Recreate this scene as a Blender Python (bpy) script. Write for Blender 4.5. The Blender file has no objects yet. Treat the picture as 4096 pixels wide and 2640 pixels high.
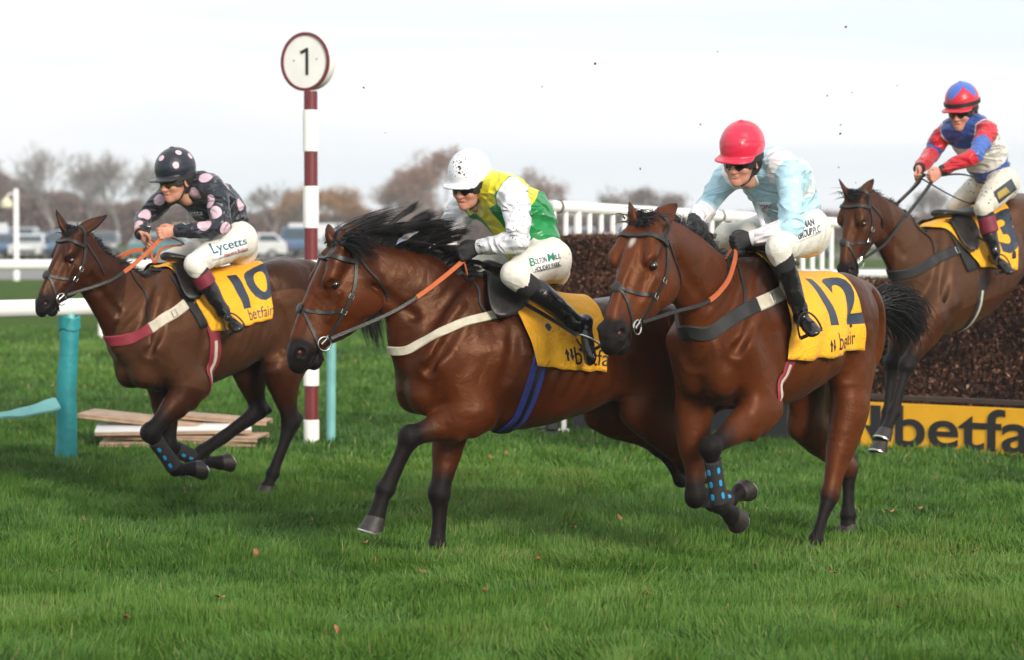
import bpy, math, random
import numpy as np
from mathutils import Vector, Matrix
from mathutils.bvhtree import BVHTree
R = math.radians
rng = np.random.default_rng(7)
random.seed(7)
SC = bpy.context.scene
COL = SC.collection

# ------------------------------------------------------------------ camera
CAMZ, FPX, PITCH = 1.8, 11660.0, R(2.02)
cd = bpy.data.cameras.new('camera')
cam = bpy.data.objects.new('camera', cd)
COL.objects.link(cam)
cam.location = (0, 0, CAMZ)
cam.rotation_euler = (R(90) - PITCH, 0, 0)
cd.sensor_width = 36.0
cd.lens = 36.0 * FPX / 4096.0
cd.clip_end = 3000.0
cd.dof.use_dof = True
cd.dof.focus_distance = 15.6
cd.dof.aperture_fstop = 3.2
SC.camera = cam

# ------------------------------------------------------------------ sky and sun (late winter afternoon, thin overcast)
SUN_EL = R(22)      # low afternoon sun behind thin cloud, from the right and behind the camera
w = bpy.data.worlds.new('World')
SC.world = w
w.use_nodes = True
nt = w.node_tree
nt.nodes.clear()
n_out = nt.nodes.new('ShaderNodeOutputWorld')
n_bg = nt.nodes.new('ShaderNodeBackground')
n_sky = nt.nodes.new('ShaderNodeTexSky')
n_sky.sky_type = 'NISHITA'
n_sky.sun_disc = False
n_sky.sun_elevation = SUN_EL
n_sky.altitude = 50
n_tc = nt.nodes.new('ShaderNodeTexCoord')
n_map = nt.nodes.new('ShaderNodeMapping')
n_map.inputs['Scale'].default_value = (2.2, 2.2, 26.0)
n_noise = nt.nodes.new('ShaderNodeTexNoise')
n_noise.inputs['Scale'].default_value = 1.3
n_noise.inputs['Detail'].default_value = 5.0
n_noise.inputs['Distortion'].default_value = 0.6
n_ramp = nt.nodes.new('ShaderNodeValToRGB')
n_ramp.color_ramp.elements[0].position = 0.36
n_ramp.color_ramp.elements[0].color = (0.0, 0.0, 0.0, 1)
n_ramp.color_ramp.elements[1].position = 0.58
n_ramp.color_ramp.elements[1].color = (1, 1, 1, 1)
n_mix = nt.nodes.new('ShaderNodeMix')
n_mix.data_type = 'RGBA'
n_mix.inputs['B'].default_value = (9.8, 9.82, 9.84, 1)
nt.links.new(n_tc.outputs['Generated'], n_map.inputs['Vector'])
nt.links.new(n_map.outputs['Vector'], n_noise.inputs['Vector'])
nt.links.new(n_noise.outputs['Fac'], n_ramp.inputs['Fac'])
nt.links.new(n_ramp.outputs['Color'], n_mix.inputs['Factor'])
n_pale = nt.nodes.new('ShaderNodeMix')          # thin high haze over the blue
n_pale.data_type = 'RGBA'
n_pale.inputs['Factor'].default_value = 0.86
n_pale.inputs['B'].default_value = (8.3, 9.2, 9.8, 1)
nt.links.new(n_sky.outputs['Color'], n_pale.inputs['A'])
nt.links.new(n_pale.outputs['Result'], n_mix.inputs['A'])
nt.links.new(n_mix.outputs['Result'], n_bg.inputs['Color'])
n_bg.inputs['Strength'].default_value = 0.102
nt.links.new(n_bg.outputs['Background'], n_out.inputs['Surface'])

sl = bpy.data.lights.new('sun', 'SUN')
sl.energy = 3.2
sl.angle = R(14)
sl.color = (1.0, 0.90, 0.78)
sun = bpy.data.objects.new('sun', sl)
COL.objects.link(sun)
SUN_FROM = Vector((math.sin(R(150)) * math.cos(SUN_EL), math.cos(R(150)) * math.cos(SUN_EL), math.sin(SUN_EL)))
sun.rotation_euler = SUN_FROM.to_track_quat('Z', 'Y').to_euler()
n_sky.sun_rotation = R(150)

SC.view_settings.view_transform = 'Standard'
SC.view_settings.look = 'None'
SC.view_settings.exposure = 0.30
SC.view_settings.gamma = 1.0

# ------------------------------------------------------------------ pixel <-> world helpers (4096 x 2640 photograph pixels)
_cp, _sp = math.cos(PITCH), math.sin(PITCH)
def ray(px, py):
    u, v = (px - 2048.0) / FPX, (1320.0 - py) / FPX
    return np.array([u, _cp + v * _sp, -_sp + v * _cp])
def at_depth(px, py, Y):
    d = ray(px, py)
    return np.array([0, 0, CAMZ]) + d * (Y / d[1])
def on_ground(px, py):
    d = ray(px, py)
    return np.array([0, 0, CAMZ]) + d * (-CAMZ / d[2])

# ------------------------------------------------------------------ materials
def new_mat(name):
    m = bpy.data.materials.new(name)
    m.use_nodes = True
    t = m.node_tree
    b = t.nodes['Principled BSDF']
    return m, t, b
def N(t, kind, **kw):
    n = t.nodes.new(kind)
    for k, v in kw.items():
        if k in n.inputs.keys():
            n.inputs[k].default_value = v
        else:
            setattr(n, k, v)
    return n
def L(t, a, b):
    t.links.new(a, b)
def mixc(t, fac, a, b):
    n = t.nodes.new('ShaderNodeMix')
    n.data_type = 'RGBA'
    for sock, v in (('Factor', fac), ('A', a), ('B', b)):
        if hasattr(v, 'is_linked') or hasattr(v, 'node'):
            t.links.new(v, n.inputs[sock])
        elif sock == 'Factor':
            n.inputs[sock].default_value = v
        else:
            n.inputs[sock].default_value = (*v[:3], 1)
    return n.outputs['Result']
def mth(t, op, a, b=None, c=None):
    n = t.nodes.new('ShaderNodeMath')
    n.operation = op
    for i, v in enumerate((a, b, c)):
        if v is None:
            continue
        if hasattr(v, 'node'):
            t.links.new(v, n.inputs[i])
        else:
            n.inputs[i].default_value = v
    return n.outputs[0]
def ramp(t, fac, stops):
    n = t.nodes.new('ShaderNodeValToRGB')
    e = n.color_ramp.elements
    while len(e) < len(stops):
        e.new(0.5)
    for i, (p, c) in enumerate(stops):
        e[i].position = p
        e[i].color = (*c[:3], 1) if hasattr(c, '__len__') else (c, c, c, 1)
    t.links.new(fac, n.inputs['Fac'])
    return n.outputs['Color']
def noise(t, scale, detail=3.0, rough=0.55, dist=0.0, vec=None, mapscale=None):
    n = N(t, 'ShaderNodeTexNoise', Scale=scale, Detail=detail, Roughness=rough, Distortion=dist)
    if vec is None:
        vec = t.nodes.new('ShaderNodeTexCoord').outputs['Object']
    if mapscale is not None:
        mp = t.nodes.new('ShaderNodeMapping')
        mp.inputs['Scale'].default_value = mapscale
        t.links.new(vec, mp.inputs['Vector'])
        vec = mp.outputs['Vector']
    t.links.new(vec, n.inputs['Vector'])
    return n.outputs['Fac']
def bump(t, b, h, strength=0.3, dist=0.01):
    n = t.nodes.new('ShaderNodeBump')
    n.inputs['Strength'].default_value = strength
    n.inputs['Distance'].default_value = dist
    t.links.new(h, n.inputs['Height'])
    t.links.new(n.outputs['Normal'], b.inputs['Normal'])
def attr(t, name):
    n = t.nodes.new('ShaderNodeAttribute')
    n.attribute_name = name
    return n
def simple_mat(name, col, rough=0.5, var=0.15, vscale=8.0, bumps=0.0, bscale=60.0, metal=0.0, spec=0.5, dirt=None, sheen=0.0, coat=0.0):
    m, t, b = new_mat(name)
    f = noise(t, vscale, 4.0)
    lo = tuple(c * (1 - var) for c in col)
    hi = tuple(min(1, c * (1 + var)) for c in col)
    c = ramp(t, f, [(0.3, lo), (0.7, hi)])
    if dirt:
        dc, amt, dsc = dirt
        dm = ramp(t, noise(t, dsc, 6.0, 0.65), [(1 - amt - 0.06, 0), (1 - amt + 0.06, 1)])
        c = mixc(t, dm, c, dc)
    L(t, c, b.inputs['Base Color'])
    b.inputs['Roughness'].default_value = rough
    b.inputs['Metallic'].default_value = metal
    b.inputs['Specular IOR Level'].default_value = spec
    b.inputs['Sheen Weight'].default_value = sheen
    b.inputs['Coat Weight'].default_value = coat
    if bumps:
        bump(t, b, noise(t, bscale, 5.0), bumps, 0.01)
    return m

# ------------------------------------------------------------------ object helpers
def tag(o, label=None, cat=None, group=None, kind=None):
    if label: o['label'] = label
    if cat: o['category'] = cat
    if group: o['group'] = group
    if kind: o['kind'] = kind
    return o
def empty(name, loc=(0, 0, 0), rz=0.0, label=None, cat=None, group=None):
    o = bpy.data.objects.new(name, None)
    COL.objects.link(o)
    o.location = loc
    o.rotation_euler = (0, 0, rz)
    o.empty_display_size = 0.1
    return tag(o, label, cat, group)
def add_mesh(name, V, F, mat=None, parent=None, smooth=True, attrs=None):
    me = bpy.data.meshes.new(name)
    V = np.asarray(V, dtype=np.float32)
    if isinstance(F, np.ndarray):
        k = F.shape[1]
        me.vertices.add(len(V)); me.vertices.foreach_set('co', V.ravel())
        me.loops.add(F.size); me.loops.foreach_set('vertex_index', F.astype(np.int32).ravel())
        me.polygons.add(len(F))
        me.polygons.foreach_set('loop_start', np.arange(0, F.size, k, dtype=np.int32))
        me.update(calc_edges=True)
    else:
        me.from_pydata([tuple(map(float, v)) for v in V], [], F)
        me.update()
    if smooth:
        me.polygons.foreach_set('use_smooth', np.ones(len(me.polygons), dtype=bool))
    if attrs:
        for k, a in attrs.items():
            at = me.attributes.new(k, 'FLOAT', 'POINT')
            at.data.foreach_set('value', np.asarray(a, dtype=np.float32).ravel())
    if mat:
        me.materials.append(mat)
    o = bpy.data.objects.new(name, me)
    COL.objects.link(o)
    if parent:
        o.parent = parent
    return o
class MB:
    """collects shapes into one mesh"""
    def __init__(s): s.V, s.F, s.n = [], [], 0
    def add(s, V, F):
        V = [tuple(map(float, v)) for v in V]
        s.V += V
        s.F += [tuple(i + s.n for i in f) for f in F]
        s.n += len(V)
        return s
    def box(s, c, size, rot=None, bev=0.0):
        x, y, z = (d / 2 for d in size)
        if bev:
            k = bev
            prof = [(-x + k, -y), (x - k, -y), (x, -y + k), (x, y - k), (x - k, y), (-x + k, y), (-x, y - k), (-x, -y + k)]
            inn = [(px * (x - k) / x, py * (y - k) / y) for px, py in prof]
            rings = [(inn, -z), (prof, -z + k), (prof, z - k), (inn, z)]
            V = [(px, py, zz) for pr, zz in rings for px, py in pr]
            F = [tuple(range(7, -1, -1)), tuple(range(24, 32))]
            for r in range(3):
                for i in range(8):
                    F.append((r * 8 + i, r * 8 + (i + 1) % 8, r * 8 + 8 + (i + 1) % 8, r * 8 + 8 + i))
        else:
            V = [(-x, -y, -z), (x, -y, -z), (x, y, -z), (-x, y, -z), (-x, -y, z), (x, -y, z), (x, y, z), (-x, y, z)]
            F = [(3, 2, 1, 0), (4, 5, 6, 7), (0, 1, 5, 4), (1, 2, 6, 5), (2, 3, 7, 6), (3, 0, 4, 7)]
        M = rot if rot is not None else Matrix.Identity(3)
        return s.add([M @ Vector(v) + Vector(c) for v in V], F)
    def tube(s, pts, rad, n=10, cap=True, flat=None, up=None):
        """swept tube; flat = (width, thickness) makes a strap, up = list of normals"""
        P = [Vector(p) for p in pts]
        m = len(P)
        rad = [rad] * m if not hasattr(rad, '__len__') else list(rad)
        V, F = [], []
        prev = None
        for i in range(m):
            d = (P[min(i + 1, m - 1)] - P[max(i - 1, 0)])
            d = d.normalized() if d.length > 1e-9 else Vector((0, 0, 1))
            if up is not None:
                u = Vector(up[i] if hasattr(up[0], '__len__') else up)
            else:
                u = prev if prev is not None else (Vector((0, 0, 1)) if abs(d.z) < 0.9 else Vector((1, 0, 0)))
            u = (u - d * u.dot(d))
            u = u.normalized() if u.length > 1e-6 else d.orthogonal().normalized()
            prev = u
            wv = d.cross(u)
            for k in range(n):
                a = 2 * math.pi * k / n
                V.append(P[i] + (wv * math.cos(a) + u * math.sin(a)) * rad[i])
        for i in range(m - 1):
            for k in range(n):
                F.append((i * n + k, i * n + (k + 1) % n, (i + 1) * n + (k + 1) % n, (i + 1) * n + k))
        if cap:
            F.append(tuple(range(n - 1, -1, -1)))
            F.append(tuple((m - 1) * n + k for k in range(n)))
        return s.add(V, F)
    def strap(s, pts, nrm, width, thick):
        P = [Vector(p) for p in pts]
        m = len(P)
        V, F = [], []
        for i in range(m):
            d = (P[min(i + 1, m - 1)] - P[max(i - 1, 0)])
            d = d.normalized() if d.length > 1e-9 else Vector((0, 0, 1))
            u = Vector(nrm[i])
            u = u - d * u.dot(d)
            u = u.normalized() if u.length > 1e-6 else d.orthogonal().normalized()
            wv = d.cross(u)
            ww = width[i] if hasattr(width, '__len__') else width
            for a, b in ((-.5, 0), (-.42, 1), (.42, 1), (.5, 0), (.5, -.4), (-.5, -.4)):
                V.append(P[i] + wv * a * ww + u * b * thick)
        for i in range(m - 1):
            for k in range(6):
                F.append((i * 6 + k, i * 6 + (k + 1) % 6, (i + 1) * 6 + (k + 1) % 6, (i + 1) * 6 + k))
        F.append(tuple(range(5, -1, -1)))
        F.append(tuple((m - 1) * 6 + k for k in range(6)))
        return s.add(V, F)
    def lathe(s, c, prof, n=24, axis='z', M=None):
        V, F = [], []
        for r, h in prof:
            for k in range(n):
                a = 2 * math.pi * k / n
                v = Vector((r * math.cos(a), r * math.sin(a), h))
                if M is not None: v = M @ v
                V.append(v + Vector(c))
        m = len(prof)
        for i in range(m - 1):
            for k in range(n):
                F.append((i * n + k, i * n + (k + 1) % n, (i + 1) * n + (k + 1) % n, (i + 1) * n + k))
        F.append(tuple(range(n - 1, -1, -1)))
        F.append(tuple((m - 1) * n + k for k in range(n)))
        return s.add(V, F)
    def build(s, name, mat=None, parent=None, smooth=True):
        o = add_mesh(name, s.V, s.F, mat, parent, smooth)
        if smooth:
            fs = o.data
            try:
                fs.set_sharp_from_angle(angle=R(40))
            except Exception:
                pass
        return o
def cr(pts, n):
    """Catmull-Rom resample of rows (any dimension) to n rows, chord-length parameter"""
    P = np.asarray(pts, dtype=float)
    if len(P) == 2:
        t = np.linspace(0, 1, n)[:, None]
        return P[0] * (1 - t) + P[1] * t
    dl = np.linalg.norm(np.diff(P[:, :3], axis=0), axis=1) if P.shape[1] >= 3 else np.ones(len(P) - 1)
    T = np.concatenate([[0], np.cumsum(np.maximum(dl, 1e-6) ** 0.5)])
    out = []
    for t in np.linspace(0, T[-1], n):
        i = int(np.clip(np.searchsorted(T, t, side='right') - 1, 0, len(P) - 2))
        h = T[i + 1] - T[i]
        u = (t - T[i]) / h
        m0 = (P[i + 1] - P[i - 1]) / (T[i + 1] - T[i - 1]) * h if i > 0 else (P[1] - P[0])
        m1 = (P[i + 2] - P[i]) / (T[i + 2] - T[i]) * h if i + 2 < len(P) else (P[i + 1] - P[i])
        out.append((2*u**3 - 3*u**2 + 1) * P[i] + (u**3 - 2*u**2 + u) * m0 + (-2*u**3 + 3*u**2) * P[i+1] + (u**3 - u**2) * m1)
    return np.array(out)

# ------------------------------------------------------------------ implicit modelling: smooth unions of tapered elliptic tubes, meshed with surface nets
def _n(v):
    v = np.asarray(v, dtype=float)
    return v / (np.linalg.norm(v) + 1e-12)
def value_noise(P, scale, seed=0):
    q = P * scale
    i = np.floor(q).astype(np.int64)
    f = q - i
    f = f * f * (3 - 2 * f)
    def h(ix, iy, iz):
        n = (ix * 374761393 + iy * 668265263 + iz * 2147483647 + seed * 1274126177) & 0xffffffff
        n = ((n ^ (n >> 13)) * 1274126177) & 0xffffffff
        return ((n ^ (n >> 16)) & 0xffff) / 65535.0
    r = 0
    for dx in (0, 1):
        for dy in (0, 1):
            for dz in (0, 1):
                wgt = (f[:, 0] if dx else 1 - f[:, 0]) * (f[:, 1] if dy else 1 - f[:, 1]) * (f[:, 2] if dz else 1 - f[:, 2])
                r = r + wgt * h(i[:, 0] + dx, i[:, 1] + dy, i[:, 2] + dz)
    return r * 2 - 1
class Sdf:
    def __init__(s):
        s.pr = []
        s.post = []
    def _add(s, fn, lo, hi, k, sub, val):
        s.pr.append((fn, np.asarray(lo) - 0.13, np.asarray(hi) + 0.13, k, sub, val))
    def tube(s, pts, k=0.03, W=(0, 1, 0), n=None, sub=False, val=None):
        """pts rows: x, y, z, rw (along W), ru (across)[, val]"""
        P = np.asarray(pts, dtype=float)
        if n is None:
            n = max(2, (len(P) - 1) * 4 + 1) if len(P) > 2 else 2
        P = cr(P, n)
        P[:, 3:5] = np.maximum(P[:, 3:5], 0.001)
        W = np.asarray(W, dtype=float)
        segs = []
        for a, b in zip(P[:-1], P[1:]):
            ax = b[:3] - a[:3]
            l2 = ax @ ax + 1e-12
            ax1 = ax / math.sqrt(l2)
            w_ = W - ax1 * (W @ ax1)
            if np.linalg.norm(w_) < 0.05:
                w_ = np.cross(ax1, (1, 0, 0)) if abs(ax1[0]) < .9 else np.cross(ax1, (0, 0, 1))
            w_ = _n(w_)
            u_ = np.cross(ax1, w_)
            segs.append((a, b, ax, l2, ax1, w_, u_))
        has = P.shape[1] > 5
        def fn(Q):
            best = np.full(len(Q), 1e3)
            bv = np.zeros(len(Q)) if has else None
            for a, b, ax, l2, ax1, w_, u_ in segs:
                q = Q - a[:3]
                t = np.clip(q @ ax / l2, 0, 1)
                q = q - t[:, None] * ax
                rw = a[3] + (b[3] - a[3]) * t
                ru = a[4] + (b[4] - a[4]) * t
                rm = np.minimum(rw, ru)
                x, y, z = q @ w_, q @ u_, q @ ax1
                k0 = np.sqrt((x / rw) ** 2 + (y / ru) ** 2 + (z / rm) ** 2)
                k1 = np.sqrt((x / rw ** 2) ** 2 + (y / ru ** 2) ** 2 + (z / rm ** 2) ** 2) + 1e-9
                d = np.where(k0 < 0.3, (k0 - 1) * rm, k0 * (k0 - 1) / k1)
                if has:
                    m = d < best
                    bv[m] = (a[5] + (b[5] - a[5]) * t)[m]
                best = np.minimum(best, d)
            return best, bv
        rm = P[:, 3:5].max(axis=1)[:, None]
        s._add(fn, (P[:, :3] - rm).min(0), (P[:, :3] + rm).max(0), k, sub, None if has else val)
        return s
    def ell(s, c, r, A=None, k=0.03, sub=False, val=None):
        c = np.asarray(c, dtype=float); r = np.asarray(r, dtype=float)
        A = np.eye(3) if A is None else np.array([_n(v) for v in A])
        def fn(Q):
            q = (Q - c) @ A.T
            k0 = np.sqrt(((q / r) ** 2).sum(1))
            k1 = np.sqrt(((q / r ** 2) ** 2).sum(1)) + 1e-9
            return np.where(k0 < 0.3, (k0 - 1) * r.min(), k0 * (k0 - 1) / k1), None
        m = r.max()
        s._add(fn, c - m, c + m, k, sub, val)
        return s
    def raw(s, fn, lo, hi, k=0.03, sub=False, val=None):
        s._add(lambda Q: (fn(Q), None), lo, hi, k, sub, val)
        return s
    def ev(s, Q, want_val=False):
        d = np.full(len(Q), 1.0)
        wsum = np.full(len(Q), 1e-12); vsum = np.zeros(len(Q))
        for fn, lo, hi, k, sub, val in s.pr:
            m = ((Q > lo) & (Q < hi)).all(1)
            if not m.any():
                continue
            q = Q[m]
            e, v = fn(q)
            dm = d[m]
            if sub:
                h = np.maximum(k - np.abs(dm + e), 0) / k
                d[m] = np.maximum(dm, -e) + h * h * k * 0.25
            else:
                h = np.maximum(k - np.abs(dm - e), 0) / k
                d[m] = np.minimum(dm, e) - h * h * k * 0.25
                if want_val:
                    vv = v if v is not None else val
                    if vv is not None:
                        ww = np.exp(-np.clip(e, -0.02, 0.5) / 0.012)
                        wsum[m] += ww; vsum[m] += ww * vv
        for f in s.post:
            d = d + f(Q)
        return (d, vsum / wsum) if want_val else d
    def mesh(s, vox=0.01, smooth=1):
        lo = np.min([p[1] for p in s.pr if not p[4]], axis=0) + 0.10
        hi = np.max([p[2] for p in s.pr if not p[4]], axis=0) - 0.10
        B = 8
        nb = np.ceil((hi - lo) / (vox * B)).astype(int) + 1
        n = nb * B
        ci = np.stack(np.meshgrid(*[np.arange(k) for k in nb], indexing='ij'), -1).reshape(-1, 3)
        ctr = lo + (ci * B + (B - 1) / 2) * vox
        dc = s.ev(ctr)
        D = np.empty(n, dtype=np.float32)
        D.reshape(nb[0], B, nb[1], B, nb[2], B)[:] = dc.reshape(nb[0], 1, nb[1], 1, nb[2], 1)
        act = np.abs(dc) < vox * B * 0.87 * 1.35 + 0.02
        off = np.stack(np.meshgrid(*[np.arange(B)] * 3, indexing='ij'), -1).reshape(-1, 3)
        ca = ci[act]
        for j in range(0, len(ca), 400):
            idx = (ca[j:j + 400, None, :] * B + off[None]).reshape(-1, 3)
            D[idx[:, 0], idx[:, 1], idx[:, 2]] = s.ev(lo + idx * vox)
        V, F = surface_nets(D)
        V = lo + V * vox
        for _ in range(smooth):
            V = lap(V, F, 0.5)
        return V, F
def lap(V, F, lam):
    acc = np.zeros_like(V); cnt = np.zeros(len(V))
    for a in range(4):
        for b in ((a + 1) % 4, (a + 3) % 4):
            np.add.at(acc, F[:, a], V[F[:, b]])
            np.add.at(cnt, F[:, a], 1)
    return V + lam * (acc / np.maximum(cnt, 1)[:, None] - V) * (cnt > 0)[:, None]
def surface_nets(D):
    S = D < 0
    nx, ny, nz = D.shape
    c = np.zeros((nx - 1, ny - 1, nz - 1), dtype=np.int8)
    for dx in (0, 1):
        for dy in (0, 1):
            for dz in (0, 1):
                c += S[dx:nx - 1 + dx, dy:ny - 1 + dy, dz:nz - 1 + dz]
    cell = np.argwhere((c > 0) & (c < 8))
    idx = np.full(c.shape, -1, dtype=np.int32)
    idx[cell[:, 0], cell[:, 1], cell[:, 2]] = np.arange(len(cell))
    acc = np.zeros((len(cell), 3)); cnt = np.zeros(len(cell))
    cor = [(dx, dy, dz) for dx in (0, 1) for dy in (0, 1) for dz in (0, 1)]
    for a in cor:
        for ax in range(3):
            if a[ax]: continue
            b = list(a); b[ax] = 1
            da = D[cell[:, 0] + a[0], cell[:, 1] + a[1], cell[:, 2] + a[2]]
            db = D[cell[:, 0] + b[0], cell[:, 1] + b[1], cell[:, 2] + b[2]]
            m = (da < 0) != (db < 0)
            t = da[m] / (da[m] - db[m])
            p = np.tile(np.array(a, float), (m.sum(), 1)); p[:, ax] = t
            acc[m] += p; cnt[m] += 1
    V = cell + acc / cnt[:, None]
    quads = []
    for ax in range(3):
        u, v = (ax + 1) % 3, (ax + 2) % 3
        sl0 = [slice(None)] * 3; sl1 = [slice(None)] * 3
        sl0[ax] = slice(0, -1); sl1[ax] = slice(1, None)
        A, Bs = S[tuple(sl0)], S[tuple(sl1)]
        e = np.argwhere(A != Bs)
        e = e[(e[:, u] > 0) & (e[:, v] > 0) & (e[:, u] < D.shape[u] - 1) & (e[:, v] < D.shape[v] - 1)]
        flip = ~A[e[:, 0], e[:, 1], e[:, 2]]
        def g(du, dv):
            q = e.copy(); q[:, u] += du; q[:, v] += dv
            return idx[q[:, 0], q[:, 1], q[:, 2]]
        Q = np.stack([g(-1, -1), g(0, -1), g(0, 0), g(-1, 0)], 1)
        Q[flip] = Q[flip][:, ::-1]
        quads.append(Q)
    F = np.concatenate(quads)
    F = F[(F >= 0).all(1)]
    return V, F
def decimate_islands(V, F):
    return V, F
def bvh_of(V, F):
    return BVHTree.FromPolygons([tuple(v) for v in V], [tuple(f) for f in F])
M = {}

def dbg(*a):
    pass
# ------------------------------------------------------------------ ground
def hgt(x, y):
    """gentle unevenness of the turf"""
    return .012 * np.sin(x * 2.1 + 1.3 * np.sin(y * .9)) * np.sin(y * 1.7 + x * .6) + .008 * np.sin(x * 5.3 + y * 3.1)
def grass_ground():
    m, t, b = new_mat('turf')
    f1 = noise(t, .35, 3.0); f2 = noise(t, 2.2, 4.0, .6); f3 = noise(t, 30.0, 3.0, .7)
    c1 = ramp(t, f1, [(.3, (.052, .105, .012)), (.7, (.090, .160, .022))])
    c2 = ramp(t, f2, [(.3, (.042, .090, .010)), (.7, (.092, .165, .024))])
    c = mixc(t, .5, c1, c2)
    c = mixc(t, mth(t, 'MULTIPLY', f3, .45), c, (.018, .036, .006))
    L(t, c, b.inputs['Base Color'])
    b.inputs['Roughness'].default_value = 1.0
    b.inputs['Specular IOR Level'].default_value = 0.05
    bump(t, b, mth(t, 'ADD', f3, mth(t, 'MULTIPLY', noise(t, 9.0, 3.0), 1.5)), .8, .06)
    return m
gx = np.concatenate([np.linspace(-700, -14, 14), np.linspace(-12, 12, 97), np.linspace(14, 700, 14)])
gy = np.concatenate([np.linspace(-30, 8, 5), np.linspace(9, 42, 133), np.geomspace(44, 1500, 24)])
XX, YY = np.meshgrid(gx, gy, indexing='ij')
ZZ = hgt(XX, YY) * np.clip((60 - YY) / 20, 0, 1) * (np.abs(XX) < 13)
gi = np.arange(XX.size).reshape(XX.shape)
add_o = add_mesh('ground', np.stack([XX, YY, ZZ], -1).reshape(-1, 3), np.stack([gi[:-1, :-1], gi[1:, :-1], gi[1:, 1:], gi[:-1, 1:]], -1).reshape(-1, 4), grass_ground())
tag(add_o, kind='structure')

def blade_mat():
    m, t, b = new_mat('grass_blades')
    at = attr(t, 'tint').outputs['Fac']
    hp = attr(t, 'along').outputs['Fac']
    c = ramp(t, at, [(0, (.014, .046, .006)), (.40, (.040, .112, .010)), (.75, (.076, .168, .019)), (.93, (.120, .175, .040)), (1.0, (.24, .20, .08))])
    c = mixc(t, mth(t, 'MULTIPLY', hp, .26), c, (.090, .190, .024))
    L(t, c, b.inputs['Base Color'])
    b.inputs['Roughness'].default_value = .55
    b.inputs['Specular IOR Level'].default_value = .25
    b.inputs['Transmission Weight'].default_value = 0.0
    return m
def blades(n, y0, y1, wmul, lmul, seed, power=1.0):
    r = np.random.default_rng(seed)
    u = r.random(n)
    y = y0 + (y1 - y0) * u ** power
    x = (r.random(n) * 2 - 1) * (y * .186 + .9)
    P2 = np.stack([x, y, np.zeros(n)], 1)
    cl = value_noise(P2, 2.3, 21) * .5 + value_noise(P2, .8, 22) * .35 + value_noise(P2, 7.0, 23) * .45
    keep = r.random(n) < np.clip(.72 + cl * .55, .25, 1)
    x, y, cl = x[keep], y[keep], cl[keep]; n = len(x)
    z = hgt(x, y) - .004
    ln = (.050 + .024 * r.random(n) + .026 * np.clip(cl, -.6, 1)) * lmul * (1 + .25 * r.normal(size=n))
    ln = np.clip(ln, .02, .19)
    # tufts lean together
    P3 = np.stack([x, y, np.zeros(n)], 1)
    la = value_noise(P3, 3.1, 31) * 3.2 + value_noise(P3, .9, 32) * 3.0 + r.normal(size=n) * .9
    lean = np.clip(.32 + .32 * value_noise(P3, 4.0, 33) + .25 * r.normal(size=n), .05, 1.3)
    dx, dy = np.cos(la) * lean, np.sin(la) * lean
    wa = r.random(n) * math.pi
    wd = (.0019 + .0014 * r.random(n)) * wmul
    wx, wy = np.cos(wa) * wd, np.sin(wa) * wd * .6
    V = np.zeros((n, 6, 3), dtype=np.float32)
    for k, (s, ww) in enumerate(((0, 1.0), (.55, .85), (1.0, .12))):
        cx = x + dx * ln * s ** 1.7; cy = y + dy * ln * s ** 1.7
        cz = z + ln * (s - .28 * lean * s ** 2)
        V[:, 2 * k, 0] = cx - wx * ww; V[:, 2 * k, 1] = cy - wy * ww; V[:, 2 * k, 2] = cz
        V[:, 2 * k + 1, 0] = cx + wx * ww; V[:, 2 * k + 1, 1] = cy + wy * ww; V[:, 2 * k + 1, 2] = cz
    i = np.arange(n)[:, None] * 6
    F = np.concatenate([i + np.array([[0, 1, 3, 2]]), i + np.array([[2, 3, 5, 4]])])
    tint = np.clip(.42 + .42 * cl + .34 * value_noise(P3, .45, 41) + .13 * r.normal(size=n), 0, .92)
    tint = np.where(r.random(n) < .025, .98, tint)
    return V.reshape(-1, 3), F, np.repeat(tint, 6), np.tile(np.array([0, 0, .5, .5, 1, 1]), n)
GV, GF, GT, GA = [], [], [], []
base = 0
NB = 1.65
for args in ((int(230000 * NB), 11.0, 15.5, 1.25, 1.0, 1, 1.0), (int(190000 * NB), 15.0, 21.0, 1.6, 1.05, 2, 1.0), (int(110000 * NB), 20.5, 30.0, 2.4, 1.0, 3, 1.1), (int(60000 * NB), 29.0, 52.0, 4.5, 1.0, 4, 1.2)):
    v, f, tt_, aa_ = blades(*args)
    GV.append(v); GF.append(f + base); GT.append(tt_); GA.append(aa_); base += len(v)
go_ = add_mesh('grass', np.concatenate(GV), np.concatenate(GF), blade_mat(), None, True, {'tint': np.concatenate(GT), 'along': np.concatenate(GA)})
tag(go_, 'dense green winter turf with uneven tufts', 'grass', kind='stuff')
del GV, GF, GT, GA

path_m = simple_mat('car_park_gravel', (.20, .19, .18), .95, .15, .8, .3, 6)
tag(add_mesh('path', [(-400, 100, .004), (400, 100, .004), (400, 126, .004), (-400, 126, .004)], [(0, 1, 2, 3)], path_m), kind='structure')
tag(add_mesh('car_park', [(-400, 165, .004), (400, 165, .004), (400, 205, .004), (-400, 205, .004)], [(0, 1, 2, 3)], simple_mat('car_park_turf', (.10, .10, .06), .95, .2, .3)), kind='structure')

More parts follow.
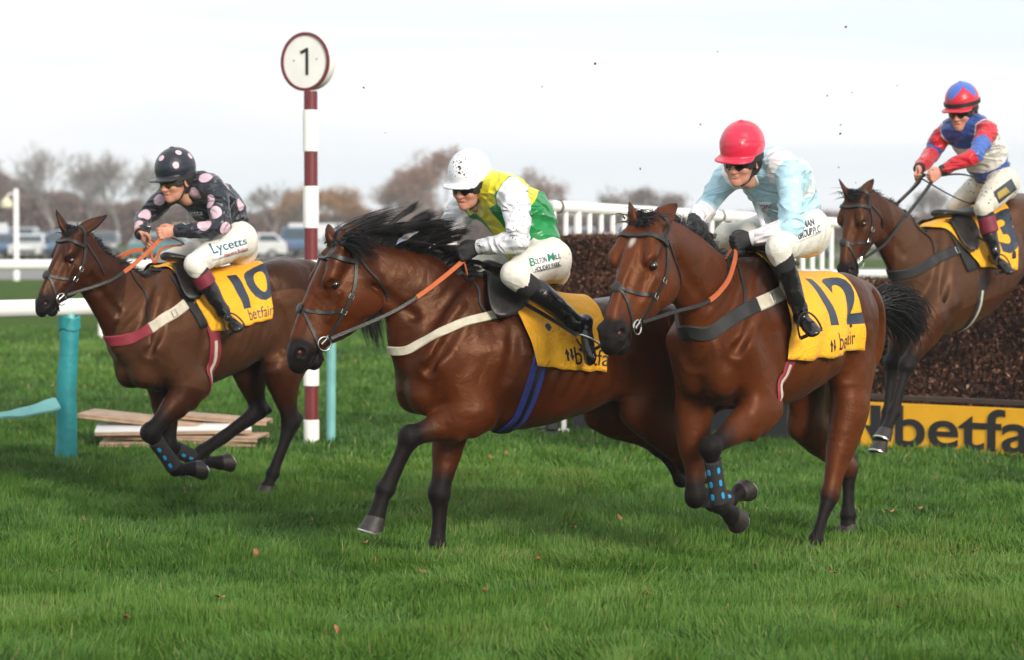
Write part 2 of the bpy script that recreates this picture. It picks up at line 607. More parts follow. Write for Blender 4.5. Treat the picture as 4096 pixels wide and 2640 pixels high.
# ------------------------------------------------------------------ rails
M['white_pvc'] = simple_mat('white_pvc', (.82, .81, .79), .38, .05, 4, .08, 20, dirt=((.45, .42, .36), .25, 6))
M['white_paint'] = simple_mat('white_paint', (.84, .83, .79), .5, .05, 4, .08, 20, dirt=((.55, .53, .42), .22, 9))
M['maroon_paint'] = simple_mat('maroon_paint', (.145, .019, .023), .38, .1, 6, .08, 20)
M['teal_pad'] = simple_mat('teal_padding', (.012, .235, .255), .5, .15, 8, .5, 26, dirt=((.05, .12, .10), .25, 10))
M['teal_faded'] = simple_mat('faded_teal_plastic', (.16, .40, .39), .5, .12, 8, .2, 26)
M['black_band'] = simple_mat('black_band', (.015, .015, .015), .6, .1, 10)
p1g, p2g = on_ground(266, 1846), on_ground(1323, 1764)
dr = (p2g - p1g); dr[2] = 0; seg = np.linalg.norm(dr); dr = dr / seg
rail = empty('running_rail', tuple(p1g), 0, 'thick white plastic running rail on padded teal posts behind the left horse', 'rail')
def rl(p): return np.asarray(p) - p1g
a0, a1 = p1g - dr * 3.2, p2g + dr * .12
rp = np.array([a0 + (a1 - a0) * t + np.array([0, 0, 1.185]) for t in np.linspace(0, 1, 12)])
MB().tube([rl(p) for p in rp], .068, 18).build('rail', M['white_pvc'], rail)
# padded post
q = MB(); pts, rad = [], []
for i in range(13):
    t = i / 12
    pts.append(np.array([.035 * t - .01 + .006 * math.sin(t * 9), 0, 1.13 * t - .03]))
    rad.append(.083 - .012 * t + .003 * math.sin(t * 23))
q.tube(pts, rad, 20)
po = q.build('padded_post', M['teal_pad'], rail)
MB().tube([(.03, 0, 1.05), (.036, 0, 1.165)], [.045, .030], 14).build('bracket', M['teal_faded'], po)
MB().strap([(.028 - .077 * math.sin(a), -.077 * math.cos(a), 1.06 + .012 * math.sin(3 * a)) for a in np.linspace(0, 2 * math.pi, 25)], [(-math.sin(a), -math.cos(a), 0) for a in np.linspace(0, 2 * math.pi, 25)], .10, .008).build('sleeve_top', M['teal_pad'], po)
MB().tube([rl(p2g + np.array([0, 0, -.03])), rl(p2g + np.array([.01, 0, 1.17]))], .040, 16).build('post', M['teal_faded'], rail)
MB().tube([rl(p1g - dr * 2.7 + np.array([0, 0, -.03])), rl(p1g - dr * 2.7 + np.array([0, 0, 1.17]))], .045, 16).build('post', M['teal_faded'], rail)
# loose teal sleeve trailing from the post
fl0 = at_depth(232, 1612, 22.2); fl1 = at_depth(100, 1648, 22.1); fl2 = at_depth(-40, 1668, 22.0); fl3 = at_depth(-260, 1700, 21.9)
P = cr(np.array([fl0, fl1, fl2, fl3]), 24)
up = [np.array([.25, -.55 - .3 * math.sin(i * .3), .8]) for i in range(24)]
flap = MB().strap(P, up, [.125 - .05 * math.sin(i / 23 * math.pi) ** 2 + .01 * math.sin(i) for i in range(24)], .012).build('teal_sleeve', M['teal_faded'])
tag(flap, 'loose strip of teal padding hanging out sideways from the padded post', 'padding')
# far running rail
D = 47.0
q0, q1 = at_depth(-900, 1060, D), at_depth(1500, 1058, D + 1)
fr = empty('running_rail', (q0[0], q0[1], 0), 0, 'distant white running rail crossing the turf before the car park', 'rail')
o_ = np.array([q0[0], q0[1], 0])
MB().tube([q0 - o_, q1 - o_], .085, 14).build('rail', M['white_pvc'], fr)
for px in (403, 403 - 745, 403 + 745):
    b_ = at_depth(px, 1318, D + .3); b_[2] = 0
    MB().tube([b_ - o_, b_ - o_ + np.array([0, 0, 1.18])], .04, 10).build('post', M['white_pvc'], fr)
# rail further right, behind the fence
D = 37.0
q0, q1 = at_depth(2950, 1094, D), at_depth(4600, 1098, D - 1)
fr = empty('running_rail', (q0[0], q0[1], 0), 0, 'white running rail with teal posts behind the brush fence at the right', 'rail')
o_ = np.array([q0[0], q0[1], 0])
MB().tube([q0 - o_, q1 - o_], .05, 14).build('rail', M['white_pvc'], fr)
for px in (3130, 3452, 3800, 4200):
    b_ = at_depth(px, 1318, D); b_[2] = 0
    MB().tube([b_ - o_, b_ - o_ + np.array([0, 0, 1.19])], .045, 10).build('post', M['teal_faded'], fr)
# tall paling wing
w0, w1 = at_depth(2200, 824, 27.7), at_depth(3352, 892, 31.5)
wg = empty('wing_rail', (w0[0], w0[1], 0), 0, 'tall white wing of close upright palings leading to the fence', 'wing rail')
o_ = np.array([w0[0], w0[1], 0])
MB().tube([w0 - o_, w1 - o_], .056, 16).build('top_rail', M['white_pvc'], wg)
lo0, lo1 = w0 * 1.0, w1 * 1.0
lo0[2] = .42; lo1[2] = .40
MB().tube([lo0 - o_, lo1 - o_], .045, 12).build('bottom_rail', M['white_pvc'], wg)
nP = 27
for i in range(nP):
    t = (i + .3) / nP
    p = w0 + (w1 - w0) * t - o_
    big = i % 9 == 2
    MB().tube([(p[0], p[1], -.03), (p[0], p[1], p[2])], .040 if big else .0265, 10).build('post' if big else 'paling', M['white_pvc'], wg)
tb = (2230 - 2200) / (3352 - 2200)
p = w0 + (w1 - w0) * tb - o_; d_ = _n(w1 - w0)
MB().tube([p - d_ * .012, p + d_ * .012], .064, 16).build('rail_clip', M['black_band'], wg)
p = w0 + (w1 - w0) * .56 - o_
MB().tube([p - d_ * .012, p + d_ * .012], .064, 16).build('rail_clip', M['black_band'], wg)

# ------------------------------------------------------------------ furlong post
fp = on_ground(1246, 1774)
post = empty('furlong_post', tuple(fp), 0, 'red and white striped post topped by a round white sign with 1', 'marker post')
kpx = fp[1] / FPX
ys = [1790, 1680, 1544, 1376, 1209, 1041, 913, 745, 607, 441, 366]
for i in range(len(ys) - 1):
    z0, z1 = CAMZ - (ys[i] - 909) * kpx, CAMZ - (ys[i + 1] - 909) * kpx
    wht = i % 2 == 0
    rr = .0655 if wht else .0565
    MB().lathe((0, 0, 0), [(rr - .004, z0), (rr, z0 + .004), (rr, z1 - .004), (rr - .004, z1)], 28).build('white_band' if wht else 'red_band', M['white_paint' if wht else 'maroon_paint'], post)
zc = CAMZ - (249 - 909) * kpx
yaw = R(-31)
Rm = Matrix.Rotation(yaw, 3, 'Z') @ Matrix.Rotation(R(90), 3, 'X')     # lathe axis +Z -> -Y (towards the camera), turned left
Rm = Matrix.Rotation(R(-31), 3, 'Z') @ Matrix(((1, 0, 0), (0, 0, -1), (0, 1, 0)))
dc = Vector(((1227 - 1246) * kpx, 0, zc))
nrm = Rm @ Vector((0, 0, 1))
sg_ = MB().lathe(dc - nrm * .10, [(.215, -.02), (.232, 0), (.236, .10)], 40, M=Rm).build('sign_drum', M['white_paint'], post)
MB().lathe(dc, [(.236, 0), (.244, .002), (.244, .018), (.219, .020), (.217, .006)], 44, M=Rm).build('red_rim', M['maroon_paint'], sg_)
MB().lathe(dc, [(.216, .004), (.218, .009), (.10, .010), (.001, .010)], 44, M=Rm).build('sign_face', M['white_paint'], sg_)
def disc_pt(x, y, o=.014): return np.array(dc + Rm @ Vector((x, y, o)))
digit = [(-.078, .072), (-.010, .113), (.010, .113), (.010, -.113), (-.012, -.113), (-.012, .080), (-.064, .052)]
V = [disc_pt(x + .012, y, o) for o in (.0125, .016) for x, y in [(-.060, .098 - .012), (.004, .113), (.022, .113), (.022, -.110), (-.004, -.110), (-.004, .080), (-.050, .062)]]
n7 = 7
q = MB().add(V, [tuple(range(6, -1, -1)), tuple(range(7, 14))] + [(i, (i + 1) % 7, 7 + (i + 1) % 7, 7 + i) for i in range(7)])
q.build('digit_one', M['black_band'], sg_, smooth=False)
for x, y in ((-.112, .012), (.118, .018)):
    MB().lathe(disc_pt(x, y, .011), [(.008, -.002), (.009, .002), (.004, .005)], 10, M=Rm).build('screw', simple_mat('dull_bolt', (.30, .30, .26), .5), sg_)

# ------------------------------------------------------------------ stacked boards
M['board_white'] = simple_mat('white_faced_board', (.62, .60, .58), .55, .08, 5, .1, 20, dirt=((.30, .25, .20), .3, 7))
M['board_edge'] = simple_mat('raw_wood', (.36, .24, .16), .8, .25, 10, .3, 60)
bp = on_ground(700, 1795)
def board(dx, dy, z, sx, sy, rz, tilt, label, mat, roll=0.0):
    o = empty('board', (bp[0] + dx, bp[1] + dy, z), R(rz), label, 'board', 'boards stacked on the turf')
    rot = Matrix.Rotation(R(tilt), 3, 'Y') @ Matrix.Rotation(R(roll), 3, 'X')
    MB().box((0, 0, .008), (sx, sy, .016), rot, .002).build('panel', M[mat], o)
    q = MB()
    up = rot @ Vector((0, 0, -.020))
    for k in (-1, 1):
        q2 = MB().box(rot @ Vector((0, k * (sy / 2 - .02), -.013)), (sx, .034, .022), rot, .002).build('batten', M['board_edge'], o)
board(.02, .12, .050, 1.25, .62, 4, 0, 'lowest raw wooden board of the stack', 'board_edge')
board(.10, .16, .098, 1.22, .60, -5, .8, 'second wooden board from the bottom of the stack', 'board_edge')
board(-.03, .18, .160, 1.26, .66, 6, -.5, 'white faced board lying flat on the stack', 'board_white', 2)
board(-.30, .42, .215, 1.0, .50, -8, 5.5, 'tilted wooden board on top of the stack at its left end', 'board_edge', 1)
board(.26, .50, .225, .95, .30, -6, 4.0, 'narrow tilted board on top of the stack at its right end', 'board_edge', 1)

# ------------------------------------------------------------------ brush fence
fl, frr = on_ground(2285, 1729), on_ground(4096, 1833)
fd = _n(frr - fl); fb = np.array([-fd[1], fd[0], 0])                 # along the fence, and away from the camera
fence = empty('brush_fence', tuple(fl), math.atan2(fd[1], fd[0]), 'brown birch brush fence with a black and yellow sponsor board along its foot', 'steeplechase fence')
FLEN = 8.2
M['brush_core'] = simple_mat('dark_brush_core', (.016, .010, .007), 1.0, .4, 12, .9, 40)
def brush_mat():
    m, t, b = new_mat('birch_brush')
    c = ramp(t, attr(t, 'tint').outputs['Fac'], [(0, (.024, .010, .006)), (.5, (.080, .031, .016)), (.85, (.165, .068, .038)), (1, (.34, .19, .12))])
    L(t, c, b.inputs['Base Color']); b.inputs['Roughness'].default_value = .75; b.inputs['Specular IOR Level'].default_value = .3
    return m
M['brush'] = brush_mat()
def brush(x0, x1, h0, h1, y0b, y0t, y1b, y1t, n, name, seed):
    """block of cut birch: leaf and twig faces in a rind over a dark core, u along, v front to back"""
    r = np.random.default_rng(seed)
    k = .035
    MB().add([(x0 + k, y0b + k, h0), (x1 - k, y0b + k, h0), (x1 - k, y1b - k, h0), (x0 + k, y1b - k, h0), (x0 + k, y0t + k, h1 - k), (x1 - k, y0t + k, h1 - k), (x1 - k, y1t - k, h1 - k), (x0 + k, y1t - k, h1 - k)],
             [(3, 2, 1, 0), (4, 5, 6, 7), (0, 1, 5, 4), (1, 2, 6, 5), (2, 3, 7, 6), (3, 0, 4, 7)]).build(name + '_core', M['brush_core'], fence, False)
    x = x0 + (x1 - x0) * r.random(n)
    fc = r.random(n)
    z = np.where(fc < .68, h0 + (h1 - h0) * r.random(n), h1 + .012 * r.normal(size=n))
    s = (z - h0) / (h1 - h0)
    yf = y0b + (y0t - y0b) * s; yb = y1b + (y1t - y1b) * s
    y = np.where(fc < .68, yf + .022 * np.abs(r.normal(size=n)) - .02, yf + (yb - yf) * r.random(n))
    endm = fc > .92
    x = np.where(endm, np.where(r.random(n) < .5, x0 + .01 * r.normal(size=n), x1 + .01 * r.normal(size=n)), x)
    z = np.where(endm, h0 + (h1 - h0) * r.random(n), z)
    C3 = np.stack([x, y, z], 1)
    a = r.normal(size=(n, 3)) + np.array([0, -.3, .5]); a /= np.linalg.norm(a, axis=1, keepdims=True)
    bb = np.cross(a, r.normal(size=(n, 3))); bb /= np.linalg.norm(bb, axis=1, keepdims=True)
    tw = r.random(n) < .25
    la = np.where(tw, .05 + .05 * r.random(n), .011 + .020 * r.random(n))[:, None]; lb = np.where(tw, .0018, .006 + .010 * r.random(n))[:, None]
    V = np.stack([C3 - a * la, C3 + bb * lb, C3 + a * la, C3 - bb * lb], 1).reshape(-1, 3)
    F = np.arange(n * 4).reshape(-1, 4)
    cl = value_noise(C3, 5.0, 8)
    tint = np.clip(.40 + .25 * cl + .22 * r.normal(size=n), 0, .9); tint = np.where(r.random(n) < .05, 1.0, tint)
    if 'shoulder' in name: tint = np.clip(tint + .08, 0, 1)
    add_mesh(name, V, F, M['brush'], fence, False, {'tint': np.repeat(tint, 4)})
brush(.15, FLEN, .20, 1.34, .10, .62, 1.15, 1.05, 60000, 'brush', 1)
brush(-1.0, .62, .20, 1.70, .75, .95, 1.75, 1.6, 24000, 'brush_shoulder', 2)
q = MB().box((.655, .86, .95), (.035, .05, 1.50), None, .004).build('yellow_edge', simple_mat('yellow_edge_paint', (.62, .33, .012), .5), fence)
# foot boards
M['board_yellow'] = simple_mat('yellow_board', (.86, .43, .008), .45, .06, 5, .06, 20, dirt=((.30, .15, .03), .16, 26))
M['board_black'] = simple_mat('black_board', (.016, .016, .018), .55, .2, 6, .1, 20, dirt=((.05, .045, .035), .3, 20))
BH = .405
def fu(px, py):   # distance along the fence of a pixel on its front plane
    d = ray(px, py); o = np.array([0, 0, CAMZ]) - fl
    t = -(o @ fb) / (d @ fb)
    return (o + d * t) @ fd, (o + d * t)[2]
uy, _ = fu(3412, 1750)
MB().box((uy / 2 - .0, .02, BH / 2 - .02), (uy - .02, .03, BH), None, .004).build('black_board', M['board_black'], fence)
yb_ = MB().box(((uy + FLEN) / 2, .02, BH / 2 - .02), (FLEN - uy, .03, BH), None, .004).build('yellow_board', M['board_yellow'], fence)
MB().box((FLEN / 2, .055, BH + .02), (FLEN, .05, .045), None, .006).build('top_rail', simple_mat('dark_timber', (.05, .032, .022), .8, .3, 10, .3, 40), fence)
def fence_text(body, u0, z0, hgt_, bold, ws=1.0):
    cu = bpy.data.curves.new('lettering', 'FONT'); cu.body = body; cu.offset = bold; cu.resolution_u = 8; cu.extrude = .004
    ob = bpy.data.objects.new('lettering', cu); COL.objects.link(ob)
    me = bpy.data.meshes.new_from_object(ob.evaluated_get(bpy.context.evaluated_depsgraph_get()))
    bpy.data.objects.remove(ob)
    k = hgt_ / .70
    V = np.array([v.co[:] for v in me.vertices]); mn = V[:, 0].min()
    V = np.stack([u0 + (V[:, 0] - mn) * k * ws, .002 - V[:, 2] - .003, z0 + V[:, 1] * k], 1)
    F = [tuple(p.vertices) for p in me.polygons]
    wdt = V[:, 0].max() - u0
    add_mesh('lettering', V, F, M['print_on_board'], yb_, False)
    return wdt
M['print_on_board'] = simple_mat('black_print_on_board', (.014, .014, .015), .45, .1, 10)
ub, zb_ = fu(3585, 1800)
ue, _ = fu(4096, 1800)
# "betfair" : the b starts at pixel 3585, the fifth letter is cut by the frame
fence_text('betfair', ub - .01, .045, .325, .012, 1.38)
# two-arrow emblem left of it
u0, u1 = fu(3420, 1750)[0] - .10, fu(3545, 1750)[0]
q = MB()
for poly in ([(0, .50), (.26, 1.0), (.52, .50), (.38, .50), (.38, 0), (.14, 0), (.14, .50)], [(.48, .50), (.62, .50), (.62, 1.0), (.86, 1.0), (.86, .50), (1.0, .50), (.74, 0)]):
    n = len(poly)
    q.add([(u0 + x * (u1 - u0), yy, .03 + y * .33) for yy in (.004, -.001) for x, y in poly], [tuple(range(n, 2 * n)), tuple(range(n - 1, -1, -1))] + [(i, n + i, n + (i + 1) % n, (i + 1) % n) for i in range(n)])
q.build('emblem', M['print_on_board'], yb_, False)
# small things at the end of the fence
eb = on_ground(2256, 1728)
st = empty('marker_stand', tuple(eb), 0, 'short white upright on flat feet by the end of the fence', 'stand')
MB().tube([(0, 0, 0), (0, 0, .62)], .022, 12).build('upright', M['white_pvc'], st)
MB().box((-.02, 0, .015), (.13, .05, .03), None, .004).build('foot', M['white_pvc'], st)
cb = on_ground(2180, 1750)
cm = empty('remote_camera', tuple(cb), R(12), 'black and cream long lens camera set low on the grass by the fence', 'camera')
MB().box((.06, 0, .13), (.11, .10, .14), None, .015).build('camera_body', M['black_band'], cm)
Rx = Matrix.Rotation(R(-90), 3, 'Y')
MB().lathe((.0, 0, .13), [(.035, 0), (.045, .01), (.045, .09), (.058, .12), (.060, .20), (.052, .205), (.050, .17)], 20, M=Rx).build('lens', simple_mat('cream_lens', (.60, .54, .42), .5), cm)
MB().box((.05, 0, .03), (.16, .12, .06), None, .01).build('ground_plate', M['black_band'], cm)
MB().box((.08, .0, .225), (.05, .05, .05), None, .01).build('viewfinder', M['black_band'], cm)

# ------------------------------------------------------------------ lamp post
lb = on_ground(66, 1122)
lp = empty('lamp_post', tuple(lb), 0, 'white lamp post with a hanging lantern at the far left', 'street lamp')
MB().lathe((0, 0, 0), [(.10, 0), (.10, .3), (.085, .32), (.080, 3.05), (.04, 3.10)], 16).build('post', M['white_pvc'], lp)
MB().tube([(0, 0, 2.85), (-.10, 0, 2.93), (-.24, 0, 2.92), (-.30, 0, 2.82)], .03, 10).build('bracket', M['white_pvc'], lp)
MB().lathe((-.32, 0, 2.42), [(.10, 0), (.20, .05), (.21, .16), (.16, .28), (.08, .36), (.03, .42)], 18).build('lantern', simple_mat('cream_lantern', (.62, .58, .42), .4), lp)

# ------------------------------------------------------------------ vehicles in the far car park
M['tyre'] = simple_mat('tyre_rubber', (.015, .015, .015), .8)
M['alloy_wheel'] = simple_mat('wheel_trim', (.30, .31, .32), .35, .1, 10, metal=.7)
M['glass'] = simple_mat('dark_car_glass', (.035, .055, .065), .06, .1, 4)
M['lamp_glass'] = simple_mat('headlamp_glass', (.55, .55, .52), .15)
M['tail_lamp'] = simple_mat('tail_lamp', (.35, .012, .012), .2)
M['trim'] = simple_mat('black_trim', (.02, .02, .02), .6)
PAINT = {}
def paint(nm, col, metal=.0):
    if nm not in PAINT:
        m, t, b = new_mat(nm + '_paint')
        L(t, ramp(t, noise(t, 1.5, 2.0), [(.3, tuple(c * .9 for c in col)), (.7, col)]), b.inputs['Base Color'])
        b.inputs['Roughness'].default_value = .28; b.inputs['Coat Weight'].default_value = .8; b.inputs['Metallic'].default_value = metal
        PAINT[nm] = m
    return PAINT[nm]
SHAPES = {  # side profile (x, z) of body then roof, length, width
 'hatchback': dict(L=4.1, W=1.75, low=[(-2.05, .35), (-2.05, .75), (-1.95, .88), (-.95, .98), (2.0, .98), (2.05, .70), (2.05, .35)], cab=[(-1.0, .96), (-.30, 1.46), (1.35, 1.48), (1.95, .96)]),
 'saloon': dict(L=4.6, W=1.8, low=[(-2.3, .34), (-2.3, .72), (-2.2, .86), (-1.0, .95), (2.2, .95), (2.3, .7), (2.3, .34)], cab=[(-1.05, .93), (-.3, 1.42), (1.0, 1.43), (1.75, .93)]),
 'estate_car': dict(L=4.6, W=1.8, low=[(-2.3, .36), (-2.3, .78), (-2.2, .92), (-1.05, 1.02), (2.25, 1.02), (2.3, .7), (2.3, .36)], cab=[(-1.1, 1.0), (-.4, 1.55), (1.9, 1.56), (2.2, 1.0)]),
 'off_roader': dict(L=4.6, W=1.9, low=[(-2.3, .45), (-2.3, .92), (-2.2, 1.05), (-1.0, 1.15), (2.25, 1.15), (2.3, .8), (2.3, .45)], cab=[(-1.0, 1.12), (-.45, 1.80), (2.05, 1.80), (2.22, 1.12)]),
 'van': dict(L=5.0, W=1.95, low=[(-2.5, .40), (-2.5, .88), (-2.4, 1.02), (-1.75, 1.18), (2.45, 1.2), (2.5, .8), (2.5, .40)], cab=[(-1.75, 1.16), (-1.05, 2.02), (2.38, 2.06), (2.45, 1.16)]),
}
def vehicle(kind, px, yaw, col, label, D=175.0, cat='car', flip=False):
    s = SHAPES[kind]
    p = at_depth(px, 1029, D)
    o = empty(kind, (p[0], p[1], 0), R(yaw), label, cat, 'vehicles parked beyond the course')
    hw = s['W'] / 2
    def hull(prof, w0, w1, cap):
        n = len(prof); V = []
        zs = [z for x, z in prof]; z0, z1 = min(zs), max(zs)
        for sg in (-1, 1):
            for x, z in prof:
                V.append((x, sg * (w0 + (w1 - w0) * (z - z0) / (z1 - z0 + 1e-6)), z))
        return V, [tuple(range(n)), tuple(range(2 * n - 1, n - 1, -1))] + [((i + 1) % n, i, n + i, n + (i + 1) % n) for i in range(n)]
    V, F = hull(s['low'], hw - .03, hw - .02, 1)
    bo = MB().add(V, F).build('body', col, o, False)
    bev = bo.modifiers.new('bevel', 'BEVEL'); bev.width = .06; bev.segments = 2
    V, F = hull(s['cab'], hw - .06, hw - .24, 1)
    cb_ = MB().add(V, F).build('cabin', col, o, False)
    bev = cb_.modifiers.new('bevel', 'BEVEL'); bev.width = .05; bev.segments = 2
    (xa, za), (xb, zb), (xc, zc_), (xd, zd) = s['cab']
    def wy(z, e=.012): return (hw - .06) + (-.18) * (z - za) / (max(zb, zc_) - za) + e
    zl, zh = za + .07, max(zb, zc_) - .10
    def cx(z, lo=True):
        t = (z - za) / (max(zb, zc_) - za)
        return xa + (xb - xa) * t if lo else xd + (xc - xd) * t
    nwin = 2 if kind in ('hatchback', 'saloon') else 3
    if kind == 'van': nwin = 3 if 'windows' in label else 1
    xl = cx(zl) + .12; xr = cx(zl, False) - .12
    for sg in (-1, 1):
        for i in range(nwin):
            fa, fb2 = (i + .04) / max(nwin, 1), (i + .96) / max(nwin, 1)
            if kind == 'van' and nwin == 1: fa, fb2 = .02, .24
            lo0, lo1 = xl + (xr - xl) * fa, xl + (xr - xl) * fb2
            tl, tr = cx(zh) + .10, cx(zh, False) - .10
            h0_, h1_ = max(tl, lo0 + (.0 if i else (tl - xl))), min(tr, lo1)
            if i == nwin - 1 and not (kind == 'van' and nwin == 1): h1_ = tr
            pts = [(lo0, sg * wy(zl), zl), (lo1, sg * wy(zl), zl), (max(h1_, h0_ + .05), sg * wy(zh), zh), (h0_, sg * wy(zh), zh)]
            q = MB().add(pts, [(0, 1, 2, 3) if sg < 0 else (3, 2, 1, 0)]).build('side_window', M['glass'], o, False)
            so = q.modifiers.new('solid', 'SOLIDIFY'); so.thickness = .012; so.offset = 1
    for lo, nm in ((True, 'windscreen'), (False, 'rear_window')):
        e = -.015 if lo else .015
        x0_, x1_ = cx(zl, lo) + e, cx(zh, lo) + e
        pts = [(x0_, -wy(zl, -.10), zl), (x0_, wy(zl, -.10), zl), (x1_, wy(zh, -.10), zh), (x1_, -wy(zh, -.10), zh)]
        q = MB().add(pts, [(3, 2, 1, 0) if lo else (0, 1, 2, 3)]).build(nm, M['glass'], o, False)
        so = q.modifiers.new('solid', 'SOLIDIFY'); so.thickness = .012; so.offset = 1
    wr = .33 if kind not in ('off_roader', 'van') else .37
    Ry = Matrix.Rotation(R(90), 3, 'X')
    for xx in (-s['L'] * .31, s['L'] * .30):
        for sg in (-1, 1):
            wl = MB().lathe((xx, sg * (hw - .12), wr), [(wr * .7, -.11), (wr, -.08), (wr, .08), (wr * .7, .11)], 18, M=Ry).build('wheel', M['tyre'], o)
            MB().lathe((xx, sg * (hw - .005), wr), [(wr * .62, -.008), (wr * .60, .010), (wr * .2, .016)], 14, M=Ry).build('rim', M['alloy_wheel'], wl)
    for sg in (-1, 1):
        MB().box((-s['L'] / 2 + .01, sg * (hw - .28), .74 if kind != 'van' else .86), (.06, .34, .15), None, .02).build('headlight', M['lamp_glass'], o)
        MB().box((s['L'] / 2 - .01, sg * (hw - .16), .80), (.06, .16, .24), None, .02).build('tail_light', M['tail_lamp'], o)
        MB().box((cx(zl) + .30, sg * (hw + .07), zl + .06), (.10, .18, .13), None, .03).build('mirror', M['trim'], o)
    MB().box((-s['L'] / 2 - .005, 0, .50), (.05, s['W'] * .7, .16), None, .02).build('grille', M['trim'], o)
PW, PS, PB, PG, PR, PY, PD, PT = paint('white', (.62, .63, .64)), paint('silver', (.36, .38, .40), .3), paint('blue', (.06, .13, .24), .2), paint('grey', (.13, .14, .15), .3), paint('red', (.40, .03, .035)), paint('pale_yellow', (.62, .46, .20)), paint('black', (.015, .016, .018)), paint('teal', (.10, .24, .27), .2)
VEH = [
 ('hatchback', 20, 92, PB, 'blue hatchback in the front row left of the lamp post', 'car', 160),
 ('saloon', 130, 88, PW, 'white saloon in the front row right of the lamp post', 'car', 159),
 ('estate_car', 245, 91, PB, 'blue estate car in the front row before the white van', 'car', 160),
 ('saloon', 690, 178, PT, 'teal saloon side on in the front row under the yellow van', 'car', 158),
 ('hatchback', 1000, 3, PW, 'white hatchback side on in the front row before the red saloon', 'car', 160),
 ('saloon', 1345, 92, PS, 'silver saloon in the front row right of the striped post', 'car', 160),
 ('hatchback', 2440, 4, PW, 'white hatchback side on in the front row behind the palings', 'car', 158),
 ('saloon', 2760, 88, PT, 'teal saloon in the front row behind the palings', 'car', 160),
 ('van', -60, 84, PW, 'white van at the far left edge of the car park', 'van', 176),
 ('off_roader', 90, 93, PS, 'silver off-roader facing the course beside the lamp post', 'car', 171),
 ('hatchback', 190, 86, PT, 'teal hatchback parked just right of the lamp post', 'car', 170),
 ('van', 300, 92, PW, 'white van parked behind the ears of the left horse', 'van', 184),
 ('estate_car', 420, 95, PG, 'dark grey estate car beside the pale yellow van', 'car', 172),
 ('van', 770, 2, PY, 'pale yellow van with side windows behind the spotted jockey', 'van', 178),
 ('hatchback', 590, 88, PS, 'silver hatchback half hidden by the spotted jockey hands', 'car', 169),
 ('estate_car', 905, 170, PW, 'white estate car parked in front of the yellow van', 'car', 167),
 ('saloon', 1075, 176, PR, 'bright red saloon left of the striped post', 'car', 176),
 ('off_roader', 1180, 96, PB, 'blue off-roader directly behind the striped post', 'car', 170),
 ('van', 1310, 175, PW, 'white van just right of the striped post', 'van', 186),
 ('hatchback', 1560, 90, PB, 'blue hatchback seen past the flying mane', 'car', 172),
 ('estate_car', 1700, 84, PS, 'silver estate car behind the green silks jockey arm', 'car', 174),
 ('off_roader', 2330, 92, PS, 'silver off-roader behind the left end of the palings', 'car', 172),
 ('van', 2520, 88, PW, 'white van behind the palings above the brush shoulder', 'van', 180),
 ('hatchback', 2650, 94, PB, 'blue hatchback behind the palings and the right bay head', 'car', 171),
 ('estate_car', 2860, 4, PG, 'grey estate car side on behind the palings', 'car', 174),
 ('hatchback', 3260, 86, PT, 'teal hatchback behind the right end of the palings', 'car', 172),
 ('van', 3480, 92, PS, 'silver van below the muddy brown horse muzzle', 'van', 182),
 ('off_roader', 3120, 90, PW, 'white off-roader behind the red capped jockey seat', 'car', 176),
]
for kind, px, yaw, col, lab, cat, D in VEH:
    vehicle(kind, px, yaw, col, lab, D, cat)

# ------------------------------------------------------------------ trees
def bark(name, col): return simple_mat(name, col, .9, .25, 3.0, .3, 10)
M['bark_grey'] = bark('grey_twigs', (.27, .25, .235))  # grey made paler than bark, distance haze put into the colour
M['bark_brown'] = bark('brown_twigs', (.2, .14, .11))
def leaf_mat(name, a, bcol):
    m, t, b = new_mat(name)
    L(t, ramp(t, attr(t, 'tint').outputs['Fac'], [(0, a), (1, bcol)]), b.inputs['Base Color'])
    b.inputs['Roughness'].default_value = .8; b.inputs['Specular IOR Level'].default_value = .2
    return m
M['leaf_rust'] = leaf_mat('rust_leaves', (.19, .10, .075), (.36, .215, .16))
M['leaf_orange'] = leaf_mat('orange_brown_leaves', (.22, .115, .05), (.42, .245, .12))
M['leaf_brown'] = leaf_mat('brown_wood', (.105, .066, .056), (.215, .145, .118))  # browns lightened to imitate fading in far haze
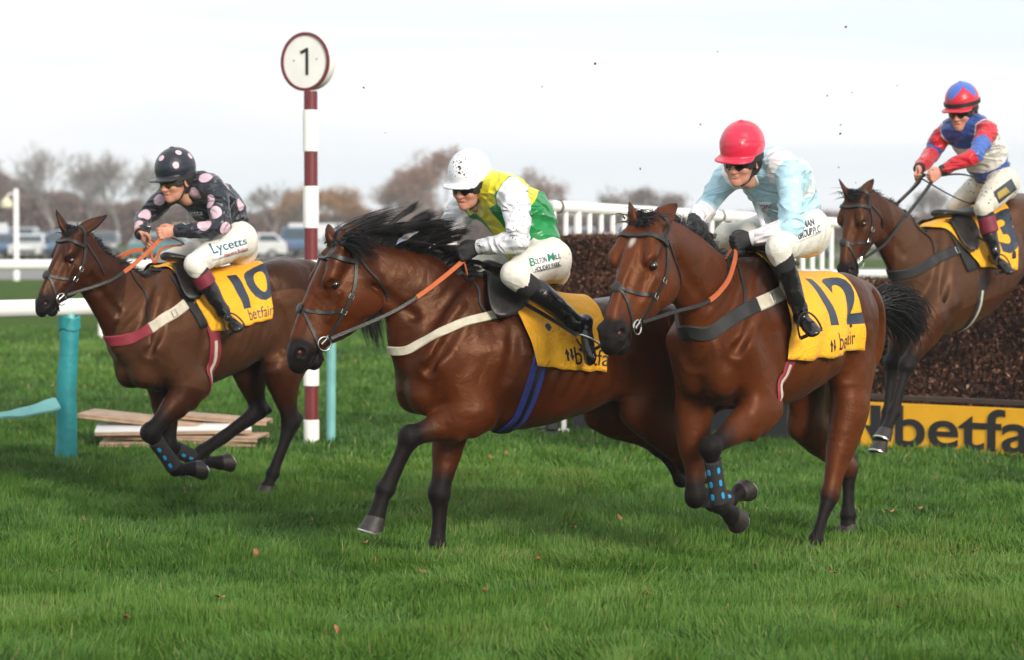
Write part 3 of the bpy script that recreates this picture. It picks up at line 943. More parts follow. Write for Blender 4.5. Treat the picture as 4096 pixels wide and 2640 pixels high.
def tree(px, D, topy, halfw, label, leaf=None, nleaf=0, seed=0, twig='bark_grey', depth=6, base_y=None, dens=1.0):
    r = np.random.default_rng(seed)
    p = at_depth(px, 909, D); p[2] = 0
    Ht = CAMZ + (909 - topy) / FPX * D
    Wd = halfw / FPX * D
    o = empty('bare_tree' if not leaf else 'autumn_tree', tuple(p), r.random() * 6, label, 'tree', 'trees beyond the car park')
    segs = []; tips = []
    def grow(a, d, ln, rad, lv):
        b_ = a + d * ln
        segs.append((a, b_, rad, rad * .68, lv))
        if lv >= depth:
            tips.append(b_); return
        k = 3 if lv in (0, 1, 2, 3) else 2
        for i in range(k + (r.random() < .35)):
            ax = r.normal(size=3); ax = _n(ax - d * (ax @ d))
            an = R(18 + 26 * r.random()) * (1.0 if lv else .9)
            nd = _n(d * math.cos(an) + ax * math.sin(an) + np.array([0, 0, .12]))
            grow(a + d * ln * (.72 + .28 * r.random()) if i else b_, nd, ln * (.70 + .22 * r.random()), rad * .6, lv + 1)
    grow(np.zeros(3), _n(np.array([.04 * r.normal(), .04 * r.normal(), 1.])), .62, .075, 0)
    A = np.array([s[0] for s in segs]); B = np.array([s[1] for s in segs])
    ext = max(A[:, 2].max(), B[:, 2].max()); wx = np.percentile(np.abs(B[:, :2]), 93)
    sc = np.array([Wd / wx, Wd / wx, Ht / ext])
    def tubes(sel, name, mat, n):
        V, F = [], []
        ang = np.arange(n) * 2 * math.pi / n
        base = 0; Vs, Fs = [], []
        for a, b_, r0, r1, lv in sel:
            a, b_ = a * sc, b_ * sc
            d = _n(b_ - a); u = _n(np.cross(d, (.3, .5, .8))); v = np.cross(d, u)
            rr0, rr1 = max(r0 * Ht / ext * .55, .020), max(r1 * Ht / ext * .55, .015)
            ring = np.cos(ang)[:, None] * u + np.sin(ang)[:, None] * v
            Vs.append(a + ring * rr0); Vs.append(b_ + ring * rr1)
            i = np.arange(n)
            Fs.append(np.stack([base + i, base + (i + 1) % n, base + n + (i + 1) % n, base + n + i], 1)); base += 2 * n
        return add_mesh(name, np.concatenate(Vs), np.concatenate(Fs), M[mat], o)
    tubes([s for s in segs if s[4] <= 1], 'trunk', twig, 8)
    cr_ = tubes([s for s in segs if s[4] > 1], 'crown', twig, 3)
    if leaf:
        tp = np.array(tips) * sc
        idx = r.integers(len(tp), size=nleaf)
        C3 = tp[idx] + r.normal(size=(nleaf, 3)) * np.array([.20, .20, .20])
        a = r.normal(size=(nleaf, 3)); a /= np.linalg.norm(a, axis=1, keepdims=True)
        bb = np.cross(a, r.normal(size=(nleaf, 3))); bb /= np.linalg.norm(bb, axis=1, keepdims=True)
        s_ = (.05 + .06 * r.random(nleaf))[:, None]
        V = np.stack([C3 - a * s_, C3 + bb * s_ * .6, C3 + a * s_, C3 - bb * s_ * .6], 1).reshape(-1, 3)
        add_mesh('foliage', V, np.arange(nleaf * 4).reshape(-1, 4), M[leaf], cr_, False, {'tint': np.repeat(np.clip(.5 + .3 * r.normal(size=nleaf), 0, 1), 4)})
TREES = [
 (215, 235, 560, 150, 'tall bare grey tree with spreading crown at the left', None, 0, 1),
 (360, 245, 600, 120, 'bare grey tree second from the left, just right of the tallest', None, 0, 2),
 (480, 240, 592, 125, 'bare grey tree rising behind the ears of the left horse', None, 0, 3),
 (590, 250, 620, 100, 'bare grey tree left of the spotted cap', None, 0, 4),
 (-15, 225, 640, 90, 'brown leafed tree cut by the left edge', 'leaf_brown', 5000, 5),
 (1105, 250, 715, 130, 'thin bare grey tree left of the striped post', None, 0, 6),
 (1215, 240, 735, 90, 'pale orange brown tree left of the striped post', 'leaf_orange', 3500, 7),
 (1325, 235, 745, 100, 'orange brown tree just right of the striped post', 'leaf_orange', 5500, 8),
 (1560, 255, 715, 90, 'thin bare tree above the flying mane', None, 0, 9),
 (1735, 225, 592, 145, 'large rust brown tree left of the white cap', 'leaf_rust', 6500, 10),
 (1640, 240, 705, 95, 'smaller rust brown tree under the big one', 'leaf_rust', 4000, 11),
 (2140, 240, 668, 110, 'rust brown tree right of the green silks', 'leaf_rust', 5000, 12),
 (2450, 270, 745, 70, 'low bare tree first above the palings', 'leaf_brown', 1800, 13),
 (2560, 275, 752, 80, 'low bare brown tree second above the palings', 'leaf_brown', 2200, 14),
 (2690, 275, 765, 80, 'low bare brown tree third above the palings', 'leaf_brown', 2000, 15),
 (3740, 240, 745, 80, 'bare grey tree behind the reins of the muddy horse', None, 0, 16),
 (4060, 250, 790, 90, 'low brown tree cut by the right edge', 'leaf_brown', 2500, 17),
]
for a in TREES:
    tree(*a)
# far-off brown wood closing the view
def wood(name, prof, D, n, label, seed):
    r = np.random.default_rng(seed)
    xs = np.array([p[0] for p in prof], float); ts = np.array([p[1] for p in prof], float)
    px = xs[0] + (xs[-1] - xs[0]) * r.random(n)
    top = np.interp(px, xs, ts) + 9 * value_noise(np.stack([px, px * 0, px * 0], 1), .03, 3) + 12 * value_noise(np.stack([px, px * 0, px * 0], 1), .011, 4)
    Dd = D + 14 * r.random(n)
    zt = CAMZ + (909 - top) / FPX * Dd
    z = zt * (1 - (r.random(n) ** 1.3))
    x = (px - 2048) / FPX * Dd
    C3 = np.stack([x, Dd, z], 1)
    a = r.normal(size=(n, 3)) * np.array([.5, .5, 1.4]); a /= np.linalg.norm(a, axis=1, keepdims=True)
    bb = np.cross(a, r.normal(size=(n, 3))); bb /= np.linalg.norm(bb, axis=1, keepdims=True)
    tw = r.random(n) < .5
    la = np.where(tw, .4 + .6 * r.random(n), .22 + .16 * r.random(n))[:, None]; lbw = np.where(tw, .045, .16)[:, None]
    V = np.stack([C3 - a * la, C3 + bb * lbw, C3 + a * la, C3 - bb * lbw], 1).reshape(-1, 3)
    tint = np.clip(.45 + .3 * value_noise(C3, .4, 9) + .2 * r.normal(size=n), 0, 1)
    tag(add_mesh(name, V, np.arange(n * 4).reshape(-1, 4), M['leaf_brown'], None, False, {'tint': np.repeat(tint, 4)}), label, 'woodland', kind='stuff')
wood('woodland', [(-400, 690), (0, 690), (90, 735), (170, 770), (320, 800), (430, 830), (560, 815), (800, 845), (1000, 860), (1200, 850), (1400, 865), (1600, 845), (1900, 850), (2200, 862), (2400, 868), (2800, 868), (3400, 872), (3700, 870), (4100, 850), (4500, 850)], 285, 120000, 'far-off brown winter woodland along the horizon', 5)

# ------------------------------------------------------------------ fallen leaves and flying clods
M['leaf_dry'] = simple_mat('dry_leaf', (.30, .12, .045), .7, .4, 40)
M['clod'] = simple_mat('turf_clod', (.035, .030, .018), .95, .4, 60, .5, 120)
r = np.random.default_rng(77)
def leaf_mesh(seed):
    rr = np.random.default_rng(seed)
    n = 12; V = []; 
    for i in range(n):
        a = 2 * math.pi * i / n
        rad = (.7 + .3 * abs(math.cos(a * 2.5))) * (1 + .1 * rr.normal())
        V.append((.030 * rad * math.cos(a), .020 * rad * math.sin(a), .010 * math.cos(a) ** 2 + .004 * rr.normal()))
    V += [(x, y, z - .0012) for x, y, z in V] + [(0, 0, .0), (0, 0, -.0012)]
    F = [(i, (i + 1) % n, 2 * n) for i in range(n)] + [(n + (i + 1) % n, n + i, 2 * n + 1) for i in range(n)] + [(i, n + i, n + (i + 1) % n, (i + 1) % n) for i in range(n)]
    return V, F
LEAVES = [(1025, 2265), (1460, 2215), (1690, 2330), (1500, 2290), (2295, 2150), (2180, 2140), (1965, 1855), (2025, 1842), (2320, 1838), (2360, 1920), (2990, 1850), (2640, 1885), (2655, 1835), (3120, 1840), (3345, 1660 + 320), (3560, 2085), (3745, 1952), (3680, 2075), (510, 2540), (1940, 2420), (2905, 2490), (3330, 2330), (3900, 2250), (1250, 2130), (740, 2005), (335, 2120), (2480, 2110), (1350, 2580), (2590, 2430), (3600, 2480), (220, 2330), (3020, 2320), (2150, 2300), (880, 2440)]
base_leaf = None
for i, (px, py) in enumerate(LEAVES):
    g = on_ground(px, py)
    if base_leaf is None:
        base_leaf = add_mesh('fallen_leaf', *leaf_mesh(1), M['leaf_dry'])
        o = base_leaf
    else:
        o = base_leaf.copy(); COL.objects.link(o)
    o.location = (g[0], g[1], g[2] + .055 + .02 * r.random() + float(hgt(g[0], g[1])))
    o.rotation_euler = (r.normal() * .6, r.normal() * .6, r.random() * 6)
    o.scale = (.8, .8, .8) if i % 3 else (1.1, 1.0, 1.0)
    tag(o, 'small dry orange brown leaf lying on the turf', 'leaf', 'fallen leaves on the turf')
def clod_mesh():
    rr = np.random.default_rng(4)
    V, F = [], []
    for j in range(6):
        for i in range(8):
            a = 2 * math.pi * i / 8; b_ = math.pi * (j + .5) / 6
            k = 1 + .35 * rr.normal()
            V.append((.014 * k * math.sin(b_) * math.cos(a), .009 * k * math.sin(b_) * math.sin(a), .010 * k * math.cos(b_)))
    for j in range(5):
        for i in range(8):
            F.append((j * 8 + i, j * 8 + (i + 1) % 8, (j + 1) * 8 + (i + 1) % 8, (j + 1) * 8 + i))
    F += [tuple(range(7, -1, -1)), tuple(range(40, 48))]
    return V, F
CLODS = [(2561, 675), (2802, 498), (3408, 370), (3309, 383), (3383, 108), (2380, 255), (3588, 343), (3355, 670), (3361, 535), (3423, 731), (3362, 500), (2168, 347), (1542, 531), (1100, 1468), (1075, 1490), (1048, 1476), (1082, 1452), (1045, 1465), (3070, 1690), (3015, 1985), (2985, 2030), (3000, 2062), (2970, 2080), (3560, 900), (3700, 705), (1455, 350), (2870, 207), (3020, 1955), (3275, 1075), (3430, 870), (3100, 2010), (2935, 2030)]
base_c = None
for i, (px, py) in enumerate(CLODS):
    D = 15.0 + 6 * r.random() if py < 1000 else 15.6
    if 1000 < px < 1150 and py > 1400: D = 18
    g = at_depth(px, py, D)
    if base_c is None:
        base_c = add_mesh('turf_clod', *clod_mesh(), M['clod']); o = base_c
    else:
        o = base_c.copy(); COL.objects.link(o)
    o.location = tuple(g); o.rotation_euler = tuple(r.random(3) * 6)
    s = .22 + .35 * r.random(); o.scale = (s * (1.6 if i in (0,) else 1), s, s)
    tag(o, 'small dark clod of turf flung through the air', 'clod', 'clods of turf in the air')

# ------------------------------------------------------------------ thin winter air
hz = bpy.data.materials.new('winter_haze'); hz.use_nodes = True
tt_ = hz.node_tree; tt_.nodes.clear()
ho = tt_.nodes.new('ShaderNodeOutputMaterial'); hv = tt_.nodes.new('ShaderNodeVolumePrincipled')
hv.inputs['Color'].default_value = (.93, .95, 1.0, 1); hv.inputs['Density'].default_value = .0005
tt_.links.new(hv.outputs['Volume'], ho.inputs['Volume'])
hb = MB().box((0, 735, 30), (1420, 1540, 62)).build('haze', hz, None, False)
tag(hb, 'thin pale winter haze over the course', 'haze', kind='stuff')

# ------------------------------------------------------------------ horses
def coat_mat(name, bay, dark, clip=None, rough=0.42, top=0.6):
    """short horse hair: bay base, black points (attribute 'black'), clipped lighter hair (attribute 'clip')"""
    m, t, b = new_mat(name)
    f = noise(t, 5.0, 5.0, 0.6, 0.4)
    f2 = noise(t, 160.0, 3.0, 0.7, 0.2, mapscale=(0.35, 1, 1))
    c = ramp(t, f, [(0.25, tuple(x * 0.72 for x in bay)), (0.55, bay), (0.8, tuple(min(1, x * 1.3) for x in bay))])
    if clip:
        fc = ramp(t, f, [(0.3, tuple(x * 0.88 for x in clip)), (0.75, tuple(x * 1.12 for x in clip))])
        cm = ramp(t, attr(t, 'clip').outputs['Fac'], [(0.47, 0), (0.53, 1)])
        c0 = c
    bk = mth(t, 'ADD', attr(t, 'black').outputs['Fac'], mth(t, 'MULTIPLY', mth(t, 'SUBTRACT', noise(t, 14.0, 4.0), 0.5), 0.35))
    bm = ramp(t, bk, [(0.22, 0), (0.78, 1)])
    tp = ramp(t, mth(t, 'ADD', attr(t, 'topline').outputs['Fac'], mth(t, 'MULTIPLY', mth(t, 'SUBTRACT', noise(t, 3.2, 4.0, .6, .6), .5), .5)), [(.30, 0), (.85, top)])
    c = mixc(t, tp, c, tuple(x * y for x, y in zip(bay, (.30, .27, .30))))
    if clip:
        c = mixc(t, cm, c, fc)
    c = mixc(t, bm, c, dark)
    c = mixc(t, attr(t, 'star').outputs['Fac'], c, (.45, .42, .38))
    hair = ramp(t, f2, [(0.3, 0.82), (0.7, 1.14)])
    mul = t.nodes.new('ShaderNodeMix'); mul.data_type = 'RGBA'; mul.blend_type = 'MULTIPLY'
    mul.inputs['Factor'].default_value = 1.0
    L(t, c, mul.inputs['A']); L(t, hair, mul.inputs['B'])
    L(t, mul.outputs['Result'], b.inputs['Base Color'])
    rr = ramp(t, f, [(0.2, rough - 0.06), (0.8, rough + 0.10)])
    rr = mixc(t, bm, rr, (.60, .60, .60))
    L(t, rr, b.inputs['Roughness'])
    b.inputs['Specular IOR Level'].default_value = 0.33
    L(t, mixc(t, bm, (1.0, .60, .40), (.42, .40, .40)), b.inputs['Specular Tint'])
    b.inputs['Sheen Weight'].default_value = 0.02
    b.inputs['Sheen Roughness'].default_value = 0.4
    # muscle relief, veins and hair grain
    n1 = noise(t, 7.0, 3.0, 0.5, 0.8)
    vn = N(t, 'ShaderNodeTexNoise', Scale=9.0, Detail=2.0, Distortion=1.2)
    L(t, t.nodes.new('ShaderNodeTexCoord').outputs['Object'], vn.inputs['Vector'])
    ridge = mth(t, 'ABSOLUTE', mth(t, 'SUBTRACT', vn.outputs['Fac'], 0.5))
    ridge = ramp(t, ridge, [(0.0, 1), (0.025, 0)])
    vmask = ramp(t, noise(t, 2.6, 2.0), [(.48, 0), (.66, .09)])
    h = mth(t, 'ADD', mth(t, 'MULTIPLY', n1, 1.0), mth(t, 'MULTIPLY', ridge, vmask))
    h = mth(t, 'ADD', h, mth(t, 'MULTIPLY', f2, 0.16))
    h = mth(t, 'ADD', h, mth(t, 'MULTIPLY', noise(t, 26.0, 4.0, .6, .5), 0.10))
    bump(t, b, h, 0.42, 0.02)
    return m

TORSO = np.array([
    # s     top   bot   halfw ctop
    [0.42, 1.14, 0.93, 0.10, 0.2],
    [0.36, 1.27, 0.86, 0.165, 0.25],
    [0.20, 1.44, 0.795, 0.225, 0.40],
    [0.05, 1.575, 0.775, 0.250, 0.60],
    [-0.10, 1.605, 0.770, 0.270, 0.64],
    [-0.28, 1.565, 0.780, 0.290, 0.45],
    [-0.50, 1.525, 0.825, 0.305, 0.30],
    [-0.72, 1.530, 0.915, 0.295, 0.28],
    [-0.90, 1.570, 1.02, 0.272, 0.30],
    [-1.05, 1.580, 1.10, 0.258, 0.34],
    [-1.20, 1.530, 1.12, 0.230, 0.30],
    [-1.30, 1.450, 1.15, 0.180, 0.25],
    [-1.37, 1.36, 1.20, 0.10, 0.2]])

class Horse:
    def __init__(h, c):
        h.c = c
        th = R(c['theta'])
        h.f = np.array([-math.cos(th), -math.sin(th), 0.0])
        h.n = np.array([math.sin(th), -math.cos(th), 0.0])
        wp = at_depth(*c['withers'], c['Y'])
        h.O = np.array([wp[0], wp[1], 0.0])
        h.zw = wp[2]
        h.pit = R(c['pitch'])
        h.rz = math.atan2(h.f[1], h.f[0])
        h.root = empty('racehorse', tuple(h.O), h.rz, c['label'], 'horse', 'racehorses in the steeplechase')
        dbg(c['key'], 'O', h.O.round(2), 'zw', round(h.zw, 2))
    def P(h, px, py, lat=0.0):
        """photograph pixel -> horse-local point on the sagittal plane at lateral offset lat"""
        o = np.array([0, 0, CAMZ]) - h.O
        d = ray(px, py)
        t = (lat - o @ h.n) / (d @ h.n)
        w = o + d * t
        return np.array([w @ h.f, w @ h.n, w[2]])
    def to_local(h, w):
        w = np.asarray(w) - h.O
        return np.array([w @ h.f, w @ h.n, w[2]])
    def T(h, s, y, z):
        """torso coordinates (withers at s=0, z=1.60) -> horse-local"""
        zz = z - 1.60
        if s > 0: s = s * h.c.get('fs', 1.0)
        return np.array([s * math.cos(h.pit) - zz * math.sin(h.pit), y, h.zw + s * math.sin(h.pit) + zz * math.cos(h.pit)])
    def torso_fn(h):
        T = TORSO
        o = np.argsort(T[:, 0]); T = T[o]
        ss = np.linspace(T[0, 0], T[-1, 0], 80)
        Ti = np.stack([np.interp(ss, T[:, 0], T[:, k]) for k in range(1, 5)], 1)
        for _ in range(6):
            Ti[1:-1] = (Ti[:-2] + 2 * Ti[1:-1] + Ti[2:]) / 4
        cp, sp = math.cos(h.pit), math.sin(h.pit)
        def fn(Q):
            zz0 = Q[:, 2] - h.zw
            s = Q[:, 0] * cp + zz0 * sp
            z = -Q[:, 0] * sp + zz0 * cp + 1.60
            fs = h.c.get('fs', 1.0)
            s = np.where(s > 0, s / fs, s)
            sc = np.clip(s, ss[0], ss[-1])
            top, bot, hw, ct = (np.interp(sc, ss, Ti[:, k]) for k in range(4))
            zc, hh = (top + bot) / 2, (top - bot) / 2
            v = (z - zc) / hh
            we = hw * (1 - ct * np.clip(v, 0, 1) ** 1.6 - 0.10 * np.clip(-v, 0, 1) ** 2)
            p = 2.25
            k0 = ((np.abs(Q[:, 1]) / we) ** p + np.abs(v) ** p + 1e-9) ** (1 / p)
            d = (k0 - 1) * np.minimum(we, hh) * 0.95
            ds = np.abs(s - sc)
            return np.where(ds > 0, np.sqrt(np.maximum(d, 0) ** 2 + ds ** 2) + np.minimum(d, 0) * 0.2, d)
        return fn
    def build_body(h, vox=0.009):
        c = h.c
        S = Sdf()
        lo = np.min([h.T(-1.4, -.3, .85), h.T(.42, .3, 1.6), h.T(-1.4, .3, 1.6), h.T(.42, -.3, .85)], axis=0)
        hi = np.max([h.T(-1.4, -.3, .85), h.T(.42, .3, 1.65), h.T(-1.4, .3, 1.65), h.T(.42, -.3, .85)], axis=0)
        S.raw(h.torso_fn(), lo, hi, 0.01, val=0.0)
        # ---- neck
        nk = c['neck']
        rows = []
        base = h.T(0.02, 0, 1.27)
        rows.append([*base, 0.16, 0.29])
        rows.append([*h.T(0.20, 0, 1.20), 0.165, 0.285])
        for (px, py, ru, rw) in nk:
            p = h.P(px, py, c.get('neck_lat', 0.0))
            rows.append([*p, rw, ru])
        S.tube(rows, 0.07, n=22, val=0.0)
        ncr = np.array(rows)[:, :3]
        h.neck_rows = np.array(rows)
        # brachiocephalic muscle & throat
        # ---- head
        poll, muz = h.P(*c['poll'], c.get('neck_lat', 0.0)), h.P(*c['muzzle'], c.get('muz_lat', 0.0))
        A = muz - poll
        Lh = np.linalg.norm(A); A = A / Lh
        k = Lh / 0.60
        h.hk = k
        Wd = np.array([0., 1., 0.]); Wd = _n(Wd - A * (Wd @ A))
        U = np.cross(A, Wd)
        if U[0] < 0: U = -U
        roll = R(c.get('roll', 0))
        Wd, U = Wd * math.cos(roll) + U * math.sin(roll), U * math.cos(roll) - Wd * math.sin(roll)
        h.hA, h.hU, h.hW, h.hP = A, U, Wd, poll
        ku, kw = 1.20, 1.13
        H = h.H = lambda a, u, w=0.0: poll + (A * a + U * u * ku + Wd * w * kw) * k
        dbg(c['key'], 'head length', round(Lh, 2))
        st = np.array([[0.00, .055, -.09, .060], [.08, .066, -.15, .078], [.16, .070, -.200, .086], [.24, .066, -.205, .084],
                       [.32, .060, -.175, .070], [.40, .052, -.130, .056], [.48, .046, -.098, .048], [.55, .040, -.090, .050], [.60, .018, -.070, .042]])
        rows = [[*H(a, (u + d) / 2), wv * k * kw, (u - d) / 2 * k * ku, bl] for (a, u, d, wv), bl in zip(st, (0, 0, 0, 0, .05, .15, .45, .9, 1))]
        S.tube(rows, 0.035, W=Wd, n=20)
        AX = (A, U, Wd); K3 = k * np.array([1.0, ku, kw])
        for sg in (-1, 1):
            S.ell(H(.175, -.120, sg * .058), np.array([.115, .098, .032]) * K3, AX, 0.03, val=0)          # jowl
            S.ell(H(.185, .036, sg * .080), np.array([.058, .030, .026]) * K3, AX, 0.03, val=.25)            # brow
            S.tube([[*H(.235, -.022, sg * .080), .012 * k, .014 * k], [*H(.36, -.040, sg * .060), .008 * k, .010 * k]], .025, W=Wd, val=0)  # facial crest
            S.ell(H(.545, -.002, sg * .040), np.array([.040, .034, .022]) * K3, AX, 0.02, val=1)           # nostril rim
            S.ell(H(.10, .035, sg * .060), np.array([.07, .04, .03]) * K3, AX, 0.04, val=0)                # temple
        S.ell(H(.575, -.020, 0), np.array([.035, .045, .042]) * K3, AX, 0.025, val=1)                      # upper lip
        S.ell(H(.555, -.088, 0), np.array([.045, .028, .034]) * K3, AX, 0.02, val=.9)                      # chin
        S.tube([[*H(.12, .066, 0), .03 * k, .012 * k], [*H(.34, .058, 0), .024 * k, .012 * k], [*H(.5, .040, 0), .02 * k, .012 * k]], .03, W=Wd, val=0.05)
        for sg in (-1, 1):
            S.ell(H(.205, .008, sg * .104), np.array([.024, .0135, .022]) * K3, AX, 0.010, sub=True)          # eye socket
            S.ell(H(.25, .030, sg * .094), np.array([.05, .018, .014]) * K3, AX, 0.03, sub=True)
            S.ell(H(.40, .004, sg * .066), np.array([.11, .016, .010]) * K3, AX, 0.03, sub=True)            # nasal groove
            S.ell(H(.562, .002, sg * .064), np.array([.027, .021, .028])*K3, (_n(A + .5 * U), _n(U - .5 * A), Wd), 0.008, sub=True)   # nostril
        S.ell(H(.55, -.060, 0), np.array([.075, .0055, .08])*K3, (_n(A + .10 * U), _n(U - .10 * A), Wd), 0.010, sub=True)  # mouth
        # ---- ears
        for sg, key in ((1, 'ear_near'), (-1, 'ear_far')):
            tip = h.P(*c[key], sg * .085 * k + c.get('neck_lat', 0.0))
            b0 = H(.015, .045, sg * .048)
            d = tip - b0
            fw = _n(np.cross(np.cross(d, U * .6 + Wd * sg * .7), d))   # opening faces forward/outward
            wd = _n(np.cross(d, fw))
            rows = [[*(b0 - d * .05), .034 * k, .029 * k, 0], [*(b0 + d * .18), .043 * k, .028 * k, .05], [*(b0 + d * .45), .045 * k, .022 * k, .1], [*(b0 + d * .75), .028 * k, .013 * k, .4], [*(b0 + d * .99), .004, .004, 1]]
            S.tube(rows, 0.02, W=wd, n=14)
            rows = [[*(b0 + d * .22 + fw * .026 * k), .026 * k, .015 * k], [*(b0 + d * .5 + fw * .024 * k), .029 * k, .014 * k], [*(b0 + d * .82 + fw * .012 * k), .008 * k, .006 * k]]
            S.tube(rows, 0.010, W=wd, n=8, sub=True)
        # ---- shoulders, chest, haunches
        T = h.T
        for sg in (-1, 1):
            S.tube([[*T(-.02, sg * .09, 1.50), .05, .09], [*T(.14, sg * .165, 1.33), .055, .12], [*T(.29, sg * .165, 1.10), .075, .10]], 0.05, n=8, val=0)
            S.ell(T(.345, sg * .090, 1.04), (.080, .080, .14), k=0.06, val=0)
            S.ell(T(.32, sg * .085, .91), (.08, .075, .09), k=0.06, val=0)
            S.ell(T(-.92, sg * .13, 1.42), (.25, .12, .14), k=0.07, val=0)
            S.ell(T(-1.14, sg * .12, 1.38), (.18, .115, .16), k=0.06, val=0)
            S.ell(T(-1.24, sg * .11, 1.22), (.11, .095, .18), k=0.06, val=0)
            S.ell(T(-.74, sg * .315, 1.20), (.11, .035, .12), k=0.08, sub=True)
        # ---- legs
        h.hoofs = []; h.shank = {}
        for key, sg in (('fore_near', 1), ('fore_far', -1)):
            pts = c[key]
            la = c.get(key + '_lat', (.17, .14, .13, .13, .13))
            J = [h.P(px, py, sg * l) for (px, py), l in zip(pts, la)]
            el, kn, fe, co, toe = J
            dbg(c['key'], key, [round(float(np.linalg.norm(b - a)), 2) for a, b in zip(J[:-1], J[1:])], 'z', [round(float(p[2]), 2) for p in J])
            sh = T(.30, sg * .155, 1.10)
            top = T(.06, sg * .16, 1.16)
            fa0 = kn - el
            S.ell(el + fa0 * .22 + np.array([.030, sg * .030, 0]), (.046, .040, .12), k=.035, val=0)
            S.ell(el + fa0 * .16 - np.array([.045, -sg * .024, 0]), (.040, .036, .10), k=.035, val=0)
            S.tube([[*sh, .085, .10], [*(el + (0, 0, .02)), .075, .095]], 0.06, val=0)
            S.tube([[*top, .07, .15], [*(el * .9 + top * .1), .07, .10]], 0.06, val=0)           # triceps
            fa = kn - el
            bk = np.array([-1., 0, 0]); bk = _n(bk - _n(fa) * (bk @ _n(fa)))
            rows = [[*(el - fa * .12), .080, .115, 0], [*(el + fa * .12), .084, .112, 0], [*(el + fa * .38), .070, .092, .0], [*(el + fa * .68), .052, .066, c.get('fb', .45)], [*(el + fa * .90), .047, .055, .85], [*kn, .049, .055, 1]]
            S.tube(rows, 0.04, n=14)
            ca = fe - kn
            kd = _n(_n(fa) - _n(ca) + 1e-3)
            S.ell(kn + kd * .006, (.049, .048, .062), k=0.04, val=1)
            bc = np.array([-1., 0, 0.]); bc = bc - _n(ca) * (bc @ _n(ca))
            # keep tendon side: behind the cannon seen along the folding direction
            bc = _n(np.cross(_n(ca), np.cross(_n(ca), -np.array([1., 0, 0])))) if np.linalg.norm(bc) < .2 else _n(bc)
            if _n(fa) @ _n(ca) < .2: bc = _n(np.cross(np.cross(ca, -fa), ca))
            rows = [[*kn, .047, .052, 1], [*(kn + ca * .18), .038, .044, 1], [*(kn + ca * .5), .029, .036, 1], [*(kn + ca * .82), .031, .039, 1], [*fe, .042, .047, 1]]
            S.tube(rows, 0.02, n=14)
            S.tube([[*(kn + ca * .1 + bc * .034), .017, .019, 1], [*(kn + ca * .5 + bc * .032), .015, .017, 1], [*(fe + bc * .026), .021, .023, 1]], 0.015, n=8)
            pa = co - fe
            S.tube([[*fe, .043, .047, 1], [*(fe + pa * .35), .037, .040, 1], [*(fe + pa * .75), .040, .043, 1], [*co, .049, .051, 1]], 0.015, n=8)
            S.ell(fe + bc * .028, (.022, .022, .026), k=.02, val=1)
            h.hoofs.append((fe, co, toe, bc)); h.shank[key] = (kn, fe)
        for key, sg in (('hind_near', 1), ('hind_far', -1)):
            la = c.get(key + '_lat', (.17, .13, .12, .12, .12))
            if isinstance(c[key][0], tuple) and len(c[key][0]) == 3:
                J = [np.array(p) for p in c[key]]
            else:
                J = [h.P(px, py, sg * l) for (px, py), l in zip(c[key], la)]
            sf, hk, fe, co, toe = J
            dbg(c['key'], key, [round(float(np.linalg.norm(b - a)), 2) for a, b in zip(J[:-1], J[1:])], 'z', [round(float(p[2]), 2) for p in J])
            hip = T(-1.00, sg * .13, 1.36)
            S.tube([[*hip, .12, .21], [*(hip * .45 + sf * .55), .115, .175], [*sf, .085, .115]], 0.07, n=8, val=0)
            but = T(-1.22, sg * .11, 1.24)
            ga = hk - sf
            S.tube([[*but, .09, .11], [*(but * .5 + (sf + ga * .35) * .5), .085, .11], [*(sf + ga * .45), .06, .07]], 0.06, n=8, val=0)
            rows = [[*(sf - ga * .05), .090, .130, 0], [*(sf + ga * .2), .088, .120, 0], [*(sf + ga * .5), .070, .092, c.get('hb0', .0)], [*(sf + ga * .8), .050, .066, c.get('hb1', .3)], [*hk, .050, .066, c.get('hb2', .8)]]
            S.tube(rows, 0.04, n=14)
            ca = fe - hk
            bis = _n(_n(ga) - _n(ca) + 1e-3)
            ptk = hk + bis * .055 - _n(ca) * .035
            S.tube([[*ptk, .024, .026, .8], [*(hk + bis * .03 + ca * .25), .022, .024, .9]], 0.03, val=.8)
            S.tube([[*ptk, .018, .020, .7], [*(sf + ga * .55 + bis * .035), .016, .016, .2]], 0.03, val=.5)
            rows = [[*hk, .050, .066, c.get('hb2', .8)], [*(hk + ca * .2), .040, .050, 1], [*(hk + ca * .5), .031, .039, 1], [*(hk + ca * .82), .033, .041, 1], [*fe, .044, .048, 1]]
            S.tube(rows, 0.02, n=14)
            bc = bis - _n(ca) * (bis @ _n(ca)); bc = _n(bc)
            S.tube([[*(hk + ca * .15 + bc * .042), .017, .02, 1], [*(hk + ca * .5 + bc * .034), .015, .018, 1], [*(fe + bc * .022), .017, .019, 1]], 0.015, n=8)
            pa = co - fe
            S.tube([[*fe, .043, .047, 1], [*(fe + pa * .35), .037, .040, 1], [*(fe + pa * .75), .040, .043, 1], [*co, .049, .051, 1]], 0.015, n=8)
            S.ell(fe + bc * .028, (.022, .022, .026), k=.02, val=1)
            h.hoofs.append((fe, co, toe, bc)); h.shank[key] = (hk, fe)
        # dock of the tail
        h.dock = T(-1.36, 0, 1.40)
        S.tube([[*T(-1.28, 0, 1.45), .05, .05, 0], [*T(-1.40, 0, 1.42), .03, .03, .6], [*(T(-1.42, 0, 1.40) + (-.09, 0, .0)), .02, .02, 1]], .05, n=6)
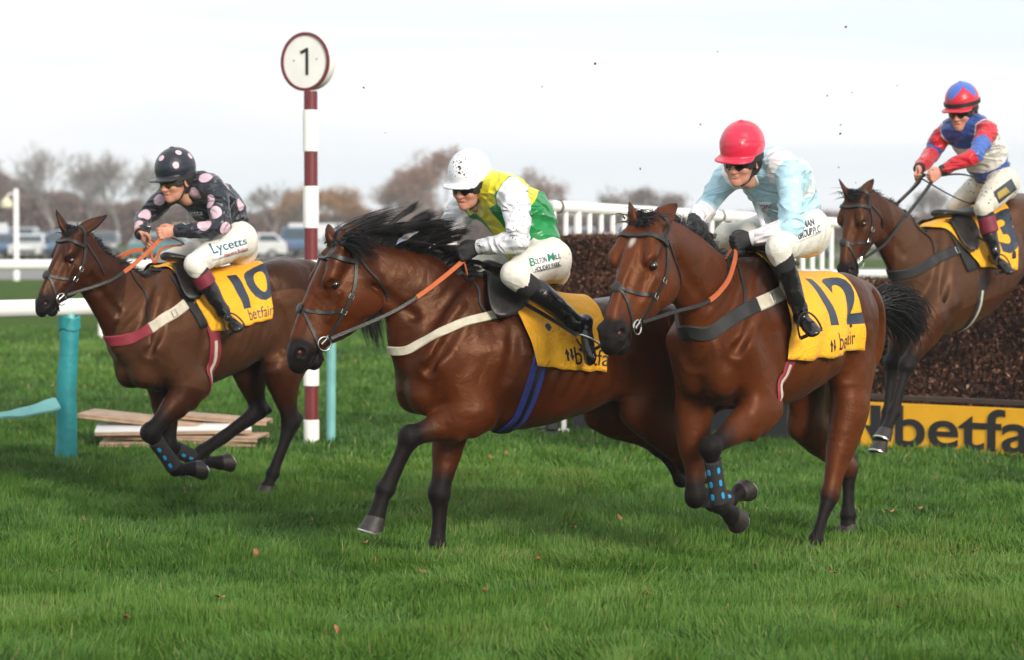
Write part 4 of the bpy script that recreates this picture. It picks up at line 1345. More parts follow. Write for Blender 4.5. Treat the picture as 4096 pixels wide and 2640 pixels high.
        # muscle grooves
        for sg in (-1, 1):
            for a_, b_, m_, rr in ((( .06, .21, 1.50), (.37, .20, 1.06), (.23, .245, 1.30), .011), ((-.13, .27, 1.36), (-.10, .28, 1.00), (-.13, .285, 1.18), .011),
                               ((-.70, .29, 1.36), (-.80, .24, .98), (-.78, .28, 1.16), .016), ((-1.10, .235, 1.46), (-1.20, .21, 1.10), (-1.17, .24, 1.28), .012)):
                S.tube([[*T(*a_), rr * .6, rr * .6], [*T(*m_), rr, rr], [*T(*b_), rr * .7, rr * .7]], .055, n=8, sub=True)
            nr = h.neck_rows
            js = [nr[i, :3] + np.array([.55 * nr[i, 4] * .7, sg * nr[i, 3] * .96, -.55 * nr[i, 4] * .7]) for i in range(2, len(nr) - 1)]
            if len(js) >= 2:
                S.tube([[*p_, .012, .012] for p_ in js], .05, n=8, sub=True)
        def ribs(Q):
            zz0 = Q[:, 2] - h.zw
            s_ = Q[:, 0] * math.cos(h.pit) + zz0 * math.sin(h.pit)
            z_ = -Q[:, 0] * math.sin(h.pit) + zz0 * math.cos(h.pit) + 1.6
            w_ = np.clip((s_ + .72) / .15, 0, 1) * np.clip((-.18 - s_) / .12, 0, 1) * np.clip((z_ - .92) / .1, 0, 1) * np.clip((1.34 - z_) / .12, 0, 1)
            return .0022 * np.sin((s_ + .35 * (z_ - 1.1)) * 2 * math.pi / .075) * w_
        S.post.append(ribs)
        h.S = S
        S.post.append(lambda Q: 0.0048 * value_noise(Q, 8.0, 3) + 0.0018 * value_noise(Q, 22.0, 5))
        V, F = S.mesh(vox, 1)
        d, bl = S.ev(V, True)
        h.bV, h.bF = V, F
        h.bvh = bvh_of(V, F)
        at = {'black': bl}
        cl = np.zeros(len(V))
        if c.get('clip_fn'):
            cl = c['clip_fn'](h, V)
        at['clip'] = cl
        zz0 = V[:, 2] - h.zw
        s_ = V[:, 0] * math.cos(h.pit) + zz0 * math.sin(h.pit)
        z_ = -V[:, 0] * math.sin(h.pit) + zz0 * math.cos(h.pit) + 1.6
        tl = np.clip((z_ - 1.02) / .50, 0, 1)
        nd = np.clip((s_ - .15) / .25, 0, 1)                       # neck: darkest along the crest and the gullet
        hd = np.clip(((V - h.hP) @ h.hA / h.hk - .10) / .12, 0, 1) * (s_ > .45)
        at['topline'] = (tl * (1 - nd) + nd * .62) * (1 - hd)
        st_ = np.zeros(len(V))
        if c.get('star'):
            a_, u_, w_ = (V - h.hP) @ h.hA / h.hk, (V - h.hP) @ h.hU, (V - h.hP) @ h.hW
            st_ = np.clip(1.4 - np.sqrt(((a_ - .135) / .030) ** 2 + (w_ / .016) ** 2), 0, 1) * (u_ > .03)
        at['star'] = st_
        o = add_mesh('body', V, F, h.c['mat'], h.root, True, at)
        # eyes
        for sg in (-1, 1):
            ce = H(.205, .006, sg * .0775)
            q = MB()
            prof = []
            for i in range(9):
                a = math.pi * i / 8
                prof.append((max(.0005, 0.0225 * k * math.sin(a)), -0.0225 * k * math.cos(a)))
            q.lathe(ce, prof, 14)
            q.build('eye', M['eye'], h.root)
        for sg in (-1, 1):
            q = MB(); prof = [(max(.0005, .015 * k * math.sin(math.pi * i / 6)), -.010 * k * math.cos(math.pi * i / 6)) for i in range(7)]
            q.lathe(H(.560, .002, sg * .0375), prof, 12, M=Matrix([list(h.hA), list(h.hU), list(h.hW)]).transposed())
            q.build('nostril', M['nostril'], h.root)
        # hooves
        for fe, co, toe, bc in h.hoofs:
            ax = _n(toe - co)
            bk = bc - ax * (bc @ ax); bk = _n(bk)
            sd = np.cross(ax, bk)
            q = MB(); V, F = [], []
            # hoof capsule: front wall slopes forward, heel is short
            n = 18
            for t, r in ((-.008, .047), (0, .0515), (.022, .054), (.055, .061), (.080, .067), (.083, .063), (.078, .020)):
                for i in range(n):
                    a = 2 * math.pi * i / n
                    ca_, sa_ = math.cos(a), math.sin(a)
                    tt = t * (1.0 - .30 * (ca_ > 0) * ca_) if t > 0 else t
                    V.append(co + ax * tt + bk * (r * ca_ * .98 - .10 * t) + sd * r * sa_)
            for j in range(6):
                for i in range(n):
                    F.append((j * n + i, j * n + (i + 1) % n, (j + 1) * n + (i + 1) % n, (j + 1) * n + i))
            F.append(tuple(range(n - 1, -1, -1))); F.append(tuple(6 * n + i for i in range(n)))
            q.add(V, F)
            ho = q.build('hoof', M['hoof'], h.root)
            # aluminium plate
            q = MB(); pts = []
            for i in range(15):
                a = R(-125 + 250 * i / 14) + math.pi
                tt = .0835 * (1.0 - .30 * (math.cos(a) > 0) * math.cos(a))
                pts.append(co + ax * tt + bk * (.057 * math.cos(a) - .008) + sd * .057 * math.sin(a))
            q.strap(pts, [ax] * 15, .018, .006)
            q.build('shoe', M['alloy'], ho)
        return o
    # -------- placing things on the hide
    def near(h, p, off=0.0):
        co, no, i, d = h.bvh.find_nearest(Vector(p))
        return np.array(co) + np.array(no) * off, np.array(no)
    def cast(h, o, d, off=0.0):
        co, no, i, dd = h.bvh.ray_cast(Vector(o), Vector(d))
        if co is None:
            return h.near(o, off)
        return np.array(co) + np.array(no) * off, np.array(no)
    def pix(h, px, py, off=0.0):
        """the point of the hide seen at a photograph pixel"""
        o = h.to_local(np.array([0, 0, CAMZ]))
        dw = ray(px, py)
        d = np.array([dw @ h.f, dw @ h.n, dw[2]])
        co, no, i, dd = h.bvh.ray_cast(Vector(o), Vector(_n(d)))
        if co is None:
            p = h.P(px, py, 0.15)
            return h.near(p, off)
        return np.array(co) + np.array(no) * off, np.array(no)
    def surf_path(h, pts, n, off=0.004, smooth=2):
        """resample 3-D control points and press them onto the hide"""
        Q = cr(np.array(pts), n)
        out, nn = [], []
        for p in Q:
            a, b = h.near(p, off)
            out.append(a); nn.append(b)
        out, nn = np.array(out), np.array(nn)
        for _ in range(smooth):
            out[1:-1] = (out[:-2] + 2 * out[1:-1] + out[2:]) / 4
            nn[1:-1] = (nn[:-2] + 2 * nn[1:-1] + nn[2:]) / 4
        return out, nn


m, t, b = new_mat('horse_eye')
b.inputs['Base Color'].default_value = (.012, .007, .005, 1)
b.inputs['Roughness'].default_value = .06
b.inputs['Coat Weight'].default_value = 1.0
M['eye'] = m
M['nostril'] = simple_mat('nostril_lining', (.060, .007, .006), .5, .3, 60)
M['hoof'] = simple_mat('hoof_horn', (.022, .017, .014), .5, .35, 30, .4, 90, dirt=((.07, .055, .04), .28, 14))
M['alloy'] = simple_mat('racing_plate', (.55, .55, .53), .35, .1, 20, metal=.9)
M['coat_bay'] = coat_mat('bright_bay_coat', (.066, .0140, .0025), (.0060, .0045, .0040), rough=.37, top=.85)
M['coat_red'] = coat_mat('red_bay_coat', (.086, .0205, .0044), (.0068, .0050, .0043), rough=.39, top=.55)
M['coat_clip'] = coat_mat('dark_clipped_coat', (.034, .0088, .0032), (.006, .005, .005), (.062, .0245, .0112), rough=.38)
M['coat_brown'] = coat_mat('muddy_brown_coat', (.050, .0145, .0052), (.0075, .0065, .0062), (.070, .032, .0175), rough=.42)

def clip_pattern_a(h, V):
    """blanket clip: dark rug of hair over the quarters and loins, clipped below, dark legs and head"""
    zz0 = V[:, 2] - h.zw
    s = V[:, 0] * math.cos(h.pit) + zz0 * math.sin(h.pit)
    z = -V[:, 0] * math.sin(h.pit) + zz0 * math.cos(h.pit) + 1.6
    wob = .025 * np.sin(s * 7.0) + .018 * np.sin(s * 13 + 1)
    line = 1.36 + .10 * np.clip((s + .75) / .35, 0, 1) ** 2 - .10 * np.clip((-.95 - s) / .3, 0, 1) + wob
    up = np.where(s < .0, (z - line) / .10, -1)
    low = .80 + .10 * np.clip((-.2 - s) / .5, 0, 1) + .12 * np.clip((-.8 - s) / .3, 0, 1) + wob + .10 * np.clip((s - .1) / .3, 0, 1)
    legs = (low - z) / .10
    neck = np.where(z > 1.1, (s - (.40 - .30 * (z - 1.3))) / .15, -1)
    return np.clip(.5 - np.maximum(np.maximum(up, legs), neck), 0, 1)
def clip_pattern_b(h, V):
    zz0 = V[:, 2] - h.zw
    s = V[:, 0] * math.cos(h.pit) + zz0 * math.sin(h.pit)
    z = -V[:, 0] * math.sin(h.pit) + zz0 * math.cos(h.pit) + 1.6
    legs = (np.where(s > .12, 1.04, .98) + .6 * np.abs(s - .05) * (s < .3) * 0 - z) / .10
    head = np.where((s > .62), (s - .62) / .1, -1)
    return np.clip(.5 - np.maximum(legs, head), 0, 1)

HC = [
 dict(key='H1', fs=.72, theta=44, Y=18.8, withers=(640, 1056), pitch=-3.5, mat=M['coat_clip'], clip_fn=clip_pattern_a,
      label='dark brown racehorse at the left in yellow number cloth 10 with red breast girth',
      neck=[(478, 1195, .215, .10), (365, 1075, .150, .075), (315, 975, .105, .062)],
      poll=(312, 945), muzzle=(158, 1235), ear_near=(430, 860), ear_far=(222, 836),
      fore_near=[(766, 1545), (601, 1732), (703, 1876), (772, 1876), (825, 1876)],
      fore_far=[(660, 1540), (675, 1786), (815, 1846), (880, 1850), (938, 1842)],
      hind_near=[(1120, 1480), (1162, 1690), (1091, 1895), (1068, 1950), (1055, 1995)],
      hind_far=[(985, 1450), (1035, 1640), (808, 1806), (766, 1862), (748, 1905)], hb0=.25, hb1=.7, fb=.6),
 dict(key='H2', fs=.80, theta=25, Y=15.5, withers=(1907, 1088), pitch=7.0, mat=M['coat_bay'],
      label='bright bay racehorse leading with flying black mane and white breast girth',
      neck=[(1690, 1195, .235, .105), (1510, 1095, .160, .078), (1420, 1015, .110, .065)],
      poll=(1395, 985), muzzle=(1172, 1440), ear_near=(1437, 893), ear_far=(1311, 890),
      fore_near=[(1900, 1655), (1635, 1748), (1540, 1955), (1503, 2070), (1478, 2145)],
      fore_far=[(1815, 1660), (1757, 1975), (1749, 2180), (1737, 2225), (1728, 2262)],
      hind_near=[(2570, 1640), (2755, 1850), (2800, 1990), (2850, 2010), (2900, 2000)],
      hind_far=[(2420, 1640), (2645, 1782), (2728, 1915), (2800, 1905), (2850, 1880)]),
 dict(key='H3', star=True, theta=56, Y=15.5, withers=(2975, 1010), pitch=5.5, mat=M['coat_red'],
      label='red bay racehorse with black breast girth and leg boots with blue ovals',
      neck=[(2805, 1150, .235, .11), (2690, 1010, .160, .080), (2625, 940, .110, .066)],
      poll=(2603, 915), muzzle=(2432, 1365), ear_near=(2712, 810), ear_far=(2514, 798),
      fore_near=[(3050, 1640), (2842, 1790), (2880, 2021), (2928, 2060), (2988, 2105)],
      fore_far=[(2775, 1665), (2782, 1985), (2917, 2003), (2958, 1969), (3015, 1938)],
      hind_near=[(3400, 1640), (3320, 1975), (3262, 2160), (3245, 2200), (3232, 2230)],
      hind_far=[(3225, 1690), (3394, 1875), (3393, 2060), (3392, 2100), (3390, 2135)], hb0=0, hb1=.1, hb2=.45),
 dict(key='H4', theta=48, Y=21.0, withers=(3739, 885), pitch=-13, mat=M['coat_brown'], clip_fn=clip_pattern_b,
      label='muddy brown racehorse at the right landing over the brush fence with forelegs reaching down',
      neck=[(3598, 968, .215, .10), (3510, 868, .150, .075), (3458, 810, .105, .062)],
      poll=(3436, 790), muzzle=(3376, 1105), ear_near=(3500, 708), ear_far=(3352, 710),
      fore_near=[(3725, 1290), (3626, 1466), (3575, 1650), (3544, 1722), (3527, 1765)],
      fore_far=[(3612, 1270), (3568, 1450), (3550, 1650), (3524, 1770), (3508, 1822)],
      hind_near=[(-1.28, .17, 1.52), (-1.70, .14, 1.46), (-2.02, .12, 1.28), (-2.10, .12, 1.18), (-2.14, .12, 1.10)],
      hind_far=[(-1.30, -.17, 1.50), (-1.74, -.14, 1.40), (-2.04, -.12, 1.20), (-2.13, -.12, 1.10), (-2.18, -.12, 1.03)]),
]
HORSES = [Horse(c) for c in HC]
for h in HORSES:
    h.build_body()

# ------------------------------------------------------------------ tack and hair
M['leather'] = simple_mat('black_leather', (.012, .011, .0105), .42, .3, 30, .25, 120, dirt=((.06, .045, .03), .25, 25))
M['rubber'] = simple_mat('orange_rein_rubber', (.50, .115, .030), .6, .12, 40, .5, 260)
M['steel'] = simple_mat('polished_steel', (.62, .61, .58), .22, .08, 20, metal=1.0)
M['webbing'] = simple_mat('white_webbing', (.52, .48, .38), .75, .12, 30, .3, 220, dirt=((.16, .13, .09), .28, 18))
M['elastic_red'] = simple_mat('maroon_elastic', (.23, .018, .035), .7, .12, 30, .3, 220)
M['elastic_black'] = simple_mat('black_elastic', (.014, .014, .015), .7, .25, 30, .3, 220)
M['elastic_blue'] = simple_mat('blue_elastic', (.022, .035, .21), .7, .15, 30, .3, 220)
M['pad_black'] = simple_mat('black_pad', (.014, .014, .015), .8, .3, 20, .3, 150)
M['pad_navy'] = simple_mat('navy_pad', (.025, .05, .10), .8, .2, 20, .3, 150)
M['fleece'] = simple_mat('cream_fleece', (.55, .42, .24), .95, .2, 60, .8, 90)
def cloth_mat(name, col, rough=.75, fold=.35, scale=9.0, dirt=None, sheen=.1, spec=.3, weave=True):
    m, t, b = new_mat(name)
    f = noise(t, 3.0, 3.0)
    c = ramp(t, f, [(0.3, tuple(x * .93 for x in col)), (0.7, tuple(min(1, x * 1.05) for x in col))])
    if dirt:
        dc, amt, dsc = dirt
        v = N(t, 'ShaderNodeTexVoronoi', Scale=dsc)
        L(t, t.nodes.new('ShaderNodeTexCoord').outputs['Object'], v.inputs['Vector'])
        big = noise(t, 5.0, 2.0)
        rad = mth(t, 'MULTIPLY', mth(t, 'SUBTRACT', big, .40), amt)
        sp = mth(t, 'LESS_THAN', v.outputs['Distance'], rad)
        c = mixc(t, sp, c, dc)
    L(t, c, b.inputs['Base Color'])
    b.inputs['Roughness'].default_value = rough
    b.inputs['Sheen Weight'].default_value = sheen
    b.inputs['Specular IOR Level'].default_value = spec
    n1 = noise(t, scale, 2.0, .5, 1.5)
    rid = mth(t, 'SUBTRACT', 1.0, mth(t, 'ABSOLUTE', mth(t, 'MULTIPLY', mth(t, 'SUBTRACT', n1, .5), 3.0)))
    h = mth(t, 'ADD', mth(t, 'MULTIPLY', rid, 1.0), mth(t, 'MULTIPLY', noise(t, scale * 3.1, 2.0, .5, 1.0), .25))
    bump(t, b, h, fold, .02)
    return m
M['number_cloth'] = cloth_mat('yellow_number_cloth', (.86, .40, .010), .6, .40, 9.0, dirt=((.16, .10, .03), .55, 40))
M['print_navy'] = simple_mat('navy_print', (.016, .028, .048), .45, .2, 20)
M['print_black'] = simple_mat('black_print', (.012, .012, .013), .5, .2, 20)
def hair_mat(name, a, bcol, rough=.38):
    m, t, b = new_mat(name)
    c = ramp(t, noise(t, 40.0, 3.0), [(.3, a), (.75, bcol)])
    L(t, c, b.inputs['Base Color'])
    b.inputs['Roughness'].default_value = rough
    b.inputs['Specular IOR Level'].default_value = .45
    return m
M['mane'] = hair_mat('black_horsehair', (.005, .005, .0055), (.013, .012, .013))

def tinv(h, p):
    zz = p[2] - h.zw
    s = p[0] * math.cos(h.pit) + zz * math.sin(h.pit)
    z = -p[0] * math.sin(h.pit) + zz * math.cos(h.pit) + 1.6
    return s, p[1], z
def torso_pt(h, s, phi, off=0.0):
    """point of the hide at torso station s, angle phi (degrees) from the spine towards the near side"""
    c = h.T(s, 0, 1.25)
    d = h.T(s, math.sin(R(phi)), 1.25 + math.cos(R(phi))) - c
    o = c + d * 0.75
    co, no, i, dd = h.bvh.ray_cast(Vector(o), Vector(-d))
    if co is None:
        return c + d * (.3 + off), d
    return np.array(co) + d * off, d
def grid_mesh(name, G, mat, parent, thick=0.004):
    """G: (nu, nv, 3) grid of points -> thin cloth with two faces"""
    nu, nv = G.shape[:2]
    du = np.gradient(G, axis=0); dv = np.gradient(G, axis=1)
    nn = np.cross(du, dv); nn /= np.linalg.norm(nn, axis=2, keepdims=True) + 1e-9
    V = np.concatenate([G.reshape(-1, 3), (G - nn * thick).reshape(-1, 3)])
    F = []
    m = nu * nv
    for i in range(nu - 1):
        for j in range(nv - 1):
            a = i * nv + j
            F.append((a, a + nv, a + nv + 1, a + 1))
            F.append((m + a, m + a + 1, m + a + nv + 1, m + a + nv))
    edge = [(i, 0) for i in range(nu)] + [(nu - 1, j) for j in range(1, nv)] + [(i, nv - 1) for i in range(nu - 2, -1, -1)] + [(0, j) for j in range(nv - 2, 0, -1)]
    E = [i * nv + j for i, j in edge]
    for a, b in zip(E, E[1:] + E[:1]):
        F.append((b, a, m + a, m + b))
    return add_mesh(name, V, F, mat, parent)
class Drape:
    """cloth over the back: a runs front to rear, b from -1 (far hem) over the spine (0) to 1 (near hem)"""
    def __init__(d, h, ft, fb, rt, rb, off=.012, nu=44, nv=81, wave=.010, seed=0, far=.8):
        st0, st1 = tinv(h, h.P(*ft, 0))[0], tinv(h, h.P(*rt, 0))[0]
        pf, pr = h.pix(*fb)[0], h.pix(*rb)[0]
        a0, a1 = tinv(h, pf), tinv(h, pr)
        ph = lambda q: math.degrees(math.atan2(q[1], q[2] - 1.25))
        dbg(h.c['key'], 'cloth', [round(v, 2) for v in (st0, a0[0], st1, a1[0], ph(a0), ph(a1))])
        G = np.zeros((nu, nv, 3)); D = np.zeros((nu, nv, 3))
        for i in range(nu):
            a = i / (nu - 1)
            for j in range(nv):
                b = -1 + 2 * j / (nv - 1)
                bb = abs(b)
                s = (1 - a) * ((1 - bb) * st0 + bb * a0[0]) + a * ((1 - bb) * st1 + bb * a1[0])
                fm = (1 - a) * ph(a0) + a * ph(a1)
                p, dr = torso_pt(h, s, b * fm * (1 if b > 0 else far), 0.0)
                G[i, j] = p; D[i, j] = dr
        for _ in range(6):
            G[1:-1] = (G[:-2] + 2 * G[1:-1] + G[2:]) / 4
            G[:, 1:-1] = (G[:, :-2] + 2 * G[:, 1:-1] + G[:, 2:]) / 4
        a = np.linspace(0, 1, nu)[:, None]; b = np.abs(np.linspace(-1, 1, nv))[None]
        wv = np.sin(a * 17 + 2.5 * np.sin(b * 4 + seed) + seed) * .5 + np.sin(a * 31 + b * 6 + seed * 2) * .25 + .5
        wv = wv * (b ** 1.5) * wave + off + .004 * np.sin(b * 23 + a * 5 + seed) * b
        edge = np.clip((a - .86) / .14, 0, 1) ** 2 * b * .02
        d.G = G + D * (wv + edge)[..., None]
        d.D = D
        d.nu, d.nv = nu, nv
    def at(d, a, b, off=0.0):
        x = np.clip(a, 0, 1) * (d.nu - 1); y = np.clip((b + 1) / 2, 0, 1) * (d.nv - 1)
        i, j = min(int(x), d.nu - 2), min(int(y), d.nv - 2)
        u, v = x - i, y - j
        f = lambda A: A[i, j] * (1 - u) * (1 - v) + A[i + 1, j] * u * (1 - v) + A[i, j + 1] * (1 - u) * v + A[i + 1, j + 1] * u * v
        return f(d.G) + f(d.D) * off
    def length_a(d, b):
        P = np.array([d.at(t, b) for t in np.linspace(0, 1, 20)])
        return np.linalg.norm(np.diff(P, axis=0), axis=1).sum()
    def length_b(d, a):
        P = np.array([d.at(a, t) for t in np.linspace(0, 1, 20)])
        return np.linalg.norm(np.diff(P, axis=0), axis=1).sum()

import bmesh
def text_shape(body, bold=0.0, shear=0.0, cuts=5, spacing=1.0):
    """flat mesh of a piece of writing: x along the line from 0, y up, cap height about 0.7"""
    cu = bpy.data.curves.new('lettering', 'FONT')
    cu.body = body
    cu.offset = bold
    cu.shear = shear
    cu.space_character = spacing
    cu.resolution_u = 4
    ob = bpy.data.objects.new('lettering', cu)
    COL.objects.link(ob)
    dg = bpy.context.evaluated_depsgraph_get()
    me = bpy.data.meshes.new_from_object(ob.evaluated_get(dg))
    bpy.data.objects.remove(ob)
    bpy.data.curves.remove(cu)
    bm = bmesh.new(); bm.from_mesh(me)
    bmesh.ops.triangulate(bm, faces=bm.faces[:])
    for _ in range(cuts):
        le = [e for e in bm.edges if e.calc_length() > .05]
        if not le: break
        bmesh.ops.subdivide_edges(bm, edges=le, cuts=1)
        bmesh.ops.triangulate(bm, faces=bm.faces[:])
    V = np.array([v.co[:] for v in bm.verts]); F = [tuple(v.index for v in f.verts) for f in bm.faces]
    bm.free(); bpy.data.meshes.remove(me)
    V[:, 0] -= V[:, 0].min()
    return V, F
def poly_shape(polys, cuts=2):
    bm = bmesh.new()
    for p in polys:
        bm.faces.new([bm.verts.new((x, y, 0)) for x, y in p])
    bmesh.ops.triangulate(bm, faces=bm.faces[:])
    for _ in range(cuts):
        bmesh.ops.subdivide_edges(bm, edges=bm.edges[:], cuts=1)
        bmesh.ops.triangulate(bm, faces=bm.faces[:])
    bm.verts.index_update()
    V = np.array([v.co[:] for v in bm.verts]); F = [tuple(v.index for v in f.verts) for f in bm.faces]
    bm.free()
    return V, F
# the two-arrow emblem, unit square
EMBLEM = [[(0, .50), (.26, 1.0), (.52, .50), (.38, .50), (.38, 0), (.14, 0), (.14, .50)],
          [(.48, .50), (.62, .50), (.62, 1.0), (.86, 1.0), (.86, .50), (1.0, .50), (.74, 0)]]
def put_shape(name, VF, mat, parent, fn):
    """lay a flat shape on a surface: fn(x, y) -> 3-D point"""
    V, F = VF
    return add_mesh(name, [fn(x, y) for x, y, _ in V], F, mat, parent, True)
def cloth_text(h, dr, body, a0, b0, hgt, mat, parent, name='lettering', bold=.01, slant=0.0, VF=None, wscale=1.0, rows=0):
    """writing on the near side of a Drape; a0, b0 = lower left corner; reading runs front to rear"""
    la, lb = dr.length_a(.7), dr.length_b(.6)
    VF = VF or text_shape(body, bold)
    k = hgt / .70
    return put_shape(name, VF, mat, parent, lambda x, y: dr.at(a0 + x * k * wscale / la + slant * y * k / la, b0 - (y * k) / lb + rows * x, .004))

def tack(h):
    c = h.c
    k = h.hk
    H = h.H
    # ---- bridle
    br = empty('bridle', (0, 0, 0)); br.parent = h.root
    def strap(name, pts, wd=.020, th=.0045, n=26, mat='leather', off=.003, parent=br, smooth=2):
        P, nn = h.surf_path(pts, n, off, smooth)
        return MB().strap(P, nn, wd, th).build(name, M[mat], parent)
    both = lambda f: [f(-1), f(1)]
    q = []
    strap('browband', [H(.06, -.03, -.10), H(.085, .03, -.09), H(.10, .075, -.04), H(.105, .085, 0), H(.10, .075, .04), H(.085, .03, .09), H(.06, -.03, .10)], .026, off=.010, smooth=1)
    strap('headpiece', [H(.07, -.03, -.10), H(-.01, .01, -.085), H(-.045, .05, -.03), H(-.045, .05, .03), H(-.01, .01, .085), H(.07, -.03, .10)], .026, off=.006)
    for sg in (-1, 1):
        strap('cheekpiece', [H(.06, -.03, sg * .10), H(.18, -.065, sg * .10), H(.30, -.075, sg * .085), H(.42, -.078, sg * .06), H(.465, -.078, sg * .055)], .020)
        strap('throat_strap', [H(.03, -.03, sg * .10), H(.07, -.12, sg * .10), H(.12, -.20, sg * .075), H(.14, -.235, sg * .03)], .015)
        # grackle noseband: two straps crossing on the nose
        strap('noseband', [H(.30, -.07, sg * .085), H(.335, -.02, sg * .085), H(.365, .035, sg * .04), H(.37, .058, 0)], .020, off=.005)
        strap('noseband', [H(.37, .058, 0), H(.41, .03, sg * .045), H(.46, -.02, sg * .06), H(.505, -.07, sg * .05), H(.53, -.115, sg * .015)], .018, off=.004)
    P, nn = h.near(H(.37, .06, 0), .008)
    MB().lathe(P, [(.004, -.006), (.026, -.004), (.030, .001), (.024, .006), (.004, .008)], 14, M=Vector(nn).to_track_quat('Z', 'Y').to_matrix()).build('nose_pad', M['leather'], br)
    h.bit = {}
    for sg in (-1, 1):
        ctr, nn = h.near(H(.475, -.075, sg * .07), .012)
        h.bit[sg] = ctr
        A, U = h.hA, h.hU
        pts = [ctr + (A * math.cos(t) + U * math.sin(t)) * .036 + nn * .004 for t in np.linspace(0, 2 * math.pi, 25)]
        MB().tube(pts, .0045, 8, cap=False).build('bit_ring', M['steel'], br)
        b0, _ = h.near(H(.478, -.066, sg * .058), .006)
        MB().tube([b0 - nn * .02 + A * .0, b0 + nn * .004, ctr + nn * .004 - A * .03], [.010, .009, .007], 8).build('bit_mouthpiece', M['steel'], br)
        for (a, u, wv) in ((.22, -.07, .10), (.30, -.075, .085), (.44, -.078, .06)):
            pp, nn2 = h.near(H(a, u, sg * wv), .009)
            sd = _n(np.cross(nn2, A))
            pts = [pp + A * x * .012 + sd * y * .013 for x, y in ((-1, -1), (1, -1), (1, 1), (-1, 1), (-1, -1))]
            MB().tube(pts, .0022, 6).build('buckle', M['steel'], br)
    # ---- breast girth, from the saddle round the chest
    near = [h.pix(*p)[0] for p in c['breast']]
    near = [p for i, p in enumerate(near) if i < 3 or (p[1] > .05 and p[0] > near[i - 1][0] - .01)]
    last = near[-1]
    far = [np.array([p[0], -p[1], p[2]]) for p in near[::-1]]
    fr = h.near(np.array([max(last[0], far[0][0]) + .1, 0, last[2] - .01]))[0]
    P, nn = h.surf_path(near + [fr] + far, 90, .006, 4)
    bg = MB().strap(P, nn, c['breast_w'], .006).build('breast_girth', M[c['breast_mat']], h.root)
    e = int(90 * .5 * c.get('breast_split', .42))
    if c.get('breast_mat2'):
        MB().strap(P[:e] + nn[:e] * .003, nn[:e], c['breast_w'] * .95, .006).build('webbing_end', M[c['breast_mat2']], bg)
    i = max(3, e // 2)
    sd = _n(np.cross(nn[i], P[i + 1] - P[i - 1])); al = _n(P[i + 1] - P[i - 1])
    MB().tube([P[i] + nn[i] * .012 + al * x * .018 + sd * y * .022 for x, y in ((-1, -1), (1, -1), (1, 1), (-1, 1), (-1, -1))], .003, 6).build('buckle', M['steel'], bg)
    # narrow neck strap holding it up
    if c.get('neckstrap'):
        pts = [h.pix(*p)[0] for p in c['neckstrap']]
        top = h.near(np.array([pts[0][0], 0, pts[0][2] + .10]))[0]
        P2, n2 = h.surf_path([top] + pts, 30, .004, 2)
        MB().strap(P2, n2, .015, .004).build('neck_strap', M['leather'], bg)
    # ---- girth
    gp = [h.pix(*p)[0] for p in c['girth']]
    s_, y_, z_ = tinv(h, gp[-1])
    under = [h.near(h.T(s_ + c.get('girth_ds', .02), .14, .74))[0], h.near(h.T(s_ + c.get('girth_ds', .02), 0, .72))[0], h.near(h.T(s_, -.16, .76))[0], h.near(h.T(s_ - .02, -.33, 1.0))[0], h.near(h.T(s_ - .03, -.33, 1.2))[0]]
    P, nn = h.surf_path(gp + under, 60, .008, 3)
    gi = MB().strap(P, nn, c['girth_w'], .006).build('girth', M[c['girth_mat']], h.root)
    MB().strap(P[8:44] + nn[8:44] * .005, nn[8:44], c['girth_w'] * .28, .005).build('girth_elastic', M[c['girth_mat2']], gi)
    # ---- saddle pad(s), number cloth
    cc = c['cloth']
    for nm, mt, ex, dn, of in c['pads']:
        ft = (cc[0][0] - ex[0], cc[0][1]); fb = (cc[1][0] - ex[1], cc[1][1] + dn)
        d0 = Drape(h, ft, fb, (cc[2][0], cc[2][1]), (cc[3][0] + ex[2], cc[3][1] + ex[3]), of, wave=.003, nu=24, nv=41)
        grid_mesh(nm, d0.G, M[mt], h.root, .006)
    dr = h.cloth = Drape(h, *cc, off=.022, wave=c.get('wave', .012), seed=c.get('seed', 0))
    nc = grid_mesh('number_cloth', dr.G, M['number_cloth'], h.root, .003)
    h.ncloth = nc
    for body, a0, b0, hg, mt, bold, slant, ws in c.get('texts', []):
        if body == 'emblem':
            V, F = poly_shape(EMBLEM, 3)
            V = V * .70
            cloth_text(h, dr, '', a0, b0, hg, M[mt], nc, 'emblem', VF=(V, F), slant=slant, wscale=ws)
        else:
            cloth_text(h, dr, body, a0, b0, hg, M[mt], nc, bold=bold, slant=slant, wscale=ws)
    # ---- racing saddle
    S = Sdf()
    T = h.T
    S.tube([[*T(-.06, 0, 1.645), .070, .030], [*T(-.14, 0, 1.630), .100, .026], [*T(-.26, 0, 1.590), .125, .026], [*T(-.38, 0, 1.572), .130, .026], [*T(-.47, 0, 1.580), .09, .022]], .03, n=16)
    V, F = S.mesh(.011, 1)
    sd_ = add_mesh('saddle', V, F, M['leather'], h.root)
    for sg in (-1, 1):
        nu, nv = 22, 16
        G = np.zeros((nu, nv, 3))
        for i in range(nu):
            for j in range(nv):
                b = j / (nv - 1); a = i / (nu - 1)
                wdt = .30 * math.sqrt(max(.02, 1 - (b * 1.02) ** 2.2)) * (1 - .0 * b)
                s = -.17 + .12 * b + (.5 - a) * wdt
                p, d = torso_pt(h, s, sg * (12 + 54 * b), .036 + .012 * math.sin(a * math.pi) + .03 * b)
                G[i, j] = p
        grid_mesh('saddle_flap', G if sg > 0 else G[::-1], M['leather'], sd_, .007)
